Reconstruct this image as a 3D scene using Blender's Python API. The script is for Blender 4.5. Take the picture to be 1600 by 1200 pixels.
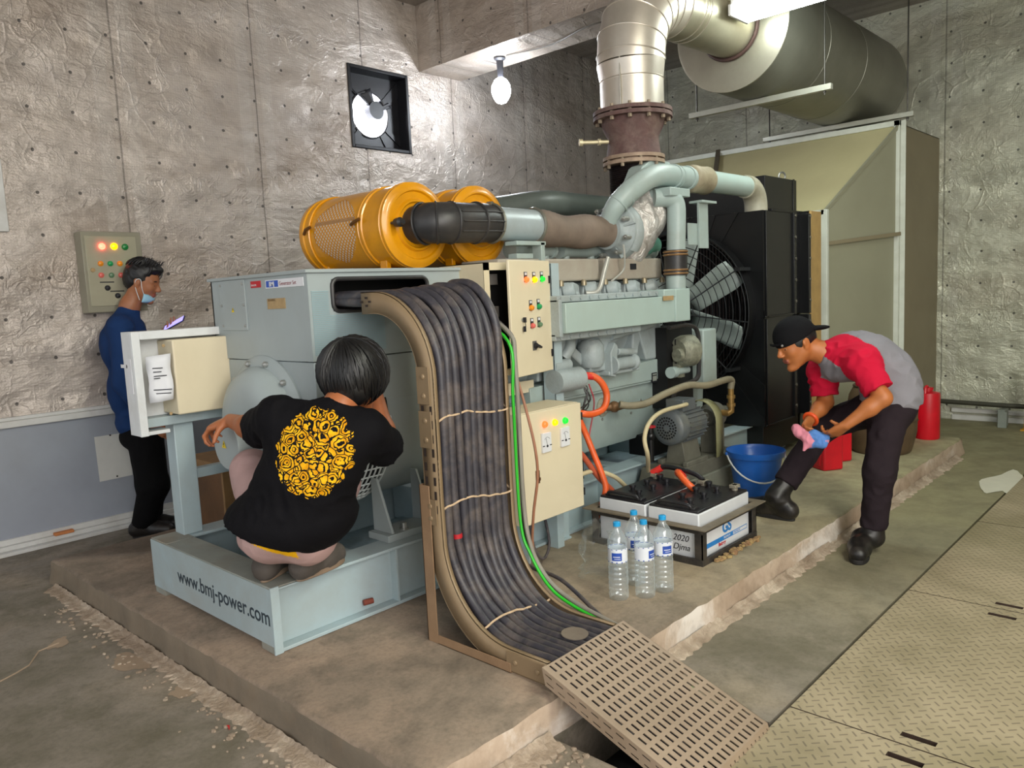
import bpy, math, random
import numpy as np
from mathutils import Vector, Matrix

for o in list(bpy.data.objects):
    bpy.data.objects.remove(o)
random.seed(7)
rng = np.random.default_rng(7)
V = Vector
PI = math.pi

# ------------------------------------------------------------------ camera
CAM = V((0, 0, 1.28))
YAW, PIT, ROL = math.radians(43.3118), math.radians(6.6228), math.radians(-2.7582)
FPX = 1215.4
_f = V((math.cos(YAW)*math.cos(PIT), math.sin(YAW)*math.cos(PIT), -math.sin(PIT)))
_r0 = V((math.sin(YAW), -math.cos(YAW), 0))
_u0 = _r0.cross(_f)
_r = math.cos(ROL)*_r0 + math.sin(ROL)*_u0
_u = -math.sin(ROL)*_r0 + math.cos(ROL)*_u0
cam_data = bpy.data.cameras.new('camera')
cam_data.sensor_width = 36
cam_data.lens = FPX/1600*36
cam_data.clip_start = 0.05
cam = bpy.data.objects.new('camera', cam_data)
bpy.context.collection.objects.link(cam)
mw = Matrix(((_r.x, _u.x, -_f.x, CAM.x), (_r.y, _u.y, -_f.y, CAM.y), (_r.z, _u.z, -_f.z, CAM.z), (0, 0, 0, 1)))
cam.matrix_world = mw
sc = bpy.context.scene
sc.camera = cam

# ------------------------------------------------------------------ light and exposure
sc.view_settings.view_transform = 'Standard'
sc.view_settings.look = 'None'
sc.view_settings.gamma = 1
sc.view_settings.exposure = 0.93
world = bpy.data.worlds.new('daylight')
sc.world = world
world.use_nodes = True
bg = world.node_tree.nodes['Background']
bg.inputs[0].default_value = (0.93, 0.97, 1.0, 1)
bg.inputs[1].default_value = 0.65

def lamp(name, kind, loc, energy, color=(1, 1, 1), size=0.1, size_y=None, target=None, shape=None):
    d = bpy.data.lights.new(name, kind)
    d.energy = energy
    d.color = color
    if kind == 'AREA':
        d.size = size
        if size_y:
            d.shape = 'RECTANGLE'
            d.size_y = size_y
    else:
        d.shadow_soft_size = size
    o = bpy.data.objects.new(name, d)
    o.location = loc
    if target is not None:
        o.rotation_euler = (V(target)-V(loc)).to_track_quat('-Z', 'Y').to_euler()
    bpy.context.collection.objects.link(o)
    return o
# added area light, unseen to the right behind the camera; no door stands there
lamp('added_fill_light', 'AREA', (0.4, -2.9, 2.1), 170, (1.0, 0.96, 0.92), 4.2, 3.0, (2.6, 3.2, 0.8))
# ceiling batten rows of the room
lamp('ceiling_batten_light', 'AREA', (2.2, -0.6, 3.75), 85, (0.97, 1.0, 0.84), 0.4, 3.0, (2.6, 0.2, 0))
lamp('ceiling_batten_light', 'AREA', (1.6, 3.6, 3.85), 45, (1.0, 0.93, 0.88), 0.3, 2.4, (1.6, 3.6, 0))

# ------------------------------------------------------------------ node material helpers
def srgb(h):
    if isinstance(h, str):
        c = [int(h[i:i+2], 16)/255 for i in (0, 2, 4)]
    else:
        c = [v/255 for v in h]
    return tuple((v/12.92 if v <= 0.04045 else ((v+0.055)/1.055)**2.4) for v in c)

class NT:
    def __init__(s, name):
        s.m = bpy.data.materials.new(name)
        s.m.use_nodes = True
        s.t = s.m.node_tree
        s.b = s.t.nodes['Principled BSDF']
        s.tc = s.t.nodes.new('ShaderNodeTexCoord')
    def n(s, kind, **kw):
        nd = s.t.nodes.new(kind)
        for k, v in kw.items():
            setattr(nd, k, v)
        return nd
    def link(s, a, b):
        s.t.links.new(a, b)
    def put(s, sock, v):
        if hasattr(v, 'is_output') or isinstance(v, bpy.types.NodeSocket):
            s.link(v, sock)
        else:
            if isinstance(v, (tuple, list)) and len(v) == 3 and sock.type == 'RGBA':
                v = (*v, 1)
            sock.default_value = v
    def math(s, op, a, b=0.0, c=None, clamp=False):
        nd = s.n('ShaderNodeMath', operation=op, use_clamp=clamp)
        s.put(nd.inputs[0], a)
        s.put(nd.inputs[1], b)
        if c is not None:
            s.put(nd.inputs[2], c)
        return nd.outputs[0]
    def coord(s, kind='Object', scale=(1, 1, 1), rot=(0, 0, 0), loc=(0, 0, 0)):
        mp = s.n('ShaderNodeMapping')
        s.link(s.tc.outputs[kind], mp.inputs[0])
        mp.inputs['Scale'].default_value = scale
        mp.inputs['Rotation'].default_value = rot
        mp.inputs['Location'].default_value = loc
        return mp.outputs[0]
    def world(s, scale=(1, 1, 1)):
        g = s.n('ShaderNodeNewGeometry')
        mp = s.n('ShaderNodeMapping')
        s.link(g.outputs['Position'], mp.inputs[0])
        mp.inputs['Scale'].default_value = scale
        return mp.outputs[0]
    def xyz(s, vec):
        nd = s.n('ShaderNodeSeparateXYZ')
        s.link(vec, nd.inputs[0])
        return nd.outputs
    def noise(s, vec, scale, detail=4, rough=0.55, dist=0.0):
        nd = s.n('ShaderNodeTexNoise')
        s.link(vec, nd.inputs['Vector'])
        nd.inputs['Scale'].default_value = scale
        nd.inputs['Detail'].default_value = detail
        nd.inputs['Roughness'].default_value = rough
        nd.inputs['Distortion'].default_value = dist
        return nd.outputs['Fac']
    def ramp(s, fac, stops):
        nd = s.n('ShaderNodeValToRGB')
        s.put(nd.inputs[0], fac)
        els = nd.color_ramp.elements
        while len(els) < len(stops):
            els.new(0.5)
        for e, (p, c) in zip(els, stops):
            e.position = p
            e.color = (c, c, c, 1) if isinstance(c, (int, float)) else (*c, 1)
        return nd.outputs[0]
    def mix(s, fac, a, b, mode='MIX'):
        nd = s.n('ShaderNodeMix', data_type='RGBA', blend_type=mode)
        s.put(nd.inputs[0], fac)
        s.put(nd.inputs[6], a)
        s.put(nd.inputs[7], b)
        return nd.outputs[2]
    def bump(s, h, strength=0.3, dist=0.01, normal=None):
        nd = s.n('ShaderNodeBump')
        s.put(nd.inputs['Height'], h)
        nd.inputs['Strength'].default_value = strength
        nd.inputs['Distance'].default_value = dist
        if normal is not None:
            s.link(normal, nd.inputs['Normal'])
        s.link(nd.outputs[0], s.b.inputs['Normal'])
        return nd.outputs[0]
    def set(s, **kw):
        for k, v in kw.items():
            s.put(s.b.inputs[k.replace('_', ' ')], v)
        return s.m

MATS = {}
def pmat(name, col, rough=0.5, metal=0.0, var=0.12, scale=14, dirt=None, dirt_amt=0.35, bump=0.0, bscale=60, spec=0.5, coat=0.0):
    """painted / plain surface: base colour varied by noise, optional dirt film"""
    if name in MATS:
        return MATS[name]
    t = NT(name)
    c = srgb(col)
    vec = t.world()
    n1 = t.noise(vec, scale, 5, 0.6)
    lo = tuple(v*(1-var) for v in c)
    hi = tuple(min(1, v*(1+var)) for v in c)
    out = t.ramp(n1, [(0.3, lo), (0.7, hi)])
    if dirt:
        n2 = t.noise(vec, scale*0.35, 7, 0.7, 0.4)
        f = t.ramp(n2, [(0.45, 0.0), (0.72, dirt_amt)])
        out = t.mix(f, out, srgb(dirt))
    t.set(Base_Color=out, Roughness=rough, Metallic=metal)
    t.b.inputs['Specular IOR Level'].default_value = spec
    t.b.inputs['Coat Weight'].default_value = coat
    if bump:
        t.bump(t.noise(vec, bscale, 5, 0.6), bump, 0.01)
    MATS[name] = t.m
    return t.m

def emat(name, col, strength, base=None):
    if name in MATS:
        return MATS[name]
    t = NT(name)
    c = srgb(col)
    t.set(Base_Color=srgb(base or col), Roughness=0.25)
    t.b.inputs['Emission Color'].default_value = (*c, 1)
    t.b.inputs['Emission Strength'].default_value = strength
    MATS[name] = t.m
    return t.m

# ------------------------------------------------------------------ mesh builder
COL = bpy.context.collection

def frame(d):
    d = V(d).normalized()
    a = V((0, 0, 1)) if abs(d.z) < 0.9 else V((1, 0, 0))
    x = a.cross(d).normalized()
    return x, d.cross(x), d

def catmull(pts, n=8):
    pts = [V(p) for p in pts]
    P = [2*pts[0]-pts[1]] + pts + [2*pts[-1]-pts[-2]]
    out = []
    for i in range(1, len(P)-2):
        p0, p1, p2, p3 = P[i-1:i+3]
        for k in range(n):
            t = k/n
            out.append(0.5*((2*p1)+(p2-p0)*t+(2*p0-5*p1+4*p2-p3)*t*t+(3*p1-p0-3*p2+p3)*t**3))
    out.append(pts[-1])
    return out

EACH = {'bolt', 'screw', 'tack', 'clamp_band', 'seam_band', 'seam', 'hose_clamp', 'injector_nut', 'flange_bolt', 'vent_cap', 'handle_lug', 'oil_line', 'elbow_rib', 'hinge', 'door_hinge', 'splice_plate', 'engine_mount', 'ear_loop', 'leg'}
class MB:
    def __init__(s):
        s.v, s.f, s.mi = [], [], []
        s.m = 0
        s.cuts = []; s.pc = []
    def piece(s):
        s.pc.append((len(s.v), len(s.f))); return s
    def add(s, vs, fs):
        b = len(s.v)
        s.cuts.append((len(s.v), len(s.f)))
        s.v += [V(v) for v in vs]
        s.f += [tuple(b+i for i in f) for f in fs]
        s.mi += [s.m]*len(fs)
        return s
    def box(s, lo, hi, rz=0, piv=None):
        x0, y0, z0 = lo
        x1, y1, z1 = hi
        vs = [V((x, y, z)) for x in (x0, x1) for y in (y0, y1) for z in (z0, z1)]
        if rz:
            c = V(piv) if piv else V(((x0+x1)/2, (y0+y1)/2, 0))
            R = Matrix.Rotation(rz, 3, 'Z')
            vs = [R @ (v-c) + c for v in vs]
        return s.add(vs, [(0, 1, 3, 2), (4, 6, 7, 5), (0, 4, 5, 1), (2, 3, 7, 6), (0, 2, 6, 4), (1, 5, 7, 3)])
    def obox(s, c, ax, ay, az, hx, hy, hz):
        c = V(c); ax = V(ax).normalized(); ay = V(ay).normalized(); az = V(az).normalized()
        vs = [c+ax*hx*i+ay*hy*j+az*hz*k for i in (-1, 1) for j in (-1, 1) for k in (-1, 1)]
        return s.add(vs, [(0, 1, 3, 2), (4, 6, 7, 5), (0, 4, 5, 1), (2, 3, 7, 6), (0, 2, 6, 4), (1, 5, 7, 3)])
    def bar(s, a, b, w, h, up=(0, 0, 1)):
        a = V(a); b = V(b); d = (b-a).normalized(); up = V(up)
        x = d.cross(up).normalized(); y = x.cross(d)
        return s.obox((a+b)/2, d, x, y, (b-a).length/2, w/2, h/2)
    def tube(s, pts, r, n=12, caps=True, closed=False):
        pts = [V(p) for p in pts]
        N = len(pts)
        rs = r if isinstance(r, (list, tuple)) else [r]*N
        t0 = (pts[1]-pts[0]).normalized()
        x, y, _ = frame(t0)
        vs = []
        prev = t0
        for i, p in enumerate(pts):
            if closed:
                t = (pts[(i+1) % N]-pts[i-1]).normalized()
            elif i == 0:
                t = t0
            elif i == N-1:
                t = (pts[i]-pts[i-1]).normalized()
            else:
                t = ((pts[i]-pts[i-1]).normalized()+(pts[i+1]-pts[i]).normalized())
                t = t.normalized() if t.length > 1e-6 else prev
            q = prev.rotation_difference(t)
            x = q @ x
            x = (x - t*x.dot(t)).normalized()
            y = t.cross(x)
            prev = t
            for k in range(n):
                a = 2*PI*k/n
                vs.append(p+(x*math.cos(a)+y*math.sin(a))*rs[i])
        fs = []
        M = N if closed else N-1
        for i in range(M):
            j = (i+1) % N
            for k in range(n):
                l = (k+1) % n
                fs.append((i*n+k, i*n+l, j*n+l, j*n+k))
        if caps and not closed:
            fs.append(tuple(range(n))[::-1])
            fs.append(tuple((N-1)*n+k for k in range(n)))
        return s.add(vs, fs)
    def cyl(s, a, b, r, r2=None, n=24, caps=True):
        return s.tube([a, b], [r, r if r2 is None else r2], n, caps)
    def lathe(s, o, d, prof, n=32, caps=True):
        """prof: list of (distance along d, radius)"""
        o = V(o); x, y, d = frame(d)
        vs, fs = [], []
        for (h, r) in prof:
            for k in range(n):
                a = 2*PI*k/n
                vs.append(o+d*h+(x*math.cos(a)+y*math.sin(a))*max(r, 1e-5))
        for i in range(len(prof)-1):
            for k in range(n):
                l = (k+1) % n
                fs.append((i*n+k, i*n+l, (i+1)*n+l, (i+1)*n+k))
        if caps:
            if prof[0][1] > 1e-4:
                fs.append(tuple(range(n))[::-1])
            if prof[-1][1] > 1e-4:
                fs.append(tuple((len(prof)-1)*n+k for k in range(n)))
        return s.add(vs, fs)
    def ring(s, c, d, R, r, n=40, m=8):
        x, y, d = frame(d)
        pts = [V(c)+(x*math.cos(2*PI*k/n)+y*math.sin(2*PI*k/n))*R for k in range(n)]
        return s.tube(pts, r, m, False, True)
    def ball(s, c, r, n=16, sx=1, sy=1, sz=1):
        vs, fs = [], []
        m = n//2
        for i in range(m+1):
            a = PI*i/m
            for k in range(n):
                b = 2*PI*k/n
                vs.append(V(c)+V((math.sin(a)*math.cos(b)*sx, math.sin(a)*math.sin(b)*sy, math.cos(a)*sz))*r)
        for i in range(m):
            for k in range(n):
                l = (k+1) % n
                fs.append((i*n+k, (i+1)*n+k, (i+1)*n+l, i*n+l))
        return s.add(vs, fs)
    def prism(s, poly, ax, lo, hi):
        """poly of 2-tuples in the plane perpendicular to axis ax ('x': (y,z), 'y': (x,z), 'z': (x,y))"""
        def mk(p, h):
            return {'x': (h, p[0], p[1]), 'y': (p[0], h, p[1]), 'z': (p[0], p[1], h)}[ax]
        n = len(poly)
        vs = [mk(p, lo) for p in poly]+[mk(p, hi) for p in poly]
        fs = [tuple(range(n)), tuple(range(2*n-1, n-1, -1))]
        for i in range(n):
            j = (i+1) % n
            fs.append((i, i+n, j+n, j))
        return s.add(vs, fs)
    def quad(s, *p):
        return s.add(p, [tuple(range(len(p)))])
    def sheet(s, rows):
        """grid of points"""
        n = len(rows[0])
        vs = [p for r in rows for p in r]
        fs = [(i*n+k, i*n+k+1, (i+1)*n+k+1, (i+1)*n+k) for i in range(len(rows)-1) for k in range(n-1)]
        return s.add(vs, fs)
    def bolt(s, c, d, r=0.012, h=0.01):
        d = V(d).normalized()
        return s.cyl(V(c)-d*0.002, V(c)+d*h, r, r*0.92, 6)
    def split_build(s, cuts, name, mats, parent, kw):
        out = []
        cuts = list(cuts)+[(len(s.v), len(s.f))]
        for (v0, f0), (v1, f1) in zip(cuts[:-1], cuts[1:]):
            if f1 == f0: continue
            q = MB(); q.v = s.v[v0:v1]; q.f = [tuple(i-v0 for i in f) for f in s.f[f0:f1]]; q.mi = s.mi[f0:f1]
            out.append(q.build(name, mats, parent, **kw))
        return out[0]
    def build(s, name, mats, parent=None, bevel=0.0, smooth=40, loc=None, seg=2, solid=0.0, subd=0, fixn=True):
        kw = dict(bevel=bevel, smooth=smooth, loc=loc, seg=seg, solid=solid, subd=subd, fixn=fixn)
        if s.pc:
            return s.split_build(s.pc, name, mats, parent, kw)
        if name in EACH and len(s.cuts) > 1:
            return s.split_build(s.cuts, name, mats, parent, kw)
        me = bpy.data.meshes.new(name)
        o = bpy.data.objects.new(name, me)
        COL.objects.link(o)
        off = V((0, 0, 0))
        if parent is not None:
            o.parent = parent
            off = V(parent.get('_base', (0, 0, 0)))
            o['_base'] = tuple(off)
        elif loc is not None:
            off = V(loc)
            o.location = off
            o['_base'] = tuple(off)
        me.from_pydata([tuple(v-off) for v in s.v], [], s.f)
        if not isinstance(mats, (list, tuple)):
            mats = [mats]
        for m in mats:
            me.materials.append(m)
        for p, i in zip(me.polygons, s.mi):
            p.material_index = min(i, len(mats)-1)
        me.update()
        if fixn:
            import bmesh
            bm = bmesh.new(); bm.from_mesh(me)
            bmesh.ops.recalc_face_normals(bm, faces=bm.faces)
            bm.to_mesh(me); bm.free()
        if smooth:
            me.polygons.foreach_set('use_smooth', [True]*len(me.polygons))
            me.set_sharp_from_angle(angle=math.radians(smooth))
        if solid:
            md = o.modifiers.new('solid', 'SOLIDIFY'); md.thickness = solid
        if bevel:
            md = o.modifiers.new('bevel', 'BEVEL')
            md.width = bevel; md.segments = seg; md.limit_method = 'ANGLE'; md.angle_limit = math.radians(40)
            md.harden_normals = False
        if subd:
            md = o.modifiers.new('sub', 'SUBSURF'); md.levels = subd; md.render_levels = subd
        return o

def tag(o, label=None, cat=None, group=None, kind=None):
    if label: o['label'] = label
    if cat: o['category'] = cat
    if group: o['group'] = group
    if kind: o['kind'] = kind
    return o
def thing(name, loc, label, cat, group=None):
    o = bpy.data.objects.new(name, None)
    COL.objects.link(o)
    o.empty_display_size = 0.1
    o.location = loc
    o['_base'] = tuple(loc)
    return tag(o, label, cat, group)
def structure(o):
    o['kind'] = 'structure'
    return o
def copy_tree(o, parent=None):
    c = o.copy(); COL.objects.link(c); c.parent = parent
    for ch in [x for x in o.children]:
        copy_tree(ch, c)
    return c
def text(name, body, size, origin, xdir, ydir, mat, parent, extrude=0.001, align='LEFT', shear=0, bold=0.0, loc=None):
    cu = bpy.data.curves.new(name, 'FONT')
    cu.body = body; cu.size = size; cu.extrude = extrude; cu.align_x = align; cu.shear = shear; cu.offset = bold
    tmp = bpy.data.objects.new(name, cu)
    COL.objects.link(tmp)
    dg = bpy.context.evaluated_depsgraph_get()
    me = bpy.data.meshes.new_from_object(tmp.evaluated_get(dg))
    bpy.data.objects.remove(tmp); bpy.data.curves.remove(cu)
    o = bpy.data.objects.new(name, me)
    COL.objects.link(o)
    me.materials.clear(); me.materials.append(mat)
    X = V(xdir).normalized(); Y = V(ydir).normalized(); Z = X.cross(Y)
    off = V(parent.get('_base', (0, 0, 0))) if parent is not None else V((0, 0, 0))
    O = V(origin)-off
    for v in me.vertices:
        c = v.co.copy()
        v.co = O+X*c.x+Y*c.y+Z*c.z
    if parent is not None:
        o.parent = parent
        o['_base'] = tuple(off)
    return o

# survey helpers: point of a plane (metres) along a line of sight
def _ray(px, py):
    return _f+_r*((px-800)/FPX)-_u*((py-600)/FPX)
def AX(px, py, x): d = _ray(px, py); return CAM+d*((x-CAM.x)/d.x)
def AY(px, py, y): d = _ray(px, py); return CAM+d*((y-CAM.y)/d.y)
def AZ(px, py, z): d = _ray(px, py); return CAM+d*((z-CAM.z)/d.z)
def AD(px, py, dep): return CAM+_ray(px, py)*dep
# ================================================================== ROOM
FZ = -0.125          # floor level (top of plinth is z = 0)
YW, XW, ZC = 5.37, 8.30, 3.80
RX0, RY0 = -3.0, -3.2

def insulation(name, u_axis, u0, du, z0, dz, base, seams=(1.0,), rough=0.36, stain=0.5, bumpk=1.0):
    t = NT(name)
    P = t.world()
    o = t.xyz(P)
    u = o[u_axis]; z = o[2] if u_axis != 2 else o[1]
    nz = t.noise(P, 2.0, 2)
    ju = t.math('MULTIPLY_ADD', nz, 0.06, -0.03)
    uu = t.math('ADD', u, ju)
    zz = t.math('SUBTRACT', z, ju)
    fu = t.math('SUBTRACT', t.math('FRACT', t.math('ADD', t.math('DIVIDE', t.math('SUBTRACT', uu, u0), du), 0.5)), 0.5)
    fz = t.math('SUBTRACT', t.math('FRACT', t.math('ADD', t.math('DIVIDE', t.math('SUBTRACT', zz, z0), dz), 0.5)), 0.5)
    d = t.math('SQRT', t.math('ADD', t.math('POWER', t.math('MULTIPLY', fu, du), 2), t.math('POWER', t.math('MULTIPLY', fz, dz), 2)))
    pin = t.math('LESS_THAN', d, 0.0105)
    dimple = t.ramp(d, [(0.0, 0.0), (0.09, 1.0)])
    # fine reinforcing scrim
    cell = 0.017
    gu = t.math('LESS_THAN', t.math('FRACT', t.math('DIVIDE', u, cell)), 0.3)
    gz = t.math('LESS_THAN', t.math('FRACT', t.math('DIVIDE', z, cell)), 0.3)
    scrim = t.math('MAXIMUM', gu, gz)
    # sheet seams every metre
    su = t.math('ABSOLUTE', t.math('SUBTRACT', t.math('FRACT', t.math('DIVIDE', t.math('ADD', u, 0.37), 0.99)), 0.5))
    seam = t.math('LESS_THAN', su, 0.006)
    tape = t.math('LESS_THAN', t.math('ABSOLUTE', t.math('SUBTRACT', su, 0.09)), 0.045)
    mp = t.n('ShaderNodeMapping'); t.link(P, mp.inputs[0])
    mp.inputs['Scale'].default_value = (0.7, 0.7, 1.7) if u_axis != 2 else (1, 1, 1)
    w1 = t.noise(mp.outputs[0], 2.6, 9, 0.60, 0.35)
    w2 = t.noise(P, 11, 6, 0.6, 0.5)
    vor = t.n('ShaderNodeTexVoronoi', feature='DISTANCE_TO_EDGE'); vor.inputs['Scale'].default_value = 5.5
    dv = t.n('ShaderNodeMix', data_type='VECTOR'); dv.inputs[0].default_value = 0.12
    t.link(P, dv.inputs[4])
    nn = t.n('ShaderNodeTexNoise'); nn.inputs['Scale'].default_value = 5; t.link(P, nn.inputs['Vector'])
    t.link(nn.outputs['Color'], dv.inputs[5]); t.link(dv.outputs[1], vor.inputs['Vector'])
    crease = t.ramp(vor.outputs['Distance'], [(0.0, 1.0), (0.05, 0.0)])
    cmask = t.ramp(t.noise(P, 1.4, 3), [(0.5, 0.0), (0.62, 1.0)])
    crease = t.math('MULTIPLY', crease, cmask)
    c = srgb(base)
    lo = tuple(v*0.80 for v in c); hi = tuple(min(1, v*1.13) for v in c)
    col = t.ramp(t.noise(mp.outputs[0], 1.6, 7, 0.6, 0.8), [(0.33, lo), (0.66, hi)])
    stn = t.ramp(t.noise(mp.outputs[0], 0.8, 5, 0.65, 0.6), [(0.47, 0.0), (0.62, stain)])
    col = t.mix(stn, col, srgb('857260'))
    col = t.mix(t.math('MULTIPLY', scrim, 0.10), col, srgb('55504a'))
    col = t.mix(t.math('MULTIPLY', seam, 0.5), col, srgb('4a443e'))
    col = t.mix(t.math('MULTIPLY', tape, 0.12), col, (0.8, 0.78, 0.75))
    col = t.mix(t.math('MULTIPLY', pin, 0.8), col, srgb('2b2a2b'))
    t.set(Base_Color=col, Roughness=rough, Metallic=0.35)
    # tight crumpled folds of the foil facing
    rd = t.math('ABSOLUTE', t.math('SUBTRACT', t.noise(P, 7.5, 3, 0.55, 1.1), 0.5))
    fold = t.ramp(rd, [(0.0, 1.0), (0.045, 0.0)])
    fmask = t.ramp(t.noise(mp.outputs[0], 1.7, 4, 0.6), [(0.46, 0.0), (0.60, 1.0)])
    fold = t.math('MULTIPLY', fold, fmask)
    h = t.math('ADD', t.math('MULTIPLY', w1, 1.7), t.math('MULTIPLY', w2, 0.4))
    h = t.math('ADD', h, t.math('MULTIPLY', fold, 0.16))
    h = t.math('ADD', h, t.math('MULTIPLY', dimple, 0.35))
    h = t.math('ADD', h, t.math('MULTIPLY', crease, 0.12))
    h = t.math('SUBTRACT', h, t.math('MULTIPLY', scrim, 0.012))
    h = t.math('SUBTRACT', h, t.math('MULTIPLY', seam, 0.12))
    t.bump(h, 0.55*bumpk, 0.055)
    return t.m

M_wallL = insulation('insulation_left', 0, 1.59, 0.248, 1.77, 0.252, 'cabfb6')
M_wallR = insulation('insulation_far', 1, 2.06, 0.268, 3.195, 0.29, 'cfcfbb', stain=0.3)
M_beam = insulation('insulation_beam', 1, 2.0, 0.31, 3.27, 0.26, 'bfb2a6', stain=0.4)
M_ceil = insulation('insulation_ceiling', 0, 0.0, 0.3, 0.0, 0.3, '9d958c')
# (ceiling uses x/z lattice; pins are not visible there)

def concrete(name, base, dark, light, scale=1.0, rough=0.75, bump=0.25, green=None):
    t = NT(name)
    P = t.world()
    n1 = t.noise(P, 1.1*scale, 8, 0.62, 0.5)
    n2 = t.noise(P, 5.0*scale, 8, 0.68, 0.2)
    n3 = t.noise(P, 60, 4, 0.6)
    col = t.ramp(n1, [(0.33, srgb(dark)), (0.5, srgb(base)), (0.68, srgb(light))])
    col = t.mix(t.ramp(n2, [(0.45, 0.0), (0.68, 0.75)]), col, srgb(dark))
    col = t.mix(t.ramp(n3, [(0.3, 0.25), (0.55, 0.0)]), col, srgb('3c362f'))
    if green:
        gx = t.xyz(P)[0]
        f = t.ramp(t.math('ADD', t.math('MULTIPLY', gx, 0.16), t.math('MULTIPLY', n1, 0.3)), [(0.5, 0.0), (0.95, 0.9)])
        g2 = t.mix(t.ramp(n2, [(0.35, 0.0), (0.7, 0.6)]), srgb(green), srgb(dark))
        col = t.mix(f, col, g2)
    t.set(Base_Color=col, Roughness=t.ramp(n2, [(0.3, rough-0.2), (0.7, rough+0.1)]))
    t.bump(t.math('ADD', n3, t.math('MULTIPLY', n2, 2.0)), bump, 0.006)
    return t.m
M_floor = concrete('floor_concrete', '8a8175', '66604f', 'a59684', 1.0, green='8f8b68')
M_plinth = concrete('plinth_concrete', '897a6a', '61574b', 'a08a76', 1.1, green='a5a07c')
def side_mat():
    """grimy cement on the end face, paler flaking plaster on the long face"""
    t = NT('plinth_side'); P = t.world()
    n1 = t.noise(P, 1.8, 8, 0.65, 0.4); n2 = t.noise(P, 9, 7, 0.65)
    grime = t.ramp(n1, [(0.35, srgb('6b6153')), (0.65, srgb('857765'))])
    plas = t.ramp(n1, [(0.35, srgb('a08a76')), (0.52, srgb('b9a592')), (0.62, srgb('dcd3ca'))])
    m_ = t.math('LESS_THAN', t.xyz(P)[1], 1.60)
    col = t.mix(m_, grime, plas)
    col = t.mix(t.ramp(n2, [(0.5, 0.0), (0.7, 0.5)]), col, srgb('766552'))
    t.set(Base_Color=col, Roughness=0.8); t.bump(n2, 0.5, 0.01)
    return t.m
M_side = side_mat()
M_rubble = concrete('mortar_rubble', 'b2a08d', '8f7d6a', 'd2c3b0', 6, bump=0.7)
M_dark = pmat('trench_shade', '0b0a0a', 0.9, var=0.2)  # near-black colour stands in for the shade down in the trench

def chequer():
    t = NT('chequer_plate')
    P = t.world()
    o = t.xyz(P)
    s = 0.034
    a = math.radians(45)
    u = t.math('DIVIDE', t.math('ADD', t.math('MULTIPLY', o[0], math.cos(a)), t.math('MULTIPLY', o[1], math.sin(a))), s)
    v = t.math('DIVIDE', t.math('SUBTRACT', t.math('MULTIPLY', o[1], math.cos(a)), t.math('MULTIPLY', o[0], math.sin(a))), s)
    par = t.math('MODULO', t.math('ABSOLUTE', t.math('ADD', t.math('FLOOR', u), t.math('FLOOR', v))), 2.0)
    par = t.math('GREATER_THAN', par, 0.5)
    fu = t.math('ABSOLUTE', t.math('SUBTRACT', t.math('FRACT', u), 0.5))
    fv = t.math('ABSOLUTE', t.math('SUBTRACT', t.math('FRACT', v), 0.5))
    bu = t.math('MULTIPLY', t.math('LESS_THAN', fu, 0.40), t.math('LESS_THAN', fv, 0.09))
    bv = t.math('MULTIPLY', t.math('LESS_THAN', fv, 0.40), t.math('LESS_THAN', fu, 0.09))
    bar = t.math('ADD', t.math('MULTIPLY', bu, par), t.math('MULTIPLY', bv, t.math('SUBTRACT', 1.0, par)))
    n1 = t.noise(P, 1.5, 7, 0.65, 0.4)
    col = t.ramp(n1, [(0.33, srgb('8a7f62')), (0.5, srgb('a3967a')), (0.7, srgb('b7a88c'))])
    col = t.mix(t.ramp(t.noise(P, 0.7, 5, 0.6, 0.5), [(0.5, 0.0), (0.62, 0.45)]), col, srgb('77714c'))
    col = t.mix(t.math('MULTIPLY', bar, 0.6), col, srgb('564e43'))
    t.set(Base_Color=col, Roughness=0.55, Metallic=0.15)
    t.bump(t.math('ADD', t.math('MULTIPLY', bar, 1.0), t.math('MULTIPLY', t.noise(P, 40, 3), 0.3)), 0.6, 0.003)
    return t.m
M_plate = chequer()

# floor ---------------------------------------------------------------
m = MB()
m.box((RX0, 1.05, FZ-0.3), (1.74, 1.545, FZ))
m.box((2.24, 1.05, FZ-0.3), (XW+0.3, 1.545, FZ))
m.box((RX0, 1.545, FZ-0.3), (XW+0.3, YW+0.3, FZ))
m.box((RX0, RY0, FZ-0.3), (1.15, 1.05, FZ))
structure(m.build('floor', M_floor, smooth=0))
m = MB()
m.box((1.74, 1.05, FZ-0.3), (2.24, 1.545, FZ-0.22))
structure(m.build('floor', M_dark, smooth=0))
m = MB()
m.box((1.15, RY0, FZ-0.5), (XW+0.3, 1.04, FZ-0.28))
structure(m.build('floor', M_dark, smooth=0))

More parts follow.
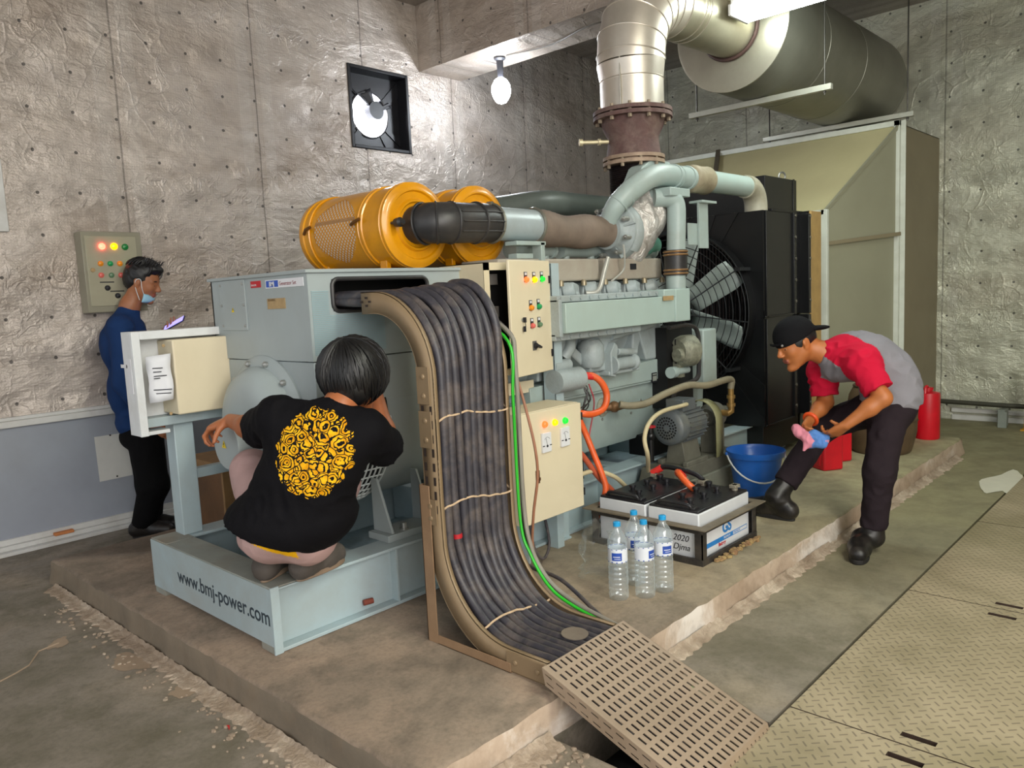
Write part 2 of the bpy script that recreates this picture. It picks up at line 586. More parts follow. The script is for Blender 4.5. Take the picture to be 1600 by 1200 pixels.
# steel chequer plates over the cable trench (real slots for lifting)
M_rust = pmat('rust_and_slot_shade', '3a2a20', 0.8, var=0.3, scale=30)  # rusty plate edges; colour also darkened for the shade inside the slots
plate_lab = {0: 'steel chequer plate at the bottom edge, beside the end of the perforated cable cover',
             1: 'middle steel chequer floor plate with two lifting slots near its front seam',
             2: 'steel chequer floor plate in the right foreground shadow, beyond the middle one',
             3: 'farthest steel chequer floor plate, lying beside the pale puddle stain'}
def plate(i, x0, x1):
    m = MB()
    y0, y1, z0, z1 = -1.25, 1.035, FZ-0.05, FZ+0.004
    x0 += 0.003; x1 -= 0.003
    slots = []
    for (sx, side) in ((x0+0.055, 0), (x1-0.072, 1)):
        for sy in (0.61, ) if not (i == 0 and side == 0) else ():
            slots.append((sx-0.014, sx+0.012, sy, sy+0.10))
    xs = sorted({x0, x1, *[s[0] for s in slots], *[s[1] for s in slots]})
    ys = sorted({y0, y1, *[s[2] for s in slots], *[s[3] for s in slots]})
    hole = set()
    for a in range(len(xs)-1):
        for b in range(len(ys)-1):
            cx, cy = (xs[a]+xs[a+1])/2, (ys[b]+ys[b+1])/2
            if any(s[0] < cx < s[1] and s[2] < cy < s[3] for s in slots):
                continue
            m.quad((xs[a], ys[b], z1), (xs[a+1], ys[b], z1), (xs[a+1], ys[b+1], z1), (xs[a], ys[b+1], z1))
    m.m = 1
    for s in slots:
        m.quad((s[0], s[2], z1), (s[1], s[2], z1), (s[1], s[2], z0), (s[0], s[2], z0))
        m.quad((s[0], s[3], z1), (s[1], s[3], z1), (s[1], s[3], z0), (s[0], s[3], z0))
        m.quad((s[0], s[2], z1), (s[0], s[3], z1), (s[0], s[3], z0), (s[0], s[2], z0))
        m.quad((s[1], s[2], z1), (s[1], s[3], z1), (s[1], s[3], z0), (s[1], s[2], z0))
    m.m = 1
    m.quad((x0, y0, z1), (x0, y1, z1), (x0, y1, z0), (x0, y0, z0))
    m.quad((x1, y0, z1), (x1, y1, z1), (x1, y1, z0), (x1, y0, z0))
    m.quad((x0, y1, z1), (x1, y1, z1), (x1, y1, z0), (x0, y1, z0))
    m.quad((x0, y0, z1), (x1, y0, z1), (x1, y0, z0), (x0, y0, z0))
    o = m.build('chequer_plate', [M_plate, M_rust], smooth=0, loc=((x0+x1)/2, 0, FZ))
    tag(o, plate_lab[i], 'floor plate')
plate(0, 1.15, 2.365); plate(1, 2.365, 3.62); plate(2, 3.62, 4.875); plate(3, 4.875, 6.13)
m = MB(); m.box((6.133, -1.25, FZ-0.2), (XW, 1.035, FZ+0.003)); m.box((1.15, RY0, FZ-0.2), (XW, -1.255, FZ+0.003))
structure(m.build('floor', M_floor, smooth=0))

# puddle stain
M_stain = pmat('pale_stain', 'd8d6c4', 0.35, var=0.05)
m = MB()
c = V((5.88, 1.10, FZ+0.0035))
n = 26
pts = [c+V((math.cos(a)*0.34*(1+0.22*math.sin(3*a+1)+0.1*math.sin(7*a)), math.sin(a)*0.12*(1+0.2*math.cos(4*a)), 0)) for a in [2*PI*k/n for k in range(n)]]
m.quad(*pts)
tag(m.build('dried_puddle', M_stain, smooth=0, loc=c), 'white dried puddle stain on the green-tinged floor at far right', 'stain')

# plinth with slightly uneven, worn edges -------------------------------
def plinth():
    x0, x1, y0, y1 = 1.205, 6.715, 1.545, 4.55
    m = MB()
    N = 90
    top, side, cor = [], [], []
    def wob(s, k):
        return 0.0025*math.sin(s*9.1+k)+0.002*math.sin(s*23.3+k*2)+0.002*math.sin(s*51+k)
    loop = []
    for i in range(N): loop.append(V((x0+(x1-x0)*i/N, y0+wob(i/N*6, 1), 0)))
    for i in range(40): loop.append(V((x1+wob(i/40*4, 2)*0.6, y0+(y1-y0)*i/40, 0)))
    for i in range(N): loop.append(V((x1-(x1-x0)*i/N, y1, 0)))
    for i in range(60): loop.append(V((x0+wob(i/60*4, 5), y1-(y1-y0)*i/60, 0)))
    L = len(loop)
    cx = V(((x0+x1)/2, (y0+y1)/2, 0))
    def off(p, d, z):
        # pull inwards towards a box-inset
        q = p.copy()
        if abs(p.y-y0) < 0.03: q.y += d
        if abs(p.x-x1) < 0.03: q.x -= d
        if abs(p.y-y1) < 0.03: q.y -= d
        if abs(p.x-x0) < 0.03: q.x += d
        q.z = z
        return q
    r0 = [off(p, 0.014+0.004*math.sin(i*1.7), 0.0) for i, p in enumerate(loop)]
    r1 = [off(p, 0.003, -0.012-0.003*math.sin(i*2.3)) for i, p in enumerate(loop)]
    r2 = [off(p, 0, -0.06) for p in loop]
    r3 = [off(p, -0.012+0.006*math.sin(i*0.9), FZ+0.001) for i, p in enumerate(loop)]
    m.m = 0
    m.add(r0, [tuple(range(L))])
    b = len(m.v)
    m.v += r1+r2+r3
    rings = [0, b, b+L, b+2*L]
    for k in range(3):
        for i in range(L):
            j = (i+1) % L
            m.f.append((rings[k]+i, rings[k]+j, rings[k+1]+j, rings[k+1]+i)); m.mi.append(1 if k else 0)
    return m.build('trim_1', [M_plinth, M_side], smooth=60)
structure(plinth())

# broken mortar strips along the foot of the plinth
def rubble(name, p0, p1, w, n, label, h=0.022, seed=1):
    r = random.Random(seed)
    m = MB()
    p0 = V(p0); p1 = V(p1); d = (p1-p0).normalized(); nrm = V((-d.y, d.x, 0))
    rows = []
    for i in range(n+1):
        p = p0.lerp(p1, i/n)
        ww = w*(0.75+0.5*r.random())
        row = []
        for k in range(6):
            t = k/5
            hh = h*(0.45+0.4*r.random())*(1-t*0.8) if 0 < k < 5 else (h*1.1 if k == 0 else -0.004)
            row.append(p+nrm*(t*ww+(r.random()-0.5)*0.008)+V((0, 0, FZ-p.z+hh)))
        rows.append(row)
    m.sheet(rows)
    o = m.build(name, M_rubble, smooth=25, loc=(p0+p1)/2)
    return tag(o, label, 'mortar')
rubble('mortar_strip', (1.19, 1.5, FZ), (1.19, 4.45, FZ), 0.065, 170, 'crumbling pale mortar strip along the left foot of the concrete plinth', 0.02, 3)
rubble('mortar_strip', (6.5, 1.535, FZ), (2.26, 1.535, FZ), 0.05, 160, 'crumbling mortar strip along the right foot of the plinth under the batteries', 0.03, 5)
rubble('mortar_strip', (1.72, 1.53, FZ), (1.22, 1.53, FZ), 0.07, 30, 'short crumbling mortar strip left of the perforated cable cover', 0.035, 9)

# loose crumbs of concrete
r = random.Random(4)
m = MB()
for i in range(150):
    if i % 3: c = V((1.12-abs(r.gauss(0, 0.05)), 1.9+2.2*r.random(), FZ))
    else: c = V((1.3+0.45*r.random(), 1.46-abs(r.gauss(0, 0.05)), FZ))
    s = 0.003+0.005*r.random()
    m.ball(c+V((0, 0, s*0.4)), s, 6, 1+r.random(), 1+r.random(), 0.7)
tag(m.build('concrete_crumbs', M_rubble, smooth=0, loc=(1.1, 3, FZ)), 'loose pale concrete crumbs scattered beside the plinth foot', 'debris', kind='stuff')
# worn paint patches and red scrap
M_patch = pmat('worn_patch', '9d8974', 0.8, var=0.1)
def patch(c, rx, ry, rot, seed, lab, z=0.0015, crack=False):
    m = MB()
    r = random.Random(seed); ph = [r.random()*6 for _ in range(4)]
    pts = []
    for k in range(48):
        a = 2*PI*k/48
        q = 1+0.2*math.sin(2*a+ph[0])+0.16*math.sin(3*a+ph[1])+0.1*math.sin(5*a+ph[2])+0.06*math.sin(11*a+ph[3])
        x, y = math.cos(a)*rx*q, math.sin(a)*ry*q
        pts.append(V((c[0]+x*math.cos(rot)-y*math.sin(rot), c[1]+x*math.sin(rot)+y*math.cos(rot), FZ+z)))
    m.quad(*pts)
    if crack: m.tube([V((0.6960, 3.4700, -0.1240)), V((0.7579, 3.4985, -0.1240)), V((0.8123, 3.5328, -0.1240)), V((0.8799, 3.6494, -0.1240)), V((0.9640, 3.6680, -0.1240))], 0.004, 4)
    tag(m.build('floor_stain', M_patch, smooth=0, loc=c), lab, 'stain')
patch(V((1.0922, 3.2161, -0.1250)), 0.05, 0.12, 0.3, 1, 'largest bare patch in the floor coating, left of the long mortar strip')
patch(V((1.1196, 2.8093, -0.1250)), 0.045, 0.05, 0, 2, 'small bare floor patch just below the largest one beside the mortar strip')
patch(V((0.9647, 3.6706, -0.1250)), 0.03, 0.07, -0.5, 3, 'bare floor patch with a pale crack running from it to the picture edge', crack=True)
patch(V((1.1725, 3.7191, -0.1250)), 0.035, 0.05, 0.5, 4, 'bare floor patch nearest the back corner of the concrete plinth')
m = MB(); p = V((1.1028, 2.4302, -0.1220))
m.tube([p+V((0, 0.012, 0.001)), p+V((0.006, 0, 0.003)), p+V((-0.002, -0.018, 0.001))], [0.002, 0.004, 0.001], 5)
tag(m.build('red_scrap', pmat('red_plastic', 'c01d22', 0.4), loc=p), 'tiny red plastic scrap on the dark floor at bottom left', 'scrap')

# left wall with the fan opening -----------------------------------------
WX0, WX1, WZ0, WZ1 = 3.93, 4.56, 2.53, 3.195
TH = 0.45
def wrinkled(m, P0, du, dv, nu, nv, amp, nrm, seed):
    """insulated blanket surface: gently quilted sheet"""
    r = np.random.default_rng(seed)
    g = r.standard_normal((nu+1, nv+1))
    for _ in range(2):
        g = (g+np.roll(g, 1, 0)+np.roll(g, -1, 0)+np.roll(g, 1, 1)+np.roll(g, -1, 1))/5
    rows = []
    for i in range(nu+1):
        row = []
        for j in range(nv+1):
            e = 0 if (i in (0, nu) or j in (0, nv)) else g[i, j]*amp
            row.append(V(P0)+V(du)*(i/nu)+V(dv)*(j/nv)+V(nrm)*e)
        rows.append(row)
    m.sheet(rows)
m = MB()
XS = [RX0, WX0, WX1, XW+0.3]; ZS = [0.66, WZ0, WZ1, ZC+0.2]
for a in range(3):
    for b in range(3):
        if a == 1 and b == 1: continue
        w, h = XS[a+1]-XS[a], ZS[b+1]-ZS[b]
        wrinkled(m, (XS[a], YW, ZS[b]), (w, 0, 0), (0, 0, h), max(2, int(w/0.09)), max(2, int(h/0.09)), 0.010, (0, -1, 0), a*3+b)
m.box((RX0, YW+0.012, FZ-0.2), (WX0, YW+TH, ZC+0.2)); m.box((WX1, YW+0.012, FZ-0.2), (XW+0.3, YW+TH, ZC+0.2))
m.box((WX0, YW+0.012, FZ-0.2), (WX1, YW+TH, WZ0)); m.box((WX0, YW+0.012, WZ1), (WX1, YW+TH, ZC+0.2))
structure(m.build('wall_left', M_wallL, smooth=60))
# far wall
m = MB()
wrinkled(m, (XW, RY0, FZ), (0, YW-RY0, 0), (0, 0, ZC+0.2-FZ), 95, 44, 0.009, (-1, 0, 0), 33)
m.box((XW+0.012, RY0-0.3, FZ-0.3), (XW+0.4, YW+TH, ZC+0.2))
structure(m.build('wall_far', M_wallR, smooth=60))
m = MB(); m.box((RX0, RY0-0.3, FZ-0.3), (XW+0.4, RY0, ZC+0.2))
structure(m.build('wall_right', M_wallR, smooth=0))
m = MB(); m.box((RX0, RY0-0.3, ZC), (XW+0.4, YW+TH, ZC+0.3))
structure(m.build('ceiling', M_ceil, smooth=0))
# insulated beam running across the ceiling
BX0, BX1, BZ = 4.70, 5.20, 3.25
m = MB()
wrinkled(m, (BX0, RY0, BZ), (0, YW-RY0, 0), (0, 0, ZC-BZ), 90, 6, 0.012, (-1, 0, 0), 5)
wrinkled(m, (BX0, RY0, BZ), (0, YW-RY0, 0), (BX1-BX0, 0, 0), 90, 6, 0.014, (0, 0, -1), 6)
wrinkled(m, (BX1, RY0, BZ), (0, YW-RY0, 0), (0, 0, ZC-BZ), 90, 6, 0.012, (1, 0, 0), 7)
structure(m.build('trim_2', M_beam, smooth=60))

# blue-grey wainscot of the left wall, its cap, base rails
M_wains = pmat('wainscot_grey', '9aa0ab', 0.45, var=0.07, scale=2, dirt='7d7a72', dirt_amt=0.25)
M_white = pmat('white_paint', 'd3d3d0', 0.45, var=0.05, scale=8, dirt='8d8578', dirt_amt=0.35)
m = MB(); m.box((RX0, YW-0.012, FZ), (XW, YW+0.02, 0.63))
structure(m.build('trim_3', M_wains, smooth=0))
m = MB(); m.box((RX0, YW-0.045, 0.628), (2.62, YW+0.0, 0.668)); m.box((RX0, YW-0.03, 0.668), (2.62, YW, 0.69))
structure(m.build('trim_4', M_white, bevel=0.004))
m = MB()
m.box((RX0, YW-0.10, FZ), (3.2, YW-0.0, FZ+0.022)); m.box((RX0, YW-0.055, FZ+0.022), (3.2, YW-0.0, FZ+0.05))
m.box((RX0, YW-0.03, FZ+0.05), (3.2, YW-0.0, FZ+0.085))
structure(m.build('baseboard_left', M_white, bevel=0.003))
# base boards of the far wall
m = MB()
m.box((XW-0.03, RY0, FZ), (XW, 2.0, FZ+0.05)); m.box((XW-0.045, RY0, FZ+0.075), (XW, 2.0, FZ+0.115))
structure(m.build('baseboard_far', M_white, bevel=0.003))

# paper sheet taped to wainscot
m = MB()
A = V((1.7440, 5.3540, 0.4930)); B = V((1.9540, 5.3540, 0.4921)); Cc = V((1.9535, 5.3540, 0.2020)); D_ = V((1.7486, 5.3540, 0.1976))
m.quad(A, B, Cc, D_)
o = m.build('paper_notice', pmat('paper_white', 'cfcfca', 0.7, var=0.04, scale=10), smooth=0, loc=Cc, solid=0.002)
tag(o, 'blank pale paper sheet fixed on the blue-grey lower wall, left of the standing person', 'paper')
m = MB(); m.bolt(V((1.8405, 5.3520, 0.4897)), (0, -1, 0), 0.006, 0.004); m.bolt(V((1.8562, 5.3520, 0.2137)), (0, -1, 0), 0.006, 0.004)
m.build('tack', pmat('tack_dark', '44413e', 0.4, 0.5), parent=o)
# white board at the left picture edge
m = MB(); p0 = V((1.2125, 5.3500, 2.1821)); p1 = V((1.4044, 5.3500, 1.7856))
m.box((p0.x, YW-0.03, p1.z), (p1.x, YW+0.005, p0.z+0.02))
tag(m.build('white_board', M_white, loc=((p0.x+p1.x)/2, YW, p1.z), bevel=0.003), 'white board on the insulated wall at the left picture edge', 'board')
# orange sponge scrap on the base rail
m = MB(); p = V((1.4916, 5.3100, -0.0398)); m.box((p.x-0.05, YW-0.075, FZ+0.05), (p.x+0.06, YW-0.035, FZ+0.068))
tag(m.build('orange_scrap', pmat('orange_foam', 'c07a48', 0.9, var=0.2), loc=(p.x, YW-0.055, FZ+0.05), bevel=0.004), 'orange-brown foam scrap lying on the wall base rail', 'scrap')

# exhaust fan in the wall opening -----------------------------------------
M_fanbox = pmat('fan_black', '17171c', 0.45, var=0.3, scale=20)
fan = thing('exhaust_fan', ((WX0+WX1)/2, YW+0.2, WZ0), 'dark square wall exhaust fan with daylight glaring through its round opening', 'exhaust fan')
m = MB()
e = 0.03
m.box((WX0, YW-0.01, WZ0), (WX0+e, YW+TH-0.05, WZ1)); m.box((WX1-e, YW-0.01, WZ0), (WX1, YW+TH-0.05, WZ1))
m.box((WX0+e, YW-0.01, WZ0), (WX1-e, YW+TH-0.05, WZ0+e)); m.box((WX0+e, YW-0.01, WZ1-e), (WX1-e, YW+TH-0.05, WZ1))
m.build('casing', M_fanbox, fan, bevel=0.006)
# orifice plate with round hole
def holed_plate(m, c, R, x0, x1, z0, z1, y, n=48, ax='y'):
    ang = [2*PI*k/n for k in range(n)]
    inn, out = [], []
    for a in ang:
        ca, sa = math.cos(a), math.sin(a)
        inn.append((c[0]+R*ca, c[1]+R*sa))
        t = 1e9
        if ca > 1e-9: t = min(t, (x1-c[0])/ca)
        if ca < -1e-9: t = min(t, (x0-c[0])/ca)
        if sa > 1e-9: t = min(t, (z1-c[1])/sa)
        if sa < -1e-9: t = min(t, (z0-c[1])/sa)
        out.append((c[0]+t*ca, c[1]+t*sa))
    corners = [(x1, z1), (x0, z1), (x0, z0), (x1, z0)]
    mk = (lambda p: (p[0], y, p[1])) if ax == 'y' else (lambda p: (y, p[0], p[1]))
    for k in range(n):
        l = (k+1) % n
        poly = [inn[k], out[k]]
        # insert corner if edge changes side
        a, b = out[k], out[l]
        if abs(a[0]-b[0]) > 1e-6 and abs(a[1]-b[1]) > 1e-6:
            poly.append(min(corners, key=lambda q: (q[0]-(a[0]+b[0])/2)**2+(q[1]-(a[1]+b[1])/2)**2))
        poly += [out[l], inn[l]]
        m.quad(*[mk(p) for p in poly])
_fc = V((4.2179, 5.4900, 2.8418)); fc = (_fc.x, _fc.z)
m = MB(); holed_plate(m, fc, 0.19, WX0+e, WX1-e, WZ0+e, WZ1-e, YW+0.12)
m.build('orifice_plate', M_fanbox, fan, smooth=0, solid=0.01)
m = MB(); m.ring((fc[0], YW+0.115, fc[1]), (0, 1, 0), 0.19, 0.008, 40, 6)
m.build('rim', pmat('rim_steel', '8b8b90', 0.3, 0.8), fan)
m = MB(); m.cyl((fc[0]+0.05, YW+0.08, fc[1]+0.04), (fc[0]+0.05, YW+0.15, fc[1]+0.04), 0.075, None, 20)
m.build('motor', M_fanbox, fan)
M_fblade = pmat('fan_blade_dark', '26262c', 0.5)
for k in range(4):
    a = 0.55+k*2*PI/4
    m = MB()
    c0 = V((fc[0]+0.05, YW+0.11, fc[1]+0.04))
    d = V((math.cos(a), 0, math.sin(a))); s = V((-math.sin(a), 0, math.cos(a)))
    rows = []
    for i in range(5):
        t = 0.05+0.125*i/4
        w = 0.025+0.03*i/4
        rows.append([c0+d*t+s*w*q+V((0, 0.02*q, 0)) for q in (-1, -0.3, 0.4, 1)])
    m.sheet(rows)
    if k in (0, 1): m.build('blade', M_fblade, fan, solid=0.003)
m = MB()
for a in (0.5, 2.3): m.bar((fc[0]+0.05, YW+0.10, fc[1]+0.04), (fc[0]+0.25*math.cos(a), YW+0.10, fc[1]+0.25*math.sin(a)), 0.014, 0.008, (0, 1, 0))
m.build('motor_bracket', M_fanbox, fan)
m = MB(); m.box((WX0-0.3, YW+TH+0.25, WZ0-0.3), (WX1+0.3, YW+TH+0.27, WZ1+0.3))
structure(m.build('window_1', emat('bright_sky', 'eef2ff', 12.0), smooth=0))

# lamps ---------------------------------------------------------------------
bulb = thing('bulb_lamp', (4.96, 4.62, BZ), 'glowing white light bulb hanging under the insulated beam', 'lamp')
bc = V((4.9600, 4.6382, 2.9830))
m = MB(); m.lathe((bc.x, bc.y, BZ+0.02), (0, 0, -1), [(0, 0.05), (0.035, 0.05), (0.05, 0.03), (0.13, 0.026), (BZ+0.02-bc.z-0.1, 0.024)], 20)
m.build('lamp_holder', pmat('dark_plastic', '3a3a40', 0.5), bulb)
m = MB(); m.lathe((bc.x, bc.y, bc.z+0.10), (0, 0, -1), [(0, 0.025), (0.02, 0.052), (0.06, 0.076), (0.11, 0.082), (0.165, 0.066), (0.20, 0.04), (0.215, 0.0)], 24)
m.build('bulb', emat('bulb_glow', 'eef6ff', 62.0), bulb)
m = MB(); m.tube(catmull([(4.95, 4.55, BZ-0.01), (5.0, 4.1, BZ-0.02), (4.9, 3.6, BZ-0.015), (5.1, 3.1, BZ-0.01)], 6), 0.006, 6)
m.build('cable', pmat('grey_wire', '6f6a63', 0.6), bulb)
bt = thing('batten_lamp', (4.9, 1.8, 2.95), 'bright fluorescent batten lamp in front of the muffler at the top edge', 'lamp')
m = MB(); m.box((4.80, 1.2, 3.03), (5.02, 2.46, 3.10)); m.box((4.9, 1.4, 3.10), (4.93, 1.43, BZ)); m.box((4.9, 2.2, 3.10), (4.93, 2.23, BZ))
m.build('housing', pmat('lamp_white', 'e6e6e6', 0.4), bt, bevel=0.005)
m = MB(); m.box((4.79, 1.2, 2.97), (5.03, 2.45, 3.03))
m.build('diffuser', emat('batten_glow', 'f4fff8', 14.0), bt, bevel=0.01)
m = MB(); m.box((4.785, 2.45, 2.965), (5.035, 2.47, 3.035)); m.build('end_cap', pmat('lamp_white', 'e6e6e6', 0.4), bt, bevel=0.003)
# ================================================================== GENERATOR SET
M_gblue = pmat('skid_paint', 'a9bcc2', 0.38, var=0.05, scale=3, dirt='93897a', dirt_amt=0.45)
M_gblue2 = pmat('skid_paint_dusty', '8f938c', 0.6, var=0.1, scale=8, dirt='8a7a66', dirt_amt=0.7)
M_alt = pmat('alternator_paint', 'a0aaab', 0.42, var=0.05, scale=3, dirt='8d8a80', dirt_amt=0.3)
M_eng = pmat('engine_paint', 'a3b3b0', 0.42, var=0.06, scale=6, dirt='8a8678', dirt_amt=0.45, bump=0.05)
M_engc = pmat('engine_cast', 'a2adaf', 0.45, var=0.08, scale=12, dirt='7c7a70', dirt_amt=0.5, bump=0.25, bscale=90)
M_panel = pmat('engine_panel', 'a9bdb8', 0.38, var=0.04, scale=3, dirt='9a9484', dirt_amt=0.25)
M_rock = pmat('rocker_dusty', 'a8a194', 0.5, var=0.08, scale=5, dirt='8b7465', dirt_amt=0.6)
M_bolt = pmat('bolt_steel', 'a9aaa6', 0.35, 0.7, var=0.15, scale=40)
M_blk = pmat('black_paint', '0d0e10', 0.36, var=0.25, scale=6, dirt='1f1e1d', dirt_amt=0.4)
M_blk2 = pmat('black_core', '0c0c0e', 0.6, var=0.3, scale=20)
M_rub = pmat('black_rubber', '2b2a2b', 0.42, var=0.15, scale=12, dirt='5b534c', dirt_amt=0.4)
M_teal = pmat('teal_paint', '6fae9c', 0.4, var=0.08)
M_brown = pmat('dusty_brown_sleeve', '7c6d61', 0.75, var=0.15, scale=10, dirt='5a4a41', dirt_amt=0.5)
M_cream = pmat('cream_enamel', 'dcd0b3', 0.42, var=0.03, scale=3, dirt='b3a283', dirt_amt=0.22)
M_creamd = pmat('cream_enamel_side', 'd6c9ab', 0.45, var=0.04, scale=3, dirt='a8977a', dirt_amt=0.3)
M_yel = pmat('warning_yellow', 'e6c81e', 0.5, var=0.04)
M_ink = pmat('ink_black', '1c1d22', 0.6, var=0.05)
M_label = pmat('label_white', 'dcdde0', 0.5, var=0.03)
M_blue = pmat('label_blue', '2f56b4', 0.5, var=0.05)
M_red = pmat('label_red', 'b8202a', 0.5, var=0.08)
M_tan = pmat('tan_tape', 'a98f66', 0.7, var=0.12, scale=30)

# ---- skid -------------------------------------------------------------
SX0, SX1, SY0, SY1, SZ = 1.37, 5.75, 2.54, 3.59, 0.253
skid = thing('generator_skid', (3.4, 3.06, 0), 'pale blue-grey steel generator skid frame with web address lettered on its end', 'generator base frame')
def ibeam(m, y_out, y_in, x0, x1, z0=0.0, z1=SZ, sgn=-1):
    m.box((x0, min(y_out, y_in), z1-0.012), (x1, max(y_out, y_in), z1))
    m.box((x0, min(y_out, y_in), z0+0.002), (x1, max(y_out, y_in), z0+0.016))
    w = y_out+sgn*(-0.045)
    m.box((x0, min(w, w+0.008), z0+0.016), (x1, max(w, w+0.008), z1-0.012))
m = MB(); ibeam(m, SY0, SY0+0.13, SX0+0.02, SX1, sgn=-1)
m.build('side_rail', M_gblue, skid, bevel=0.002)
m = MB(); ibeam(m, SY1, SY1-0.13, SX0+0.02, SX1, sgn=1)
m.build('side_rail', M_gblue, skid, bevel=0.002)
# end plate of the skid with top flange
m = MB()
m.box((SX0-0.01, SY0, 0.03), (SX0+0.012, SY1, SZ-0.003)); m.box((SX0-0.01, SY0, 0.0), (SX0+0.02, SY0+0.10, 0.035)); m.box((SX0-0.01, SY1-0.10, 0.0), (SX0+0.02, SY1, 0.035))
m.box((SX0-0.01, SY0+0.14, SZ-0.008), (SX0+0.12, SY1-0.16, SZ+0.001))
m.box((SX0-0.008, SY0+0.0, SZ-0.006), (SX0+0.12, SY0+0.14, SZ+0.002))
m.box((SX0-0.008, SY1-0.16, SZ-0.006), (SX0+0.12, SY1, SZ+0.002))
m.build('end_beam', M_gblue2, skid, bevel=0.002)
m = MB(); m.box((SX0-0.012, SY0-0.002, 0.03), (SX0-0.0105, SY1+0.002, SZ-0.004)); m.box((SX0-0.014, SY0-0.006, 0.002), (SX0+0.02, SY0+0.001, SZ+0.004))
m.build('end_plate', M_gblue, skid)
m = MB(); m.box((SX0+0.02, SY0+0.13, 0.03), (SX1, SY1-0.13, 0.045))
m.build('drip_pan', pmat('pan_paint', '8fa3aa', 0.5, var=0.08, dirt='6c6458', dirt_amt=0.5), skid)
for xx in (1.75, 2.7, 3.7, 4.8):
    m = MB(); m.box((xx, SY0+0.06, 0.03), (xx+0.1, SY1-0.06, 0.23)); m.build('cross_beam', M_gblue, skid, bevel=0.003)
m = MB(); m.cyl((1.78, SY0+0.03, 0.055), (1.82, SY0+0.02, 0.055), 0.012, None, 10)
m.build('drain_plug', pmat('rust_plug', '7c3a2a', 0.7, var=0.2), skid)
for yy in (SY0+0.055, ):
    for xx in (1.94, 2.6, 3.4, 4.4):
        m = MB(); m.box((xx, SY0+0.004, 0.016), (xx+0.008, SY0+0.05, SZ-0.012)); m.build('stiffener', M_gblue, skid)
text('lettering', 'www.bmj-power.com', 0.088, (SX0-0.0125, 3.33, 0.108), (0, -1, -0.0), (0, 0, 1), pmat('lettering_dark', '2c3a44', 0.5), skid, 0.0004, bold=0.0008)

# ---- alternator ---------------------------------------------------------
alt = thing('alternator', (2.1, 3.06, 0.05), 'grey alternator housing with warning labels behind the crouching worker', 'alternator')
AX0, AX1, AY0, AY1 = 1.69, 2.62, 2.66, 3.46
m = MB()
# top terminal box with cable opening in its near face
oz0, oz1, ox0, ox1 = 1.243, 1.372, 1.80, 2.30
m.box((AX0, AY0+0.01, 1.05), (AX0+0.01, AY1, 1.40)); m.box((AX0, AY1-0.01, 1.05), (AX1, AY1, 1.40)); m.box((AX1-0.01, AY0, 1.05), (AX1, AY1, 1.40))
m.box((AX0, AY0, 1.05), (AX1, AY0+0.01, oz0)); m.box((AX0, AY0, oz1), (AX1, AY0+0.01, 1.40)); m.box((AX0, AY0, oz0), (ox0, AY0+0.01, oz1)); m.box((ox1, AY0, oz0), (AX1, AY0+0.01, oz1))
m.build('terminal_box', M_alt, alt, smooth=0)
m = MB(); m.box((AX0-0.012, AY0-0.012, 1.398), (AX1, AY1+0.012, 1.412)); m.build('lid', M_alt, alt, bevel=0.002)
m = MB(); m.box((AX0+0.03, AY0+0.25, 1.08), (AX1-0.05, AY0+0.26, 1.38)); m.build('inner_plate', M_blk2, alt)
# rubber edge of the opening (rounded rectangle)
m = MB()
rr = 0.03; pts = []
for (cx, cz, a0) in ((ox1-rr, oz1-rr, 0), (ox0+rr, oz1-rr, 90), (ox0+rr, oz0+rr, 180), (ox1-rr, oz0+rr, 270)):
    for k in range(6):
        a = math.radians(a0+18*k); pts.append((cx+rr*math.cos(a), AY0-0.002, cz+rr*math.sin(a)))
m.tube(pts, 0.009, 8, False, True)
m.build('grommet', M_rub, alt)
# louvred patch
m = MB()
for k in range(34):
    z = 1.075+k*0.0075
    if z < oz0-0.012: m.box((AX0+0.012, AY0-0.0035, z), (AX0+0.36, AY0, z+0.0035))
    else: m.box((AX0+0.012, AY0-0.0035, z), (ox0-0.02, AY0, z+0.0035))
m.build('louvre', pmat('louvre_blue', '93aeb4', 0.4, var=0.04), alt, smooth=0)
# lower housing: box, sloping to a round belly
m = MB(); m.box((AX0+0.005, AY0+0.004, 0.78), (AX1, AY1-0.004, 1.046)); m.build('housing', M_alt, alt, bevel=0.004)
m = MB(); m.lathe((AX0+0.005, 3.06, 0.77), (1, 0, 0), [(0.012, 0.36), (0.012, 0.385), (0.03, 0.405), (0.30, 0.405), (0.31, 0.39), (0.33, 0.39), (0.34, 0.405), (0.93, 0.405)], 64)
m.build('belly', M_alt, alt)
# ventilation cage on the underside
m = MB(); m.lathe((AX0+0.045, 3.06, 0.77), (1, 0, 0), [(0, 0.408), (0.30, 0.408)], 64, False); m.build('vent_shade', M_blk2, alt)  # dark sleeve behind the bars stands for the shade inside the vents
m = MB()
for k in range(16):
    a = math.radians(188+k*6.5-10)
    c, s_ = math.cos(a), math.sin(a)
    m.box((0, 0, 0), (0, 0, 0)) if False else None
    p = V((0, 3.06+0.415*c, 0.77+0.415*s_))
    m.bar((AX0+0.04, p.y, p.z), (AX0+0.35, p.y, p.z), 0.0045, 0.006)
for j in range(13):
    x = AX0+0.04+0.0258*j
    m.tube([(x, 3.06+0.415*math.cos(math.radians(a)), 0.77+0.415*math.sin(math.radians(a))) for a in range(178, 284, 5)], 0.004, 5)
m.build('vent_cage', pmat('cage_pale', 'd2d9d8', 0.5), alt, smooth=0)
m = MB()
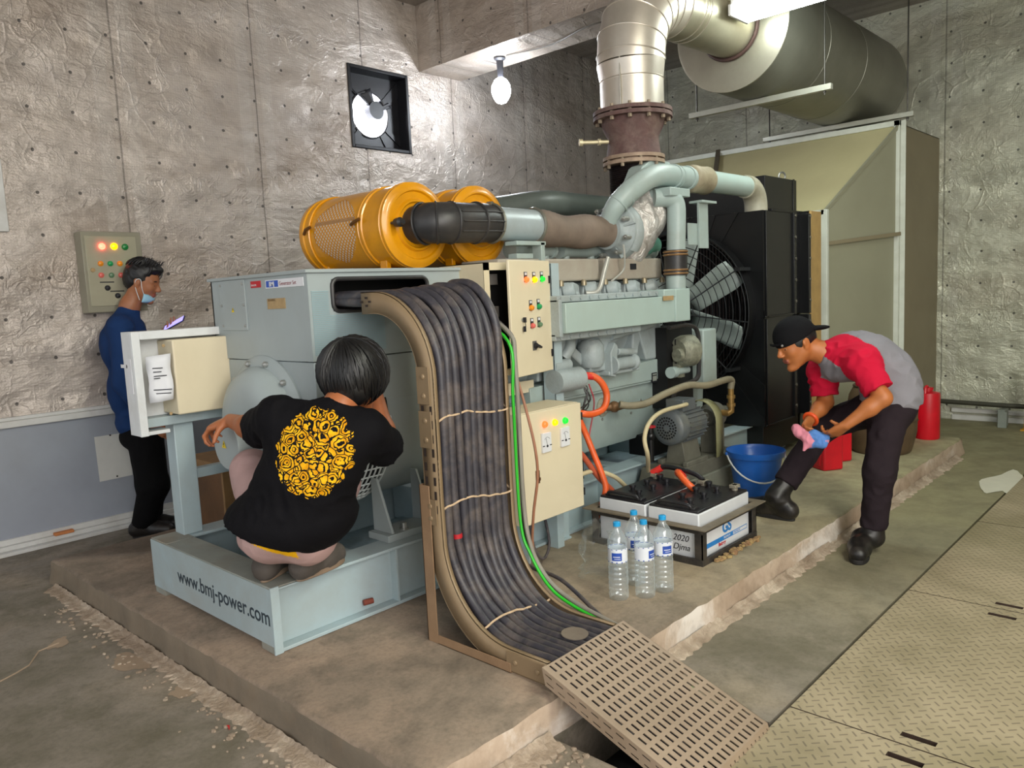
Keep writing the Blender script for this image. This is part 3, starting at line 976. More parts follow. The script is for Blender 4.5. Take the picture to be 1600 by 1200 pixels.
for yy, sg in ((2.60, 1), (3.52, -1)):
    m.piece()
    m.box((1.95, min(yy, yy+sg*0.14), SZ), (2.5, max(yy, yy+sg*0.14), SZ+0.03))
    for xx in (1.98, 2.2, 2.45): m.prism([(yy+sg*0.01, SZ+0.03), (yy+sg*0.14, SZ+0.03), (yy+sg*0.14, SZ+0.26), (yy+sg*0.10, SZ+0.26)], 'x', xx, xx+0.012)
m.build('mounting_foot', M_alt, alt, bevel=0.002)
m = MB(); m.lathe((2.06, 2.63, SZ+0.03), (0, 0, 1), [(0, 0.022), (0.006, 0.022), (0.006, 0.013), (0.03, 0.012)], 12); m.lathe((2.33, 2.63, SZ+0.03), (0, 0, 1), [(0, 0.022), (0.006, 0.022), (0.006, 0.013), (0.03, 0.012)], 12)
m.build('bolt', M_bolt, alt)
# bearing bracket with dome
bcy, bcz = 3.05, 0.76
m = MB(); m.lathe((AX0+0.01, bcy, bcz), (-1, 0, 0), [(0, 0.31), (0.015, 0.31), (0.03, 0.295), (0.035, 0.265), (0.055, 0.262), (0.10, 0.235), (0.125, 0.18), (0.128, 0.12)], 56)
m.build('bearing_bracket', M_alt, alt)
m = MB()
for k in range(12):
    a = 2*PI*k/12+0.25; m.lathe((AX0-0.022, bcy+0.283*math.cos(a), bcz+0.283*math.sin(a)), (-1, 0, 0), [(0, 0.013), (0.012, 0.013), (0.017, 0.008), (0.02, 0.0)], 10)
m.build('bolt', M_bolt, alt)
pc = V((1.69, 3.05, 0.715))
m = MB(); m.lathe((AX0-0.08, pc.y, pc.z), (-1, 0, 0), [(0, 0.15), (0.015, 0.125), (0.035, 0.108), (0.111, 0.108), (0.118, 0.103), (0.120, 0.0)], 48)
ec = m.build('end_cover', M_alt, alt)
def warn(c, xd, s, parent):
    """yellow warning triangle; xd: direction of reading, normal = xd x z"""
    c = V(c); xd = V(xd).normalized(); n = xd.cross(V((0, 0, 1)))
    m = MB(); m.add([c-xd*s, c+xd*s, c+V((0, 0, s*1.7))], [(0, 1, 2)])
    o = m.build('warning_label', M_yel, parent, smooth=0)
    m = MB(); q = c+n*0.0012+V((0, 0, s*0.3))
    m.add([q-xd*s*0.1, q+xd*s*0.12, q+xd*s*0.22+V((0, 0, s*0.5)), q-xd*s*0.02+V((0, 0, s*0.42)), q+xd*s*0.05+V((0, 0, s*0.95)), q-xd*s*0.25+V((0, 0, s*0.45)), q-xd*s*0.02+V((0, 0, s*0.35))], [(0, 1, 3, 6), (3, 2, 4, 5)])
    m.build('bolt_symbol', M_ink, o, smooth=0)
warn((AX0-0.202, 3.06, 0.715-0.014), (0, -1, 0), 0.019, alt)
# cover plate with screws, labels on the end face
m = MB(); A = V((1.6870, 3.3723, 1.3967)); B = V((1.6870, 3.1451, 1.1769))
m.box((AX0-0.006, B.y, B.z), (AX0, A.y, A.z)); m.build('access_cover', M_alt, alt, bevel=0.001)
m = MB()
for (y, z) in [(yy, zz) for yy in (A.y-0.015, B.y+0.015) for zz in (A.z-0.02, (A.z+B.z)/2, B.z+0.02)]: m.lathe((AX0-0.005, y, z), (-1, 0, 0), [(0, 0.006), (0.004, 0.006), (0.006, 0.0)], 10)
m.build('screw', M_bolt, alt)
warn((AX0-0.0075, (A.y+B.y)/2, (A.z+B.z)/2-0.03), (0, -1, 0), 0.012, alt)
def plate_label(p, q, mat, name='label', off=0.003):
    A = AX(p[0], p[1], AX0-off); B = AX(q[0], q[1], AX0-off)
    m = MB(); m.box((AX0-off, B.y, B.z), (AX0-0.0005, A.y, A.z)); return m.build(name, mat, alt, smooth=0), A, B
_, A, B = plate_label((391, 440), (407, 449), M_red)
text('lettering', 'DANGER', 0.011, (AX0-0.0034, A.y-0.004, B.z+0.007), (0, -1, 0), (0, 0, 1), M_label, alt, 0.0002)
_, A, B = plate_label((414, 438), (474, 446.5), M_label)
m = MB(); m.box((AX0-0.0034, A.y-0.10, B.z+0.004), (AX0-0.003, A.y-0.006, A.z-0.004)); m.build('label_band', M_blue, alt, smooth=0)
text('lettering', 'BMJ', 0.026, (AX0-0.0038, A.y-0.03, B.z+0.008), (0, -1, 0), (0, 0, 1), M_label, alt, 0.0002, bold=0.0008)
text('lettering', 'Generator Set', 0.022, (AX0-0.0036, A.y-0.108, B.z+0.009), (0, -1, 0), (0, 0, 1), pmat('text_red', '8a4448', 0.6), alt, 0.0002)
_, A, B = plate_label((417, 467), (446, 482), M_tan)
text('lettering', 'BEARING', 0.014, (AX0-0.0036, A.y-0.01, B.z+0.032), (0, -1, 0), (0, 0, 1), pmat('text_brown', '6c5434', 0.6), alt, 0.0002)

# ---- box on legs beside the alternator ------------------------------------
bx = thing('terminal_cabinet', (1.45, 3.5, 0.25), 'cream terminal box in an open white frame on grey steel legs, left of the alternator', 'electrical box')
m = MB(); m.box((1.47, 3.49, SZ), (1.56, 3.58, 0.78)); m.build('leg', M_gblue, bx, bevel=0.004)
m = MB(); m.box((1.56, 3.51, 0.50), (2.1, 3.56, 0.545)); m.build('brace', M_gblue, bx, bevel=0.003)
m = MB(); m.box((1.335, 3.45, 0.775), (1.98, 3.60, 0.815)); m.build('shelf_beam', M_gblue, bx, bevel=0.003)
m = MB()
fx0, fx1, fy0, fy1, fz0, fz1 = 1.30, 1.93, 3.43, 3.53, 0.745, 1.195
m.box((fx0, fy0, fz0), (fx0+0.018, fy1, fz1)); m.box((fx0+0.018, fy0, fz1-0.016), (fx1, fy1, fz1)); m.box((fx0+0.018, fy1-0.012, 0.816), (fx1, fy1, fz1-0.016))
m.box((fx0+0.018, fy0, fz0), (fx0+0.13, fy1, fz0+0.016)); m.box((fx0, fy0-0.012, fz0-0.001), (fx0+0.034, fy0, fz1)); m.box((fx0+0.034, fy0-0.012, fz1-0.035), (fx1, fy0, fz1))
m.build('frame', pmat('frame_white', 'd9dcdd', 0.4, var=0.04, dirt='a59a8c', dirt_amt=0.25), bx, bevel=0.002)
m = MB(); m.box((1.445, 3.36, 0.825), (1.92, 3.518, 1.152)); m.build('box', M_cream, bx, bevel=0.006)
m = MB()
for (px, py) in ((255, 540), (267, 646)): m.lathe(AY(px, py, 3.36), (0, -1, 0), [(0, 0.007), (0.003, 0.007), (0.004, 0.0)], 12)
m.build('screw', M_tan, bx)
m = MB()
a, b = V((1.345, 3.42, 1.10)), V((1.41, 3.352, 0.86))
rows = [[V((1.350+0.085*u, 3.415-0.045*u+0.008*math.sin(9*w+5*u), 1.085-0.20*w+0.01*u)) for u in (0, 0.35, 0.7, 1)] for w in [i/7 for i in range(8)]]
m.sheet(rows); pn = m.build('paper_note', M_label, bx, solid=0.001)
m = MB()
for k, (u0, u1, w) in enumerate(((0.2, 0.6, .25), (0.2, 0.55, .33), (0.2, .8, .42), (0.2, .5, .47), (.2, .9, .72), (.2, .85, .8))):
    p = V((1.350+0.085*u0, 3.410-0.045*u0+0.008*math.sin(9*w+5*u0), 1.085-0.20*w)); q = V((1.350+0.085*u1, 3.410-0.045*u1+0.008*math.sin(9*w+5*u1), 1.085-0.20*w))
    m.bar(p, q, 0.002, 0.004)
m.build('writing', M_ink, pn, smooth=0)
m = MB(); m.box((fx0-0.0015, 3.45, 0.93), (fx0, 3.50, 1.08)); m.box((fx0-0.0015, 3.49, 1.04), (fx0, 3.56, 1.055)); m.build('marking', M_label, bx, smooth=0)

# ---- engine -----------------------------------------------------------------
eng = thing('diesel_engine', (3.6, 3.06, SZ), 'large pale grey-green diesel engine with pipes and turbocharger, between control cabinet and radiator', 'engine')
EC = 3.06
def mir(poly):
    return poly+[(2*EC-y, z) for (y, z) in reversed(poly)]
m = MB()
m.prism(mir([(2.74, 0.70), (2.70, 0.90), (2.655, 1.02), (2.645, 1.24)]), 'x', 2.75, 4.16)
m.build('engine_block', M_engc, eng, bevel=0.006)
m = MB(); m.prism(mir([(2.70, 0.36), (2.655, 0.44), (2.65, 0.70)]), 'x', 2.85, 4.17)
m.prism(mir([(2.62, 0.70), (2.62, 0.715), (2.66, 0.72)]), 'x', 2.85, 4.19)
m.build('sump', M_eng, eng, bevel=0.004)
m = MB(); m.prism([(2.9, 0.715), (4.19, 0.715), (4.10, 0.84), (3.3, 0.815), (2.9, 0.80)], 'y', 2.61, 2.75)
m.build('crankcase_cover', M_eng, eng, bevel=0.004)
# casting webs and bulges of the block
m = MB()
for k, x in enumerate((3.02, 3.22, 3.62, 3.86, 4.02)):
    m.prism([(x, 1.05), (x+0.12, 1.05), (x+0.05, 0.93), (x+0.02, 0.82), (x-0.03, 0.82)], 'y', 2.635-0.008*(k % 2), 2.72)
m.prism([(2.95, 1.06), (3.28, 1.06), (3.18, 0.93), (3.10, 0.95)], 'y', 2.60, 2.7)
m.prism([(3.20, 0.97), (3.28, 0.98), (3.50, 0.82), (3.44, 0.80)], 'y', 2.61, 2.7)
m.prism([(3.88, 1.07), (4.15, 1.07), (4.12, 0.84), (3.98, 0.84)], 'y', 2.62, 2.7)
m.box((3.36, 2.575, 0.83), (3.56, 2.66, 1.02))
m.prism([(3.5, 1.03), (3.56, 1.06), (3.82, 1.06), (3.82, 1.03), (3.6, 0.96), (3.56, 0.90), (3.52, 0.92)], 'y', 2.60, 2.68)
m.build('casting_web', M_engc, eng, bevel=0.012, seg=3)
m = MB()
m.cyl((3.1, 2.60, 1.055), (3.62, 2.58, 1.02), 0.022, None, 14); m.cyl((3.55, 2.57, 1.01), (3.98, 2.58, 1.055), 0.018, None, 14)
m.tube(catmull([(3.22, 2.6, 1.03), (3.20, 2.585, 0.98), (3.16, 2.60, 0.93)], 5), [0.03]*11, 12)
m.lathe((3.40, 2.60, 0.86), (0, 0, 1), [(0, 0.06), (0.03, 0.075), (0.12, 0.072), (0.15, 0.05)], 20)
m.build('oil_gallery', M_engc, eng)
of = thing
m = MB()
m.lathe((3.50, 2.54, 0.86), (1, 0, 0), [(0, 0.052), (0.018, 0.052), (0.02, 0.035), (0.20, 0.035), (0.205, 0.046), (0.225, 0.046)], 20)
m.lathe((3.56, 2.54, 0.93), (1, 0, -0.08), [(0, 0.02), (0.18, 0.02)], 14)
m.prism([(3.49, 0.80), (3.53, 0.79), (3.55, 0.90), (3.56, 0.96), (3.53, 0.985), (3.49, 0.93)], 'y', 2.53, 2.62)
m.box((3.48, 2.54, 0.805), (3.78, 2.65, 0.825))
m.build('oil_cooler', M_engc, eng, bevel=0.004)
# valve covers and heads
m = MB()
for k in range(6):
    x = 2.98+k*0.195
    m.piece()
    m.prism([(x, 1.235), (x+0.17, 1.235), (x+0.165, 1.31), (x+0.12, 1.325), (x+0.03, 1.325), (x+0.005, 1.30)], 'y', 2.615, 2.90)
    m.lathe((x+0.05, 2.63, 1.275), (0.5, -1, 0.25), [(0, 0.05), (0.035, 0.044), (0.06, 0.03), (0.065, 0)], 16)
    m.lathe((x+0.14, 2.62, 1.26), (0, -1, 0), [(0, 0.018), (0.015, 0.018), (0.018, 0)], 8)
m.build('cylinder_head', M_engc, eng, bevel=0.008, seg=2)
m = MB()
for k in range(7):
    x = 2.97+k*0.195; m.lathe((x, 2.60, 1.325), (0, 0, 1), [(-0.02, 0.016), (0.0, 0.016), (0.012, 0.01)], 10)
m.build('injector_nut', pmat('brass_dull', '9c9078', 0.4, 0.6), eng)
m = MB(); m.box((2.72, 2.615, 1.33), (3.525, 2.88, 1.449)); m.build('rocker_cover', M_rock, eng, bevel=0.01, seg=3)
m = MB(); m.box((3.575, 2.615, 1.33), (4.165, 2.88, 1.452)); m.build('rocker_cover', M_rock, eng, bevel=0.01, seg=3)
m = MB(); m.box((2.72, 3.24, 1.33), (4.165, 3.50, 1.45)); m.build('rocker_cover', M_rock, eng, bevel=0.01, seg=3)
m = MB(); m.box((3.525, 2.66, 1.33), (3.575, 2.86, 1.43)); m.box((3.0, 2.9, 1.24), (4.1, 3.22, 1.40)); m.build('valley_cover', M_engc, eng)
m = MB(); A = V((3.8231, 2.6120, 1.4197)); m.box((A.x, 2.608, A.z-0.033), (A.x+0.055, 2.616, A.z)); m.build('name_plate', M_ink, eng)
# long coolant / charge-air panel
PY = 2.42
m = MB(); m.box((2.975, PY, 1.072), (4.13, 2.60, 1.222)); m.build('aftercooler_panel', M_panel, eng, bevel=0.004)
m = MB(); m.box((2.95, PY+0.02, 1.055), (2.975, 2.60, 1.24)); m.box((2.95, PY+0.03, 1.225), (3.86, 2.62, 1.258)); m.box((2.95, PY+0.05, 1.035), (3.7, 2.62, 1.07)); m.build('panel_flange', M_engc, eng, bevel=0.004)
m = MB()
for k in range(12):
    x = 2.98+k*0.078; m.lathe((x, PY+0.035, 1.243), (0, -1, 0), [(0, 0.011), (0.012, 0.011), (0.013, 0)], 6)
for k in range(9):
    x = 2.99+k*0.078; m.lathe((x, PY+0.055, 1.05), (0, -1, 0), [(0, 0.011), (0.012, 0.011), (0.013, 0)], 6)
m.build('bolt', M_engc, eng)
m = MB(); m.box((3.86, PY-0.008, 1.215), (4.135, 2.60, 1.262)); m.box((3.98, PY-0.01, 1.07), (4.142, 2.60, 1.262)); m.build('panel_outlet', M_panel, eng, bevel=0.006)
m = MB(); A = V((3.9051, 2.4110, 1.2103)); m.box((A.x-0.06, PY-0.0105, A.z-0.012), (A.x+0.05, PY-0.008, A.z+0.014)); m.build('label', M_tan, eng, smooth=0)
m = MB(); A = V((4.0089, 2.6090, 0.7590)); m.box((A.x, 2.605, A.z-0.06), (A.x+0.055, 2.611, A.z)); m.build('data_plate', M_ink, eng)
m = MB(); m.box((A.x+0.006, 2.6042, A.z-0.05), (A.x+0.049, 2.605, A.z-0.02)); m.box((A.x+0.006, 2.6042, A.z-0.014), (A.x+0.049, 2.605, A.z-0.005)); m.build('plate_print', pmat('print_grey', '8f948c', 0.5), eng, smooth=0)
# intake manifold pipes on top
m = MB()
for (x0, x1) in ((3.0, 3.34), (3.40, 3.75), (4.05, 4.35)):
    m.piece()
    m.lathe((x0, 2.80, 1.51), (1, 0, 0), [(0, 0.05), (0.02, 0.05), (0.021, 0.042), (x1-x0-0.02, 0.042), (x1-x0-0.019, 0.05), (x1-x0, 0.05)], 20)
    for x in (x0+0.06, x1-0.06): m.cyl((x, 2.80, 1.44), (x, 2.80, 1.50), 0.024, None, 12)
m.build('intake_manifold', M_eng, eng)
m = MB(); m.lathe((4.10, 2.79, 1.545), (1, 0, 0), [(0, 0.055), (0.14, 0.055), (0.15, 0.065), (0.17, 0.065), (0.175, 0.055), (0.26, 0.055), (0.27, 0.04)], 20)
m.tube([(4.22, 2.9, 1.44), (4.22, 2.9, 1.95)], 0.022, 12); m.box((4.0, 2.84, 1.60), (4.34, 2.9, 1.615))
m.build('coolant_tube', M_teal, eng)
m = MB(); m.box((2.86, 2.62, 1.45), (2.98, 2.68, 1.475)); m.box((3.02, 2.60, 1.36), (3.05, 2.66, 1.53)); m.box((2.84, 2.60, 1.515), (3.06, 2.68, 1.535)); m.build('pipe_bracket', M_eng, eng, bevel=0.002)

# turbocharger
T = V((3.78, 2.68, 1.605))
turbo = MB()
turbo.lathe(T+V((-0.09, 0, 0)), (1, 0, 0), [(0, 0.085), (0.0, 0.10), (0.025, 0.105), (0.045, 0.13), (0.06, 0.155), (0.10, 0.165), (0.12, 0.16), (0.13, 0.125), (0.19, 0.10), (0.2, 0.0)], 40)
pts, rr = [], []
for k in range(22):
    a = math.radians(-100+k*15.5)
    pts.append(T+V((0.02, 0.125*math.cos(a), 0.125*math.sin(a)))); rr.append(0.030+0.024*k/21)
turbo.tube(pts, rr, 14)
turbo.build('turbocharger', M_engc, eng)
m = MB()
for k in range(8):
    a = 2*PI*k/8+0.3
    m.lathe(T+V((-0.075, 0.135*math.cos(a), 0.135*math.sin(a))), (-1, 0, 0), [(-0.03, 0.014), (0.015, 0.014), (0.016, 0.007), (0.03, 0.006)], 10)
m.build('bolt', M_bolt, eng)
m = MB()
for a in (0.4, 1.7, 2.9, 4.3, 5.5):
    m.piece(); d = V((0, math.cos(a), math.sin(a))); m.bar(T+V((-0.055, 0, 0))+d*0.09, T+V((-0.03, 0, 0))+d*0.165, 0.012, 0.03, (1, 0, 0))
m.build('housing_rib', M_engc, eng, bevel=0.003)
# silver heat blanket of the exhaust manifold (built with the field mesher further down)
# cross-over pipe: turbo outlet -> radiator
XP = [(3.68, 2.66, 1.66), (3.69, 2.60, 1.75), (3.78, 2.55, 1.835), (3.92, 2.53, 1.905), (4.05, 2.52, 1.93), (4.2, 2.52, 1.93)]
m = MB(); m.tube(catmull(XP, 6), [0.052+0.012*min(1, i/12) for i in range(31)], 20)
m.build('charge_pipe', M_eng, eng)
m = MB(); m.tube([(4.2, 2.52, 1.93), (4.36, 2.52, 1.93)], 0.067, 24); m.build('charge_pipe', M_eng, eng)
m = MB(); m.ring((4.16, 2.52, 1.93), (1, 0, 0), 0.066, 0.006); m.ring((4.31, 2.52, 1.93), (1, 0, 0), 0.069, 0.006)
m.ring((3.735, 2.575, 1.79), (0.6, -0.2, 0.5), 0.060, 0.006); m.ring((3.70, 2.595, 1.757), (0.4, -0.4, 0.6), 0.060, 0.006)
m.build('clamp_band', M_eng, eng)
m = MB(); m.lathe((4.35, 2.52, 1.93), (1, 0, 0), [(0, 0.068), (0.01, 0.08), (0.03, 0.086), (0.12, 0.083), (0.19, 0.088), (0.21, 0.08), (0.22, 0.07)], 24)
m.build('hose_coupling', pmat('coupling_tan', '9b9078', 0.6, var=0.15, scale=20, dirt='5c5140', dirt_amt=0.6), eng)
m = MB(); m.tube([(4.55, 2.52, 1.93), (5.12, 2.52, 1.93)], 0.068, 24); m.build('charge_pipe', M_panel, eng)
m = MB()
el = [V((5.12+0.13*math.sin(a), 2.52, 1.93-0.13*(1-math.cos(a)))) for a in [PI/2*k/8 for k in range(9)]]
m.tube([(5.09, 2.52, 1.93)]+el+[(5.25, 2.52, 1.765)], 0.078, 24)
m.build('pipe_elbow', pmat('elbow_tan', 'aaa694', 0.5, var=0.12, scale=20, dirt='857858', dirt_amt=0.5), eng)
# bracket saddle over the pipe and the vertical branch
m = MB(); m.prism([(3.82, 1.86), (4.20, 1.86), (4.20, 2.02), (4.02, 2.03), (3.90, 1.97)], 'y', 2.56, 2.66); m.box((4.0, 2.44, 1.80), (4.22, 2.66, 1.85))
m.build('pipe_saddle', M_eng, eng, bevel=0.006)
m = MB(); vt = [(4.00, 2.56, 1.80), (4.08, 2.50, 1.795), (4.115, 2.48, 1.76), (4.115, 2.475, 1.68), (4.10, 2.475, 1.47)]
m.piece(); m.tube(catmull(vt, 6), 0.055, 22); m.piece(); m.tube([(4.095, 2.475, 1.36), (4.09, 2.475, 1.25)], 0.058, 22); m.build('vertical_pipe', M_eng, eng)
m = MB(); m.lathe((4.095, 2.475, 1.34), (0, 0, 1), [(0, 0.062), (0.0, 0.068), (0.15, 0.068), (0.15, 0.062)], 24); m.build('rubber_sleeve', M_rub, eng)
m = MB()
for z in (1.352, 1.372, 1.462, 1.48): m.ring((4.095, 2.475, z), (0, 0, 1), 0.069, 0.006)
m.build('hose_clamp', pmat('clamp_copper', 'b08a62', 0.35, 0.7), eng)
m = MB()
a, b = V((4.3660, 2.4400, 1.7827)), V((4.3550, 2.4400, 1.5002))
m.box((a.x-0.055, 2.435, b.z), (a.x+0.055, 2.45, a.z)); m.box((a.x-0.06, 2.41, a.z-0.01), (a.x+0.12, 2.50, a.z+0.005))
m.prism([(a.x-0.05, b.z+0.02), (a.x-0.16, b.z+0.02), (a.x-0.16, b.z+0.15), (a.x-0.05, b.z+0.15)], 'y', 2.45, 2.46)
m.build('bracket_plate', M_eng, eng, bevel=0.002)
# thin oil lines
m = MB()
m.tube(catmull([V((3.5332, 2.5600, 1.4528)), V((3.4931, 2.5600, 1.3731)), V((3.4535, 2.5600, 1.2941)), V((3.4188, 2.5700, 1.2643)), V((3.3726, 2.6000, 1.2634))], 5), 0.013, 10)
m.tube(catmull([V((3.6689, 2.5500, 1.5233)), V((3.6775, 2.5500, 1.4523)), V((3.6899, 2.5700, 1.3819)), V((3.6111, 2.6000, 1.3202))], 5), 0.006, 8)
m.build('oil_line', pmat('line_pale', 'b9b9b2', 0.35, 0.3), eng)
# far-side dark intake pipe
m = MB(); m.tube(catmull([(3.55, 3.55, 1.80), (3.7, 3.5, 1.82), (4.0, 3.4, 1.86), (4.4, 3.4, 1.86), (5.2, 3.4, 1.86)], 6), 0.085, 22)
m.build('far_side_pipe', pmat('far_pipe_grey', '59605b', 0.4, var=0.1), eng)
# starter motor and small fittings at the near side
m = MB()
s0, s1 = V((3.0145, 2.5200, 0.8263)), V((3.2036, 2.5200, 0.8181))
m.lathe(s0-V((0.03, 0, 0)), (1, 0, 0), [(0, 0.06), (0.20, 0.06), (0.21, 0.05), (0.222, 0.045), (0.225, 0)], 24)
m.lathe(s0+V((-0.02, 0.02, 0.075)), (1, 0, 0), [(0, 0.032), (0.13, 0.032), (0.135, 0.02)], 16)
m.build('starter_motor', M_engc, eng)
m = MB()
for k in range(5):
    r_ = random.Random(k)
    p = s0+V((0.17, -0.02, -0.03))
    pts = [p, p+V((0.03*r_.random(), -0.03, -0.07*r_.random()-0.02)), p+V((-0.05+0.1*r_.random(), -0.01, -0.13)), p+V((-0.08+0.05*k, 0.02, -0.16-0.05*r_.random()))]
    m.tube(catmull(pts, 5), 0.0035, 6)
m.build('starter_wiring', M_rub, eng)
# charging alternator + belt guard at the radiator end
al = V((4.2034, 2.5000, 0.8806))
m = MB(); m.lathe(al+V((-0.07, 0, 0)), (1, -0.25, 0), [(0, 0.03), (0, 0.07), (0.02, 0.09), (0.05, 0.098), (0.11, 0.098), (0.13, 0.08), (0.14, 0.03)], 24)
m.lathe(al+V((-0.10, -0.01, -0.02)), (1, -0.25, 0), [(0, 0.02), (0.0, 0.04), (0.03, 0.045)], 16)
m.box((al.x-0.06, 2.49, al.z-0.16), (al.x-0.01, 2.54, al.z-0.05))
m.build('charging_alternator', pmat('cast_dirty', '90917f', 0.5, 0.25, var=0.25, scale=40, dirt='3c3a33', dirt_amt=0.7, bump=0.4, bscale=120), eng)
m = MB()
for k in range(12):
    a = 2*PI*k/12
    c = al+V((-0.065, 0.015, 0)); m.bar(c+V((0.0, 0.04*math.cos(a), 0.04*math.sin(a))), c+V((0.0, 0.075*math.cos(a), 0.075*math.sin(a))), 0.008, 0.006, (1, 0, 0))
m.build('alternator_vents', M_blk2, eng, smooth=0)
m = MB(); A = V((4.3777, 2.5000, 0.9788)); B = V((4.5525, 2.5000, 0.6330))
m.box((A.x, 2.46, B.z-0.01), (A.x+0.17, 2.62, A.z+0.02)); m.build('belt_guard', M_eng, eng, bevel=0.01)
m = MB(); m.box((A.x-0.30, 2.54, B.z-0.1), (A.x, 2.70, A.z+0.05)); m.build('guard_back', M_blk2, eng)
m = MB(); m.tube(catmull([V((3.9765, 2.4600, 1.0367)), V((4.1949, 2.4600, 1.0382)), V((4.2901, 2.4500, 0.9849)), V((4.2803, 2.4400, 0.7875)), V((4.2459, 2.4400, 0.7036)), V((4.0844, 2.4700, 0.6700)), V((4.0723, 2.5000, 0.6034))], 6), 0.014, 8); m.build('belt_hose', M_rub, eng)
m = MB(); a = V((4.0648, 2.5000, 0.7606)); m.cyl(a, a+V((0.18, 0, 0)), 0.022, None, 14); m.cyl(a+V((-0.02, 0, 0)), a+V((0.03, 0, 0)), 0.035, None, 16); m.build('tension_rod', M_eng, eng)
m = MB(); m.prism([(4.15, 0.40), (4.6, 0.40), (4.62, 0.62), (4.45, 0.80), (4.15, 0.80)], 'y', 2.60, 3.35); m.build('front_cover', M_eng, eng, bevel=0.01)
m = MB(); m.lathe((4.17, 3.06, 1.08), (1, 0, 0), [(0, 0.2), (0.1, 0.2), (0.12, 0.10), (0.55, 0.10)], 28); m.build('fan_hub_shaft', M_blk2, eng)
m = MB()
for (px, py) in ((938, 635), (958, 632), (905, 700), (915, 735), (1000, 625), (1020, 618), (940, 655), (985, 645), (1030, 635)): m.lathe(AY(px, py, 2.655), (0, -1, 0), [(0, 0.008), (0.008, 0.008), (0.009, 0)], 8)
m.build('bolt', M_bolt, eng)
m = MB(); c = V((3.5543, 2.6550, 0.6107)); m.lathe(c, (0, -1, 0), [(0, 0.055), (0.012, 0.055), (0.02, 0.035), (0.03, 0.03)], 20); m.build('drain_flange', pmat('worn_flange', '9d9a8b', 0.5, 0.2, var=0.3, scale=50), eng)
m = MB(); m.tube([c+V((0, -0.02, 0)), c+V((0.04, -0.07, 0.0)), c+V((0.12, -0.08, 0))], [0.02, 0.025, 0.02], 12); m.ball(c+V((0.04, -0.06, 0.0)), 0.033, 14); m.build('drain_valve', pmat('rusty_brass', '7a5a3c', 0.5, 0.4, var=0.25, scale=40), eng)
m = MB(); m.prism([(2.86, 0.36), (3.3, 0.36), (3.3, 0.25), (2.95, 0.25)], 'y', 2.6, 2.75); m.box((3.95, 2.58, SZ), (4.15, 2.75, 0.38)); m.build('engine_mount', M_blk, eng, bevel=0.003)
m = MB(); m.box((2.6, 2.75, 0.5), (2.9, 3.37, 1.2)); m.build('flywheel_housing', M_engc, eng, bevel=0.01)
# ---- radiator ---------------------------------------------------------------
rad = thing('radiator', (5.5, 3.06, SZ), 'tall black radiator with a caged fan in front of the beige air duct', 'radiator')
RX, RY_0, RY_1, RZ0, RZ1 = 5.15, 2.42, 3.70, 0.26, 1.765
fcy, fcz, fr = 3.06, 1.08, 0.585
m = MB(); holed_plate(m, (fcy, fcz), fr, RY_0, RY_1, RZ0, RZ1, RX, 64, 'x')
m.build('shroud_face', M_blk, rad, smooth=0, solid=0.006)
m = MB()
m.box((RX, RY_0, RZ1-0.006), (5.62, RY_1, RZ1)); m.box((RX, RY_0, RZ0), (5.62, RY_1, RZ0+0.006)); m.box((RX, RY_0, RZ0), (5.62, RY_0+0.006, RZ1)); m.box((RX, RY_1-0.006, RZ0), (5.62, RY_1, RZ1))
m.build('shroud_side', M_blk, rad, bevel=0.002)
m = MB(); m.lathe((RX-0.10, fcy, fcz), (1, 0, 0), [(0, fr), (0.13, fr), (0.13, fr-0.012), (0, fr-0.012), (0, fr)], 64, False); m.build('fan_ring', M_blk, rad)
# core with fins
m = MB(); m.box((5.50, RY_0+0.05, RZ0+0.05), (5.66, RY_1-0.05, RZ1-0.05)); m.build('core', M_blk2, rad, smooth=0)
m = MB()
r = random.Random(2)
y = RY_0+0.1
while y < RY_1-0.1:
    m.box((5.492, y, RZ0+0.1), (5.498, y+0.006, RZ1-0.1)); y += 0.026
m.build('core_fins', pmat('core_fin', '6a5f5e', 0.4, 0.4, var=0.4, scale=60), rad, smooth=0)
for kind_z in ((0.26, 1.02), (1.028, 1.765)):
    m = MB()
    z0, z1 = kind_z
    m.box((5.62, RY_0-0.015, z0), (5.66, RY_0+0.08, z1)); m.box((5.66, RY_0+0.03, z0), (5.81, RY_0+0.06, z1)); m.box((5.81, RY_0-0.045, z0), (5.85, RY_0+0.08, z1)); m.box((RX+0.02, RY_0-0.012, z0), (RX+0.05, RY_0, z1))
    m.box((RX+0.0, RY_0-0.012, z0), (5.66, RY_0, z0+0.012))
    m.build('side_column', M_blk, rad, bevel=0.003)
m = MB()
for z in [0.35+0.155*k for k in range(10)]:
    m.lathe((5.64, RY_0-0.014, z), (0, -1, 0), [(0, 0.011), (0.008, 0.011), (0.009, 0)], 8); m.lathe((5.83, RY_0-0.044, z), (0, -1, 0), [(0, 0.011), (0.008, 0.011), (0.009, 0)], 8)
m.build('bolt', pmat('bolt_dull', '77746a', 0.4, 0.6), rad)
m = MB(); m.box((5.50, 2.57, 1.80), (6.05, 3.62, 2.045)); m.box((5.46, 2.50, 1.765), (6.10, 3.66, 1.80)); m.box((5.98, 2.565, 1.80), (6.01, 2.57, 2.05)); m.build('header_tank', M_blk, rad, bevel=0.006)
m = MB(); p = V((5.9725, 2.6500, 2.0794)); m.ring((p.x, 2.65, 2.083), (0.5, 1, 0), 0.03, 0.007, 24, 8); m.cyl((p.x, 2.65, 2.04), (p.x, 2.65, 2.055), 0.015, None, 10); m.build('lifting_eye', M_bolt, rad)
m = MB()
for k in range(6): m.lathe((5.45, 2.6+0.18*k, 1.785), (-1, 0, 0), [(0, 0.01), (0.008, 0.01)], 8)
m.build('bolt', pmat('bolt_dull', '77746a', 0.4, 0.6), rad)
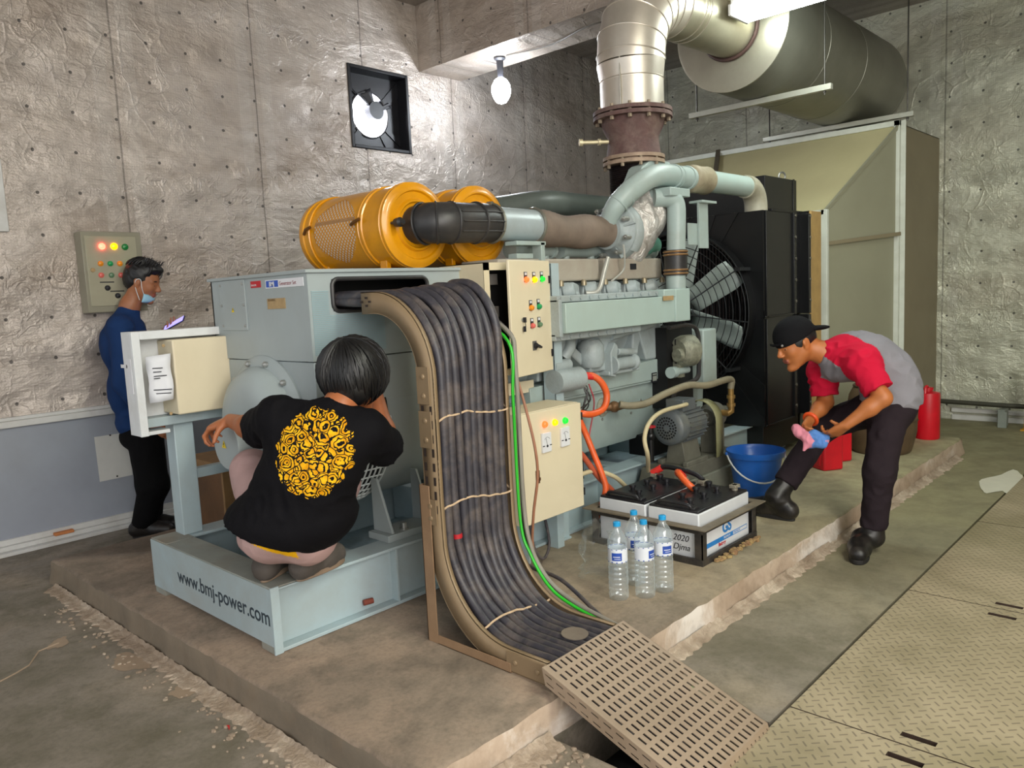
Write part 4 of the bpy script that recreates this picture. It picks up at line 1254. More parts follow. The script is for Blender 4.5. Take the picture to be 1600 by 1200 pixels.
m = MB(); m.cyl((6.0, 2.45, 1.78), (6.0, 2.55, 1.78), 0.02, None, 12); m.box((5.9, 2.42, 1.765), (6.08, 2.52, 1.785)); m.build('drain_pipe', M_blk, rad)
# feet down to the skid
m = MB(); m.piece(); m.box((5.2, 2.46, 0.05), (5.8, 2.60, 0.26)); m.piece(); m.box((5.2, 3.5, 0.05), (5.8, 3.64, 0.26)); m.build('foot', M_blk, rad, bevel=0.003)
# fan with hub, blades, wire guard
M_bladeg = pmat('fan_blade', 'aab8b4', 0.4, var=0.06, scale=6, dirt='7d8178', dirt_amt=0.4)
m = MB(); m.lathe((5.02, fcy, fcz), (1, 0, 0), [(0, 0.0), (0, 0.11), (0.05, 0.13), (0.12, 0.13)], 32); m.build('fan_hub', M_blk, rad)
for k in range(7):
    a = math.radians(180-31)+k*2*PI/7
    d = V((0, math.cos(a), math.sin(a))); s = V((0, -math.sin(a), math.cos(a)))
    rows = []
    for i in range(7):
        t = 0.12+0.42*i/6
        w = 0.075+0.028*i/6
        if i == 6: w *= 0.86
        rows.append([V((5.07, fcy, fcz))+d*t+s*w*q+V((0.045*q+0.02*(1-q*q), 0, 0)) for q in (-1, -0.6, -0.2, 0.2, 0.6, 1)])
    m = MB(); m.sheet(rows)
    m.build('fan_blade', M_bladeg, rad, solid=0.006)
m = MB()
for R in [0.12+0.052*i for i in range(9)]+[0.575, 0.6]: m.ring((5.0, fcy, fcz), (1, 0, 0), R, 0.0032, 72, 5)
for k in range(10):
    a = 2*PI*k/10+0.12; m.tube([(4.995, fcy+0.1*math.cos(a), fcz+0.1*math.sin(a)), (4.995, fcy+0.60*math.cos(a), fcz+0.60*math.sin(a))], 0.005, 6)
    if k % 2 == 0: m.box((4.99, fcy+0.6*math.cos(a)-0.02, fcz+0.6*math.sin(a)-0.012), (5.15, fcy+0.6*math.cos(a)+0.02, fcz+0.6*math.sin(a)+0.012))
m.build('wire_guard', pmat('guard_wire', '2e3032', 0.35, 0.3), rad)

# ---- air duct behind the radiator --------------------------------------------
M_duct = pmat('duct_galv', '9c9b85', 0.42, 0.15, var=0.05, scale=2, dirt='84805f', dirt_amt=0.25)
M_duct2 = pmat('duct_beige', 'c1b98f', 0.5, var=0.04, scale=2, dirt='8f8a62', dirt_amt=0.25)
M_ductd = pmat('duct_side', '8b8168', 0.5, 0.1, var=0.06, scale=2, dirt='6d6550', dirt_amt=0.35)
duct = thing('air_duct', (7.2, 3.2, FZ), 'large flaring sheet-metal discharge duct with white angle frames behind the radiator', 'air duct')
sx, lx = 6.28, 7.14
s0y, s1y, sz = 2.45, 3.70, 1.80
l0y, l1y, lz = 2.15, 4.42, 2.535
m = MB(); m.add([(sx, s0y, sz), (sx, s1y, sz), (lx, l1y, lz), (lx, l0y, lz)], [(0, 1, 2, 3)]); m.build('top_slope', M_duct2, duct, smooth=0, solid=0.004)
m = MB(); m.add([(sx, s0y, sz), (lx, l0y, lz), (lx, l0y, 1.62), (sx, s0y, 1.55)], [(0, 1, 2, 3)]); m.build('side_slope', M_duct, duct, smooth=0, solid=0.004)
m = MB(); m.add([(sx, s0y+0.01, 1.55), (lx, l0y+0.01, 1.62), (lx, l0y+0.01, 0.0), (sx, s0y+0.01, 0.0)], [(0, 1, 2, 3)]); m.build('side_slope', M_duct, duct, smooth=0, solid=0.004)
m = MB(); m.add([(sx, s1y, sz), (lx, l1y, lz), (lx, l1y, 0), (sx, s1y, 0)], [(0, 1, 2, 3)]); m.build('side_slope', M_duct, duct, smooth=0, solid=0.004)
m = MB(); m.box((lx, l0y, 0), (XW+0.02, l0y+0.006, lz)); m.build('side_panel', M_ductd, duct, smooth=0)
m = MB(); m.box((lx, l0y, lz-0.006), (XW+0.02, l1y, lz)); m.box((lx, l1y-0.006, 0), (XW+0.02, l1y, lz)); m.build('rear_panel', M_duct, duct, smooth=0)
m = MB(); m.box((5.95, 2.50, 0.0), (sx, 2.51, sz)); m.box((5.95, 2.50, sz-0.01), (sx, s1y, sz)); m.build('neck_panel', M_duct, duct, smooth=0)
M_angle = pmat('angle_white', 'cfd3c8', 0.4, var=0.04, dirt='9c9a82', dirt_amt=0.25)
m = MB(); m.box((lx-0.045, l0y-0.012, 0), (lx-0.0, l0y+0.035, lz+0.02)); m.box((lx-0.01, l0y-0.05, 0), (lx, l0y, lz+0.02)); m.box((lx-0.045, l0y-0.012, lz-0.025), (lx, l1y, lz+0.02)); m.build('frame', M_angle, duct, bevel=0.003)
m = MB(); m.box((sx-0.02, s0y-0.035, 0), (sx+0.02, s0y+0.015, sz+0.02)); m.box((sx-0.02, s0y-0.01, sz-0.02), (sx+0.02, s1y, sz+0.02)); m.build('frame', M_angle, duct, bevel=0.003)
m = MB(); m.bar((sx+0.03, s0y-0.012, 1.555), (lx-0.03, l0y-0.02, 1.625), 0.012, 0.03); m.build('crossbar', M_ductd, duct)
m = MB(); m.bar(V((sx, 3.45, sz+0.03)), V((lx-0.02, 3.80, lz+0.03)), 0.04, 0.03); m.build('brace', pmat('brace_dark', '5e574a', 0.6), duct)
m = MB(); m.bar((sx+0.01, s0y-0.003, sz+0.004), (lx-0.01, l0y-0.003, lz-0.012), 0.03, 0.02, (0, 1, 0)); m.build('edge_angle', M_duct, duct)
# cable conduit and wood board
m = MB(); m.box((5.90, 2.395, 0.0), (6.09, 2.412, 1.79)); o = m.build('plywood_board', pmat('plywood', 'b3935c', 0.6, var=0.12, scale=12), loc=(6.1, 2.48, 0), bevel=0.002)
tag(o, 'tall narrow plywood board standing between radiator and white duct frame', 'board')

# ---- muffler with straps and exhaust pipe --------------------------------------
M_galv = pmat('galvanised_sheet', 'a7a394', 0.34, 0.75, var=0.09, scale=4, dirt='77705f', dirt_amt=0.35, bump=0.06, bscale=8)
M_galvd = pmat('muffler_body', '85857a', 0.40, 0.6, var=0.10, scale=2.5, dirt='5e5c50', dirt_amt=0.4, bump=0.06, bscale=5)
MUY, MUZ, MUR = 2.68, 3.03, 0.415
muf = thing('muffler', (6.5, MUY, MUZ-MUR), 'huge grey exhaust silencer drum hanging under the ceiling at upper right', 'muffler')
m = MB(); m.lathe((5.22, MUY, MUZ), (1, 0, 0), [(0.012, MUR-0.004), (0.02, MUR), (2.45, MUR), (2.6, MUR*0.93), (2.68, MUR*0.7), (2.7, 0)], 72); m.build('shell', M_galvd, muf)
m = MB(); m.lathe((5.22, MUY, MUZ), (1, 0, 0), [(0.0, 0.0), (0.0, MUR-0.015), (0.004, MUR+0.004), (0.018, MUR+0.004)], 72); m.build('end_plate', M_galv, muf)
m = MB(); m.ring((5.21, MUY, MUZ), (1, 0, 0), 0.205, 0.014, 48, 8); m.build('collar', pmat('collar_dark', '4f3a35', 0.6, 0.3, var=0.2), muf)
m = MB()
for x in (5.95, 6.7): m.lathe((x, MUY, MUZ), (1, 0, 0), [(0, MUR), (0.002, MUR+0.003), (0.022, MUR+0.003), (0.024, MUR)], 72, False)
m.build('seam_band', M_galvd, muf)
def strut(x, y0, y1, z, lab):
    h = thing('pipe_hanger', (x, (y0+y1)/2, z), lab, 'hanger')
    m = MB(); m.box((x-0.02, y0, z-0.04), (x+0.02, y1, z)); m.build('strut_channel', pmat('strut_galv', 'b2b2a6', 0.4, 0.4, var=0.06), h, bevel=0.002)
    for y in (y0+0.05, y1-0.06):
        m = MB(); m.cyl((x, y, z-0.07), (x, y, ZC), 0.006, None, 8); m.lathe((x, y, z-0.055), (0, 0, 1), [(0, 0.012), (0.012, 0.012)], 6); m.build('threaded_rod', pmat('rod_dark', '4c4a45', 0.4, 0.6), h)
strut(5.61, 2.13, 3.23, 2.612, 'steel strut hanger under the near end of the exhaust silencer')
strut(7.13, 2.04, 3.34, 2.612, 'steel strut hanger under the far end of the silencer, above the duct frame')

PX, PYc = 4.05, 2.72
pr = 0.192
exh = thing('exhaust_pipe', (PX, PYc, 1.95), 'shiny metal-clad exhaust pipe rising and bending into the silencer, rusty flanges below', 'exhaust pipe')
M_clad = pmat('aluminium_cladding', 'd3cbbf', 0.40, 0.7, var=0.07, scale=5, dirt='a09486', dirt_amt=0.35, bump=0.05, bscale=10)
m = MB(); m.tube([(PX, PYc, 2.31), (PX, PYc, 2.50)], pr*0.98, 40); m.tube([(PX, PYc, 2.50), (PX-0.005, PYc, 2.60)], [pr*0.98, pr*1.05], 40)
m.build('lower_cladding', M_clad, exh)
m = MB()
R = 0.40
pts = [V((PX, PYc, 2.60)), V((PX, PYc, 2.66))]
for k in range(7):
    a = PI/2*k/6
    pts.append(V((PX+R*(1-math.cos(a)), PYc, 2.63+R*math.sin(a))))
pts[1] = V((PX, PYc, 2.61))
# segmented (lobster-back) elbow: short straight cylinders
rings = pts[2:]
m.tube([V((PX, PYc, 2.60))]+rings, pr*1.05, 40)
m.build('elbow', M_clad, exh, smooth=12)
m = MB(); m.tube([rings[-1], V((5.22, MUY, 3.03))], pr*1.0, 40); m.build('horizontal_cladding', pmat('aluminium_green', 'bdb8a2', 0.4, 0.7, var=0.07, scale=5, dirt='7d7a62', dirt_amt=0.4), exh)
m = MB()
for i, p in enumerate(rings):
    t = (rings[min(i+1, 6)]-rings[max(i-1, 0)]).normalized()
    m.ring(p, t, pr*1.055, 0.004, 48, 6)
for x in (4.6, 4.66): m.ring((x, 2.70, 3.03), (1, 0, 0), pr*1.01, 0.004, 48, 6)
m.ring((PX, PYc, 2.50), (0, 0, 1), pr*0.985, 0.003, 48, 6)
m.build('seam', M_clad, exh)
m = MB(); m.cyl((PX-0.19, PYc-0.05, 2.33), (PX-0.19, PYc-0.05, 2.6), 0.005, None, 8); m.build('lap_joint', pmat('bright_strip', 'd8d4c8', 0.25, 0.8), exh)
M_rustf = pmat('primer_rust', '5f4643', 0.7, 0.1, var=0.18, scale=20, dirt='96857a', dirt_amt=0.5, bump=0.3, bscale=60)
m = MB(); m.lathe((PX, PYc, 2.275), (0, 0, 1), [(0, 0.235), (0.022, 0.235), (0.022, 0.19), (0.03, 0.19), (0.03, 0.235), (0.052, 0.235)], 48); m.build('flange', M_rustf, exh)
m = MB(); m.lathe((PX, PYc, 2.06), (0, 0, 1), [(0, 0.165), (0.06, 0.155), (0.11, 0.15), (0.17, 0.18), (0.215, 0.19)], 40); m.build('reducer', M_rustf, exh)
m = MB(); m.lathe((PX, PYc, 2.01), (0, 0, 1), [(0, 0.185), (0.02, 0.185), (0.02, 0.16), (0.03, 0.16), (0.03, 0.185), (0.05, 0.185)], 48); m.build('flange', pmat('flange_tan', 'a08b77', 0.6, 0.2, var=0.18, scale=20, dirt='6d4f49', dirt_amt=0.6), exh)
m = MB()
for k in range(12):
    a = 2*PI*k/12; m.lathe((PX+0.212*math.cos(a), PYc+0.212*math.sin(a), 2.255), (0, 0, 1), [(0, 0.013), (0.02, 0.013), (0.075, 0.011), (0.09, 0.011)], 6)
for k in range(10):
    a = 2*PI*k/10+0.2; m.lathe((PX+0.172*math.cos(a), PYc+0.172*math.sin(a), 1.99), (0, 0, 1), [(0, 0.011), (0.02, 0.011), (0.07, 0.009)], 6)
m.build('flange_bolt', pmat('bolt_tan', '9a8b78', 0.5, 0.4, var=0.2), exh)
m = MB()
prof = []
for k in range(14): prof += [(k*0.012, 0.135), (k*0.012+0.006, 0.15)]
m.lathe((PX, PYc, 1.84), (0, 0, 1), prof, 40); m.build('bellows', pmat('bellows_dark', '3b3232', 0.5, 0.4, var=0.2), exh)
m = MB(); m.lathe((PX, PYc, 2.155), (-0.75, 0.66, 0), [(0.13, 0.012), (0.20, 0.012), (0.20, 0.02), (0.215, 0.02), (0.215, 0.012), (0.31, 0.012), (0.31, 0.022), (0.33, 0.022)], 14); m.build('drain_nipple', pmat('nipple_cream', 'cbbf9d', 0.4, 0.3), exh)

# ---- air cleaners --------------------------------------------------------------
M_or = pmat('filter_orange', 'dd9606', 0.33, var=0.06, scale=8, dirt='8a5510', dirt_amt=0.35, coat=0.3)
M_perf = None
def perf_mat():
    t = NT('perforated_orange')
    o = t.xyz(t.tc.outputs['UV']) if False else None
    P = t.world()
    q = t.xyz(P)
    # cylindrical coordinates are stored per builder through attributes: use generated UV-free lattice in y / angle
    s = 0.025
    at = t.n('ShaderNodeAttribute'); at.attribute_name = 'unroll'
    uv = t.xyz(at.outputs['Vector'])
    a = t.math('DIVIDE', t.math('ADD', uv[0], uv[1]), s); b = t.math('DIVIDE', t.math('SUBTRACT', uv[0], uv[1]), s)
    fa = t.math('SUBTRACT', t.math('FRACT', a), 0.5); fb = t.math('SUBTRACT', t.math('FRACT', b), 0.5)
    d = t.math('SQRT', t.math('ADD', t.math('MULTIPLY', fa, fa), t.math('MULTIPLY', fb, fb)))
    hole = t.math('LESS_THAN', d, 0.34)
    c = t.mix(hole, srgb('c9850c'), srgb('c4b8ac'))
    t.set(Base_Color=c, Roughness=0.5)
    t.bump(t.math('MULTIPLY', hole, -1.0), 0.6, 0.004)
    return t.m
M_perf = perf_mat()
def canister(cx, cz, y0, L, R, lab, first):
    c = thing('air_cleaner', (cx, y0+L/2, cz-R), lab, 'air filter', 'orange air cleaner drums on the alternator')
    m = MB()
    prof = [(0.0, R*0.30), (0.0, R*0.52), (-0.010, R*0.56), (-0.010, R*0.60), (0.002, R*0.64), (0.002, R*0.80), (-0.008, R*0.83), (-0.008, R*0.90), (0.0, R*0.96), (0.006, R*1.03), (0.02, R*1.03), (0.026, R)]
    m.lathe((cx, y0, cz), (0, 1, 0), [(0, 0.0)]+prof+[(0.16, R)], 64); m.build('end_cap', M_or, c)
    m = MB(); prof2 = [(0.16, R*1.0), (0.163, R*1.035), (0.178, R*1.035), (0.182, R*1.0), (0.21, R*1.0)]
    m.piece(); m.lathe((cx, y0, cz), (0, 1, 0), prof2, 64, False)
    m.piece()
    m.lathe((cx, y0, cz), (0, 1, 0), [(L*0.80, R), (L-0.05, R), (L-0.045, R*1.03), (L-0.015, R*1.03), (L, R*0.98), (L, R*0.0)], 64, False); m.build('body', M_or, c)
    # perforated middle section
    m = MB(); n = 64
    m.lathe((cx, y0, cz), (0, 1, 0), [(0.21, R*0.995), (L*0.80, R*0.995)], n, False)
    ob = m.build('perforated_screen', M_perf, c)
    at = ob.data.attributes.new('unroll', 'FLOAT_VECTOR', 'POINT')
    bo = V(c['_base'])
    import_vals = []
    for v in ob.data.vertices:
        p = v.co+bo
        ang = math.atan2(p.z-cz, p.x-cx)
        if ang > 2.9: ang -= 2*PI
        import_vals += [ang*R, p.y-y0, 0]
    at.data.foreach_set('vector', import_vals)
    # solid orange sheet everywhere except the window facing the room
    m = MB()
    def arc(a0, a1, h0, h1, rr=1.004, k=20):
        rows = []
        for i in range(k+1):
            a = math.radians(a0+(a1-a0)*i/k)
            rows.append([V((cx+R*rr*math.cos(a), y0+h, cz+R*rr*math.sin(a))) for h in (h0, h1)])
        m.sheet(rows)
    arc(-130, 128, 0.205, L*0.81, 1.004, 40)
    # rounded corners of the screen window
    a0, a1 = 128, 230
    for (h0, sgn) in ((0.205, 1), (L*0.81, -1)):
        rows = []
        for i in range(21):
            t = i/20; a = math.radians(a0+(a1-a0)*t)
            e = 0.16*(abs(2*t-1)**2.4)+0.008
            rows.append([V((cx+R*1.004*math.cos(a), y0+h0, cz+R*1.004*math.sin(a))), V((cx+R*1.004*math.cos(a), y0+h0+sgn*e, cz+R*1.004*math.sin(a)))])
        m.sheet(rows)
    m.build('wrap_sheet', M_or, c)
    m = MB()
    for h in (0.03, 0.19, L-0.10): m.ring((cx, y0+h, cz), (0, 1, 0), R*1.015, 0.006, 56, 6)
    m.build('clamp_band', M_or, c)
    for h in (0.10, L*0.82):
        m = MB(); m.box((cx-0.11, y0+h, cz-R-0.012), (cx-0.085, y0+h+0.05, cz-R*0.72)); m.box((cx+0.085, y0+h, cz-R-0.012), (cx+0.11, y0+h+0.05, cz-R*0.72)); m.box((cx-0.13, y0+h, cz-R-0.012), (cx+0.13, y0+h+0.05, cz-R)); m.build('foot', M_or, c, bevel=0.002)
    m = MB()
    for (px, pz) in ((-1.0, 0.12), ): 
        a = math.radians(172); m.piece()
        p = V((cx+R*1.02*math.cos(a), y0+0.19, cz+R*1.02*math.sin(a)))
        m.tube([p+V((-0.01, -0.03, 0.01)), p+V((-0.018, 0, 0)), p+V((-0.01, 0.04, -0.01))], 0.008, 8)
        m.piece(); p = V((cx+R*1.02*math.cos(a), y0+L-0.10, cz+R*1.02*math.sin(a)))
        m.tube([p+V((-0.01, -0.03, 0.01)), p+V((-0.018, 0, 0)), p+V((-0.01, 0.03, -0.02))], 0.008, 8)
    m.build('latch', pmat('latch_dark', '6a4416', 0.5, 0.3), c)
    return c
c1 = canister(2.405, 1.618, 2.83, 0.70, 0.192, 'nearer orange perforated drum air filter with the black rubber elbow on its end', True)
m = MB(); m.cyl((2.25, 2.825, 1.622), (2.25, 2.79, 1.622), 0.006, None, 8); m.lathe((2.262, 2.80, 1.622), (0, -1, 0), [(0, 0.02), (0.03, 0.022), (0.04, 0.012), (0.05, 0.012)], 14); m.build('indicator', M_rub, c1)
canister(2.82, 1.628, 2.83, 0.70, 0.192, 'farther orange drum air filter, half hidden behind the black rubber elbow', False)

# intake hose: black elbow, grey tube, brown sleeve
inta = thing('intake_pipe', (3.0, 2.70, 1.55), 'air intake pipe of black elbow, grey tube and brown sleeve leading to the turbocharger', 'pipe')
m = MB()
A = [V((2.405, 2.84, 1.618)), V((2.405, 2.80, 1.618))]
for k in range(1, 9):
    a = PI/2*k/8; A.append(V((2.405+0.12*(1-math.cos(a)), 2.80-0.10*math.sin(a), 1.62)))
A += [V((2.72, 2.70, 1.625)), V((2.78, 2.70, 1.625))]
m.tube(A, [0.088]*3+[0.094]*(len(A)-5)+[0.094, 0.086], 28)
m.build('rubber_elbow', M_rub, inta)
m = MB()
for i in (2, 5, 8): 
    t = (A[i+1]-A[i-1]).normalized(); m.ring(A[i], t, 0.094, 0.006, 40, 8)
m.ring((2.66, 2.70, 1.624), (1, 0, 0), 0.095, 0.006, 40, 8)
# lengthwise ribs
for ang in (0.0, 0.5, -0.5):
    m.tube([p+V((0, -0.094*math.cos(ang) if i > 5 else -0.03, 0.094*math.sin(ang)*1.0)) for i, p in enumerate(A) if i > 7], 0.004, 6)
m.build('elbow_rib', M_rub, inta)
m = MB(); m.tube([(2.77, 2.70, 1.625), (3.09, 2.70, 1.622)], 0.082, 32); m.build('steel_tube', pmat('tube_bluegrey', 'a8b4b8', 0.35, 0.1, var=0.05, dirt='85827a', dirt_amt=0.3), inta)
m = MB(); m.ring((2.775, 2.70, 1.625), (1, 0, 0), 0.092, 0.007, 40, 8); m.ring((3.08, 2.70, 1.622), (1, 0, 0), 0.088, 0.008, 40, 8); m.box((2.765, 2.69, 1.71), (2.785, 2.72, 1.73)); m.build('hose_clamp', pmat('clamp_steel', '8d8b80', 0.35, 0.7), inta)
m = MB()
pts = catmull([(3.08, 2.70, 1.62), (3.25, 2.70, 1.603), (3.42, 2.70, 1.60), (3.58, 2.695, 1.606), (3.70, 2.69, 1.606)], 9)
m.tube(pts, [0.088+0.0025*(i % 2)+0.006*math.sin(i*0.35) for i in range(len(pts))], 32); m.build('brown_sleeve', M_brown, inta)
# ================================================================== CABLE LADDER
M_lad = pmat('ladder_tan', '8d785c', 0.5, 0.15, var=0.08, scale=6, dirt='7c6348', dirt_amt=0.4)
M_slot = pmat('slot_dark', '2c211b', 0.8)
M_cov = pmat('cover_tan', '9d8a76', 0.5, 0.1, var=0.08, scale=5, dirt='7d6a52', dirt_amt=0.45)
LX0, LX1 = 1.80, 2.185
def ladder_path(n=14):
    """centre line of the rails in (y, z)"""
    P = [(2.47, 1.262), (2.40, 1.262)]
    cy, cz, R = 2.40, 0.992, 0.27
    for k in range(1, n+1):
        a = PI/2*k/n; P.append((cy-R*math.sin(a), cz+R*math.cos(a)))
    P += [(2.13, 0.85), (2.13, 0.7), (2.13, 0.55), (2.128, 0.46)]
    # bottom sweep
    for k in range(1, n+1):
        a = PI/2*k/n; P.append((1.77+0.358*math.cos(a), 0.42-0.388*math.sin(a)))
    P += [(1.70, 0.031), (1.60, 0.031)]
    return P
LP = ladder_path()
def off_path(P, d):
    """offset to the outer side (towards -y / up)"""
    out = []
    for i, p in enumerate(P):
        a = P[max(i-1, 0)]; b = P[min(i+1, len(P)-1)]
        ty, tz = b[0]-a[0], b[1]-a[1]; l = math.hypot(ty, tz)
        ny, nz = tz/l, -ty/l       # outward normal
        out.append((p[0]+ny*d, p[1]+nz*d))
    return out
lad = thing('cable_ladder', (2.0, 2.0, 0), 'tan steel cable ladder curving down from the alternator to the concrete plinth', 'cable ladder')
for x in (LX0, LX1):
    inner, outer = off_path(LP, -0.03), off_path(LP, 0.05)
    m = MB()
    m.sheet([[V((x, *a)), V((x, *b))] for a, b in zip(inner, outer)])
    sgn = 1 if x == LX0 else -1
    m.sheet([[V((x, *b)), V((x+sgn*0.018, *b))] for b in outer]); m.sheet([[V((x, *b)), V((x+sgn*0.018, *b))] for b in inner])
    rail = m.build('side_rail', M_lad, lad, solid=0.003, smooth=30)
    m = MB()
    # slots along the straight run, in two rows
    for z in [0.50+0.052*k for k in range(8)]:
        for yy in (2.10, 2.145): m.box((x-0.0025, yy-0.006, z), (x-0.0015, yy+0.006, z+0.03))
    for (dy, dz) in ((2.47, 1.275), (2.44, 1.29), (2.44, 1.26), (2.42, 1.275)): m.box((x-0.0025, dy-0.012, dz-0.004), (x-0.0015, dy+0.004, dz+0.004))
    m.build('slot', M_slot, rail, smooth=0)
    # splice plates with round bolts
    for (z0, z1) in ((0.90, 1.04), (0.74, 0.88)):
        m = MB(); m.box((x-0.006, 2.098, z0), (x-0.002, 2.165, z1-0.005)); m.build('splice_plate', M_lad, lad, bevel=0.001)
        m = MB()
        for z in (z0+0.03, z1-0.04): m.lathe((x-0.006, 2.13, z), (-1, 0, 0), [(0, 0.011), (0.004, 0.009), (0.006, 0)], 12)
        m.build('bolt', M_lad, lad)
    m = MB(); m.box((x-0.006, 2.098, 0.455), (x-0.002, 2.165, 0.55)); m.box((x-0.006, 1.60, 0.008), (x-0.002, 1.78, 0.074)); m.build('splice_plate', M_lad, lad, bevel=0.001)
    m = MB()
    for (y, z) in ((2.13, 0.48), (2.13, 0.525), (1.74, 0.042), (1.64, 0.04)): m.lathe((x-0.006, y, z), (-1, 0, 0), [(0, 0.010), (0.004, 0.009), (0.006, 0)], 12)
    m.build('bolt', M_lad, lad)
LPI = off_path(LP, -0.02)
for i in range(6, len(LP)-2, 3):
    y, z = LPI[i]; a, b = LP[i-1], LP[i+1]
    d = V((0, b[0]-a[0], b[1]-a[1])).normalized()
    m = MB(); m.obox(((LX0+LX1)/2, y, z), (1, 0, 0), d, d.cross(V((1, 0, 0))), (LX1-LX0)/2-0.003, 0.018, 0.006); m.build('rung', M_lad, lad)
# triangular floor foot
M_foot = pmat('foot_brown', '94775a', 0.55, 0.1, var=0.1, dirt='70543d', dirt_amt=0.4)
for x in (LX0-0.004, LX1+0.02):
    m = MB()
    m.box((x-0.004, 2.13, 0.0), (x, 2.185, 0.60)); m.box((x-0.004, 2.18, 0.0), (x+0.035, 2.185, 0.60))
    m.box((x-0.004, 1.76, 0.0), (x, 2.13, 0.035)); m.box((x-0.004, 1.76, 0.0), (x+0.035, 2.13, 0.004))
    m.build('floor_foot', M_foot, lad, bevel=0.001)

# ---- power cables over the ladder -----------------------------------------------
M_cab = pmat('cable_black', '39373e', 0.45, var=0.2, scale=25, dirt='7d7066', dirt_amt=0.6)
NC = 10
CR = 0.0182
def cable_pts(i, layer):
    t = i/(NC-1)
    r_ = random.Random(i*7+layer*91)
    x0 = LX0+0.034+(LX1-LX0-0.052)*t+(0.014 if layer else 0)
    base = 0.004 if layer == 0 else 0.033
    pts = []
    # inside the box
    xin = 1.825+0.38*t
    pts.append(V((xin, 2.86, 1.27+0.02*r_.random())))
    pts.append(V((xin, 2.70, 1.272+0.02*layer+0.015*r_.random())))
    lift = 0.065*t+0.022*r_.random()
    OP = off_path(LP, base)
    N = len(OP)
    topend = 16
    for k in range(1, N):
        y, z = OP[k]
        f = max(0, 1-k/topend)
        u = max(0.0, (k-topend-4)/(N-topend-4)); u = min(1, u)
        if 1 < k < topend+1 and k % 3: continue
        w = math.sin(min(1, k/topend)*PI)
        wig = 0.0045*math.sin(k*0.55+i*1.7)
        yo, zo = (y-0.012*w*t-0.02*w*layer*t, z+lift*w)
        pts.append(V((x0+wig+0.01*(0.5-t)*math.sin(u*PI), yo, zo)))
    pts.append(V((x0, 1.52, 0.022+base*0.8))); pts.append(V((x0, 1.40, -0.028+base*0.6))); pts.append(V((x0, 1.12, -0.165+base)))
    return pts
order = ['leftmost', 'second from the left', 'third from the left', 'fourth from the left', 'fifth from the left', 'sixth from the left', 'seventh from the left', 'eighth from the left', 'ninth from the left', 'tenth from the left', 'eleventh from the left', 'rightmost']
for i in range(NC):
    m = MB(); m.tube(catmull(cable_pts(i, 0), 4), CR, 10)
    tag(m.build('power_cable', M_cab, loc=(LX0+0.034+(LX1-LX0-0.062)*i/(NC-1), 2.1, 0.6)), 'thick black power cable lying in the lower layer of the curved cable ladder', 'cable', 'lower layer of black cables on the ladder')
for i in range(NC-1):
    m = MB(); m.tube(catmull(cable_pts(i, 1), 4), CR, 10)
    lab = 'thick black power cable in the top layer on the ladder, %s' % order[i if i < 8 else 11]
    o = m.build('power_cable', M_cab, loc=(LX0+0.05+(LX1-LX0-0.062)*i/(NC-1), 2.05, 0.6))
    tag(o, lab, 'cable', 'top layer of black cables on the ladder')
    if i == 1:
        m = MB()
        cp = catmull(cable_pts(1, 1), 4)
        j = min(range(len(cp)), key=lambda q: abs(cp[q].z-0.40) if cp[q].y < 2.3 else 9)
        m.tube([cp[j-1].lerp(cp[j], 0.5), cp[j], cp[j].lerp(cp[j+1], 0.4)], CR+0.0015, 10); m.build('red_tape', M_red, o)
# thinner cables at the right side of the ladder
def side_cable(name, pts, r, mat, lab, cat='cable'):
    m = MB(); m.tube(catmull(pts, 7), r, 9)
    c = V(pts[len(pts)//2])
    return tag(m.build(name, mat, loc=c), lab, cat)
OPs = off_path(LP, 0.03)
def along(x, d, k0, k1, step=3):
    O = off_path(LP, d)
    return [V((x+0.004*math.sin(k*1.1), *O[k])) for k in range(k0, k1, step)]
M_green = pmat('green_insulation', '2cb52a', 0.4, var=0.08)
M_greyc = pmat('grey_cable', '8b867c', 0.55, var=0.1, dirt='6d6255', dirt_amt=0.4)
M_copper = pmat('copper_brown_wire', '9a6a50', 0.5, var=0.1)
side_cable('green_cable', [(2.215, 2.34, 1.20)]+along(2.222, 0.04, 12, 34, 4)+[V((2.215, 1.62, 0.045)), V((2.20, 1.5, 0.022)), V((2.2, 1.3, -0.08))], 0.0065, M_green, 'bright green earth cable running down the right side of the black cables')
side_cable('grey_cable', [(2.26, 2.36, 1.24)]+along(2.240, 0.045, 11, 34, 4)+[V((2.205, 1.60, 0.06)), V((2.19, 1.5, 0.04)), V((2.19, 1.3, -0.06))], 0.009, M_greyc, 'light grey cable right beside the bright green cable on the ladder')
side_cable('black_cable', [(2.26, 2.42, 1.28)]+along(2.262, 0.02, 10, 33, 4)+[V((2.25, 1.66, 0.04)), V((2.205, 1.52, 0.02)), V((2.19, 1.3, -0.1))], 0.0085, M_cab, 'thin dark cable just right of the light grey cable')
side_cable('black_cable', [(2.50, 2.42, 0.24), (2.44, 2.32, 0.12), (2.40, 2.2, 0.10), (2.36, 2.0, 0.10), (2.31, 1.78, 0.03), (2.24, 1.62, 0.02), (2.19, 1.48, 0.0), (2.18, 1.3, -0.1)], 0.0085, M_cab, 'thin black cable from under the lower cream cabinet to the floor cover')
side_cable('copper_wire', [V((2.2919, 2.1367, 0.9545)), V((2.2815, 2.0802, 0.8156)), V((2.2880, 2.0471, 0.6610)), V((2.2961, 2.0476, 0.5412)), V((2.2979, 2.0788, 0.3898)), V((2.3077, 2.1030, 0.2474)), V((2.3092, 2.0879, 0.1678))], 0.006, M_copper, 'thin copper-brown wire hanging in front of the lower cream cabinet')
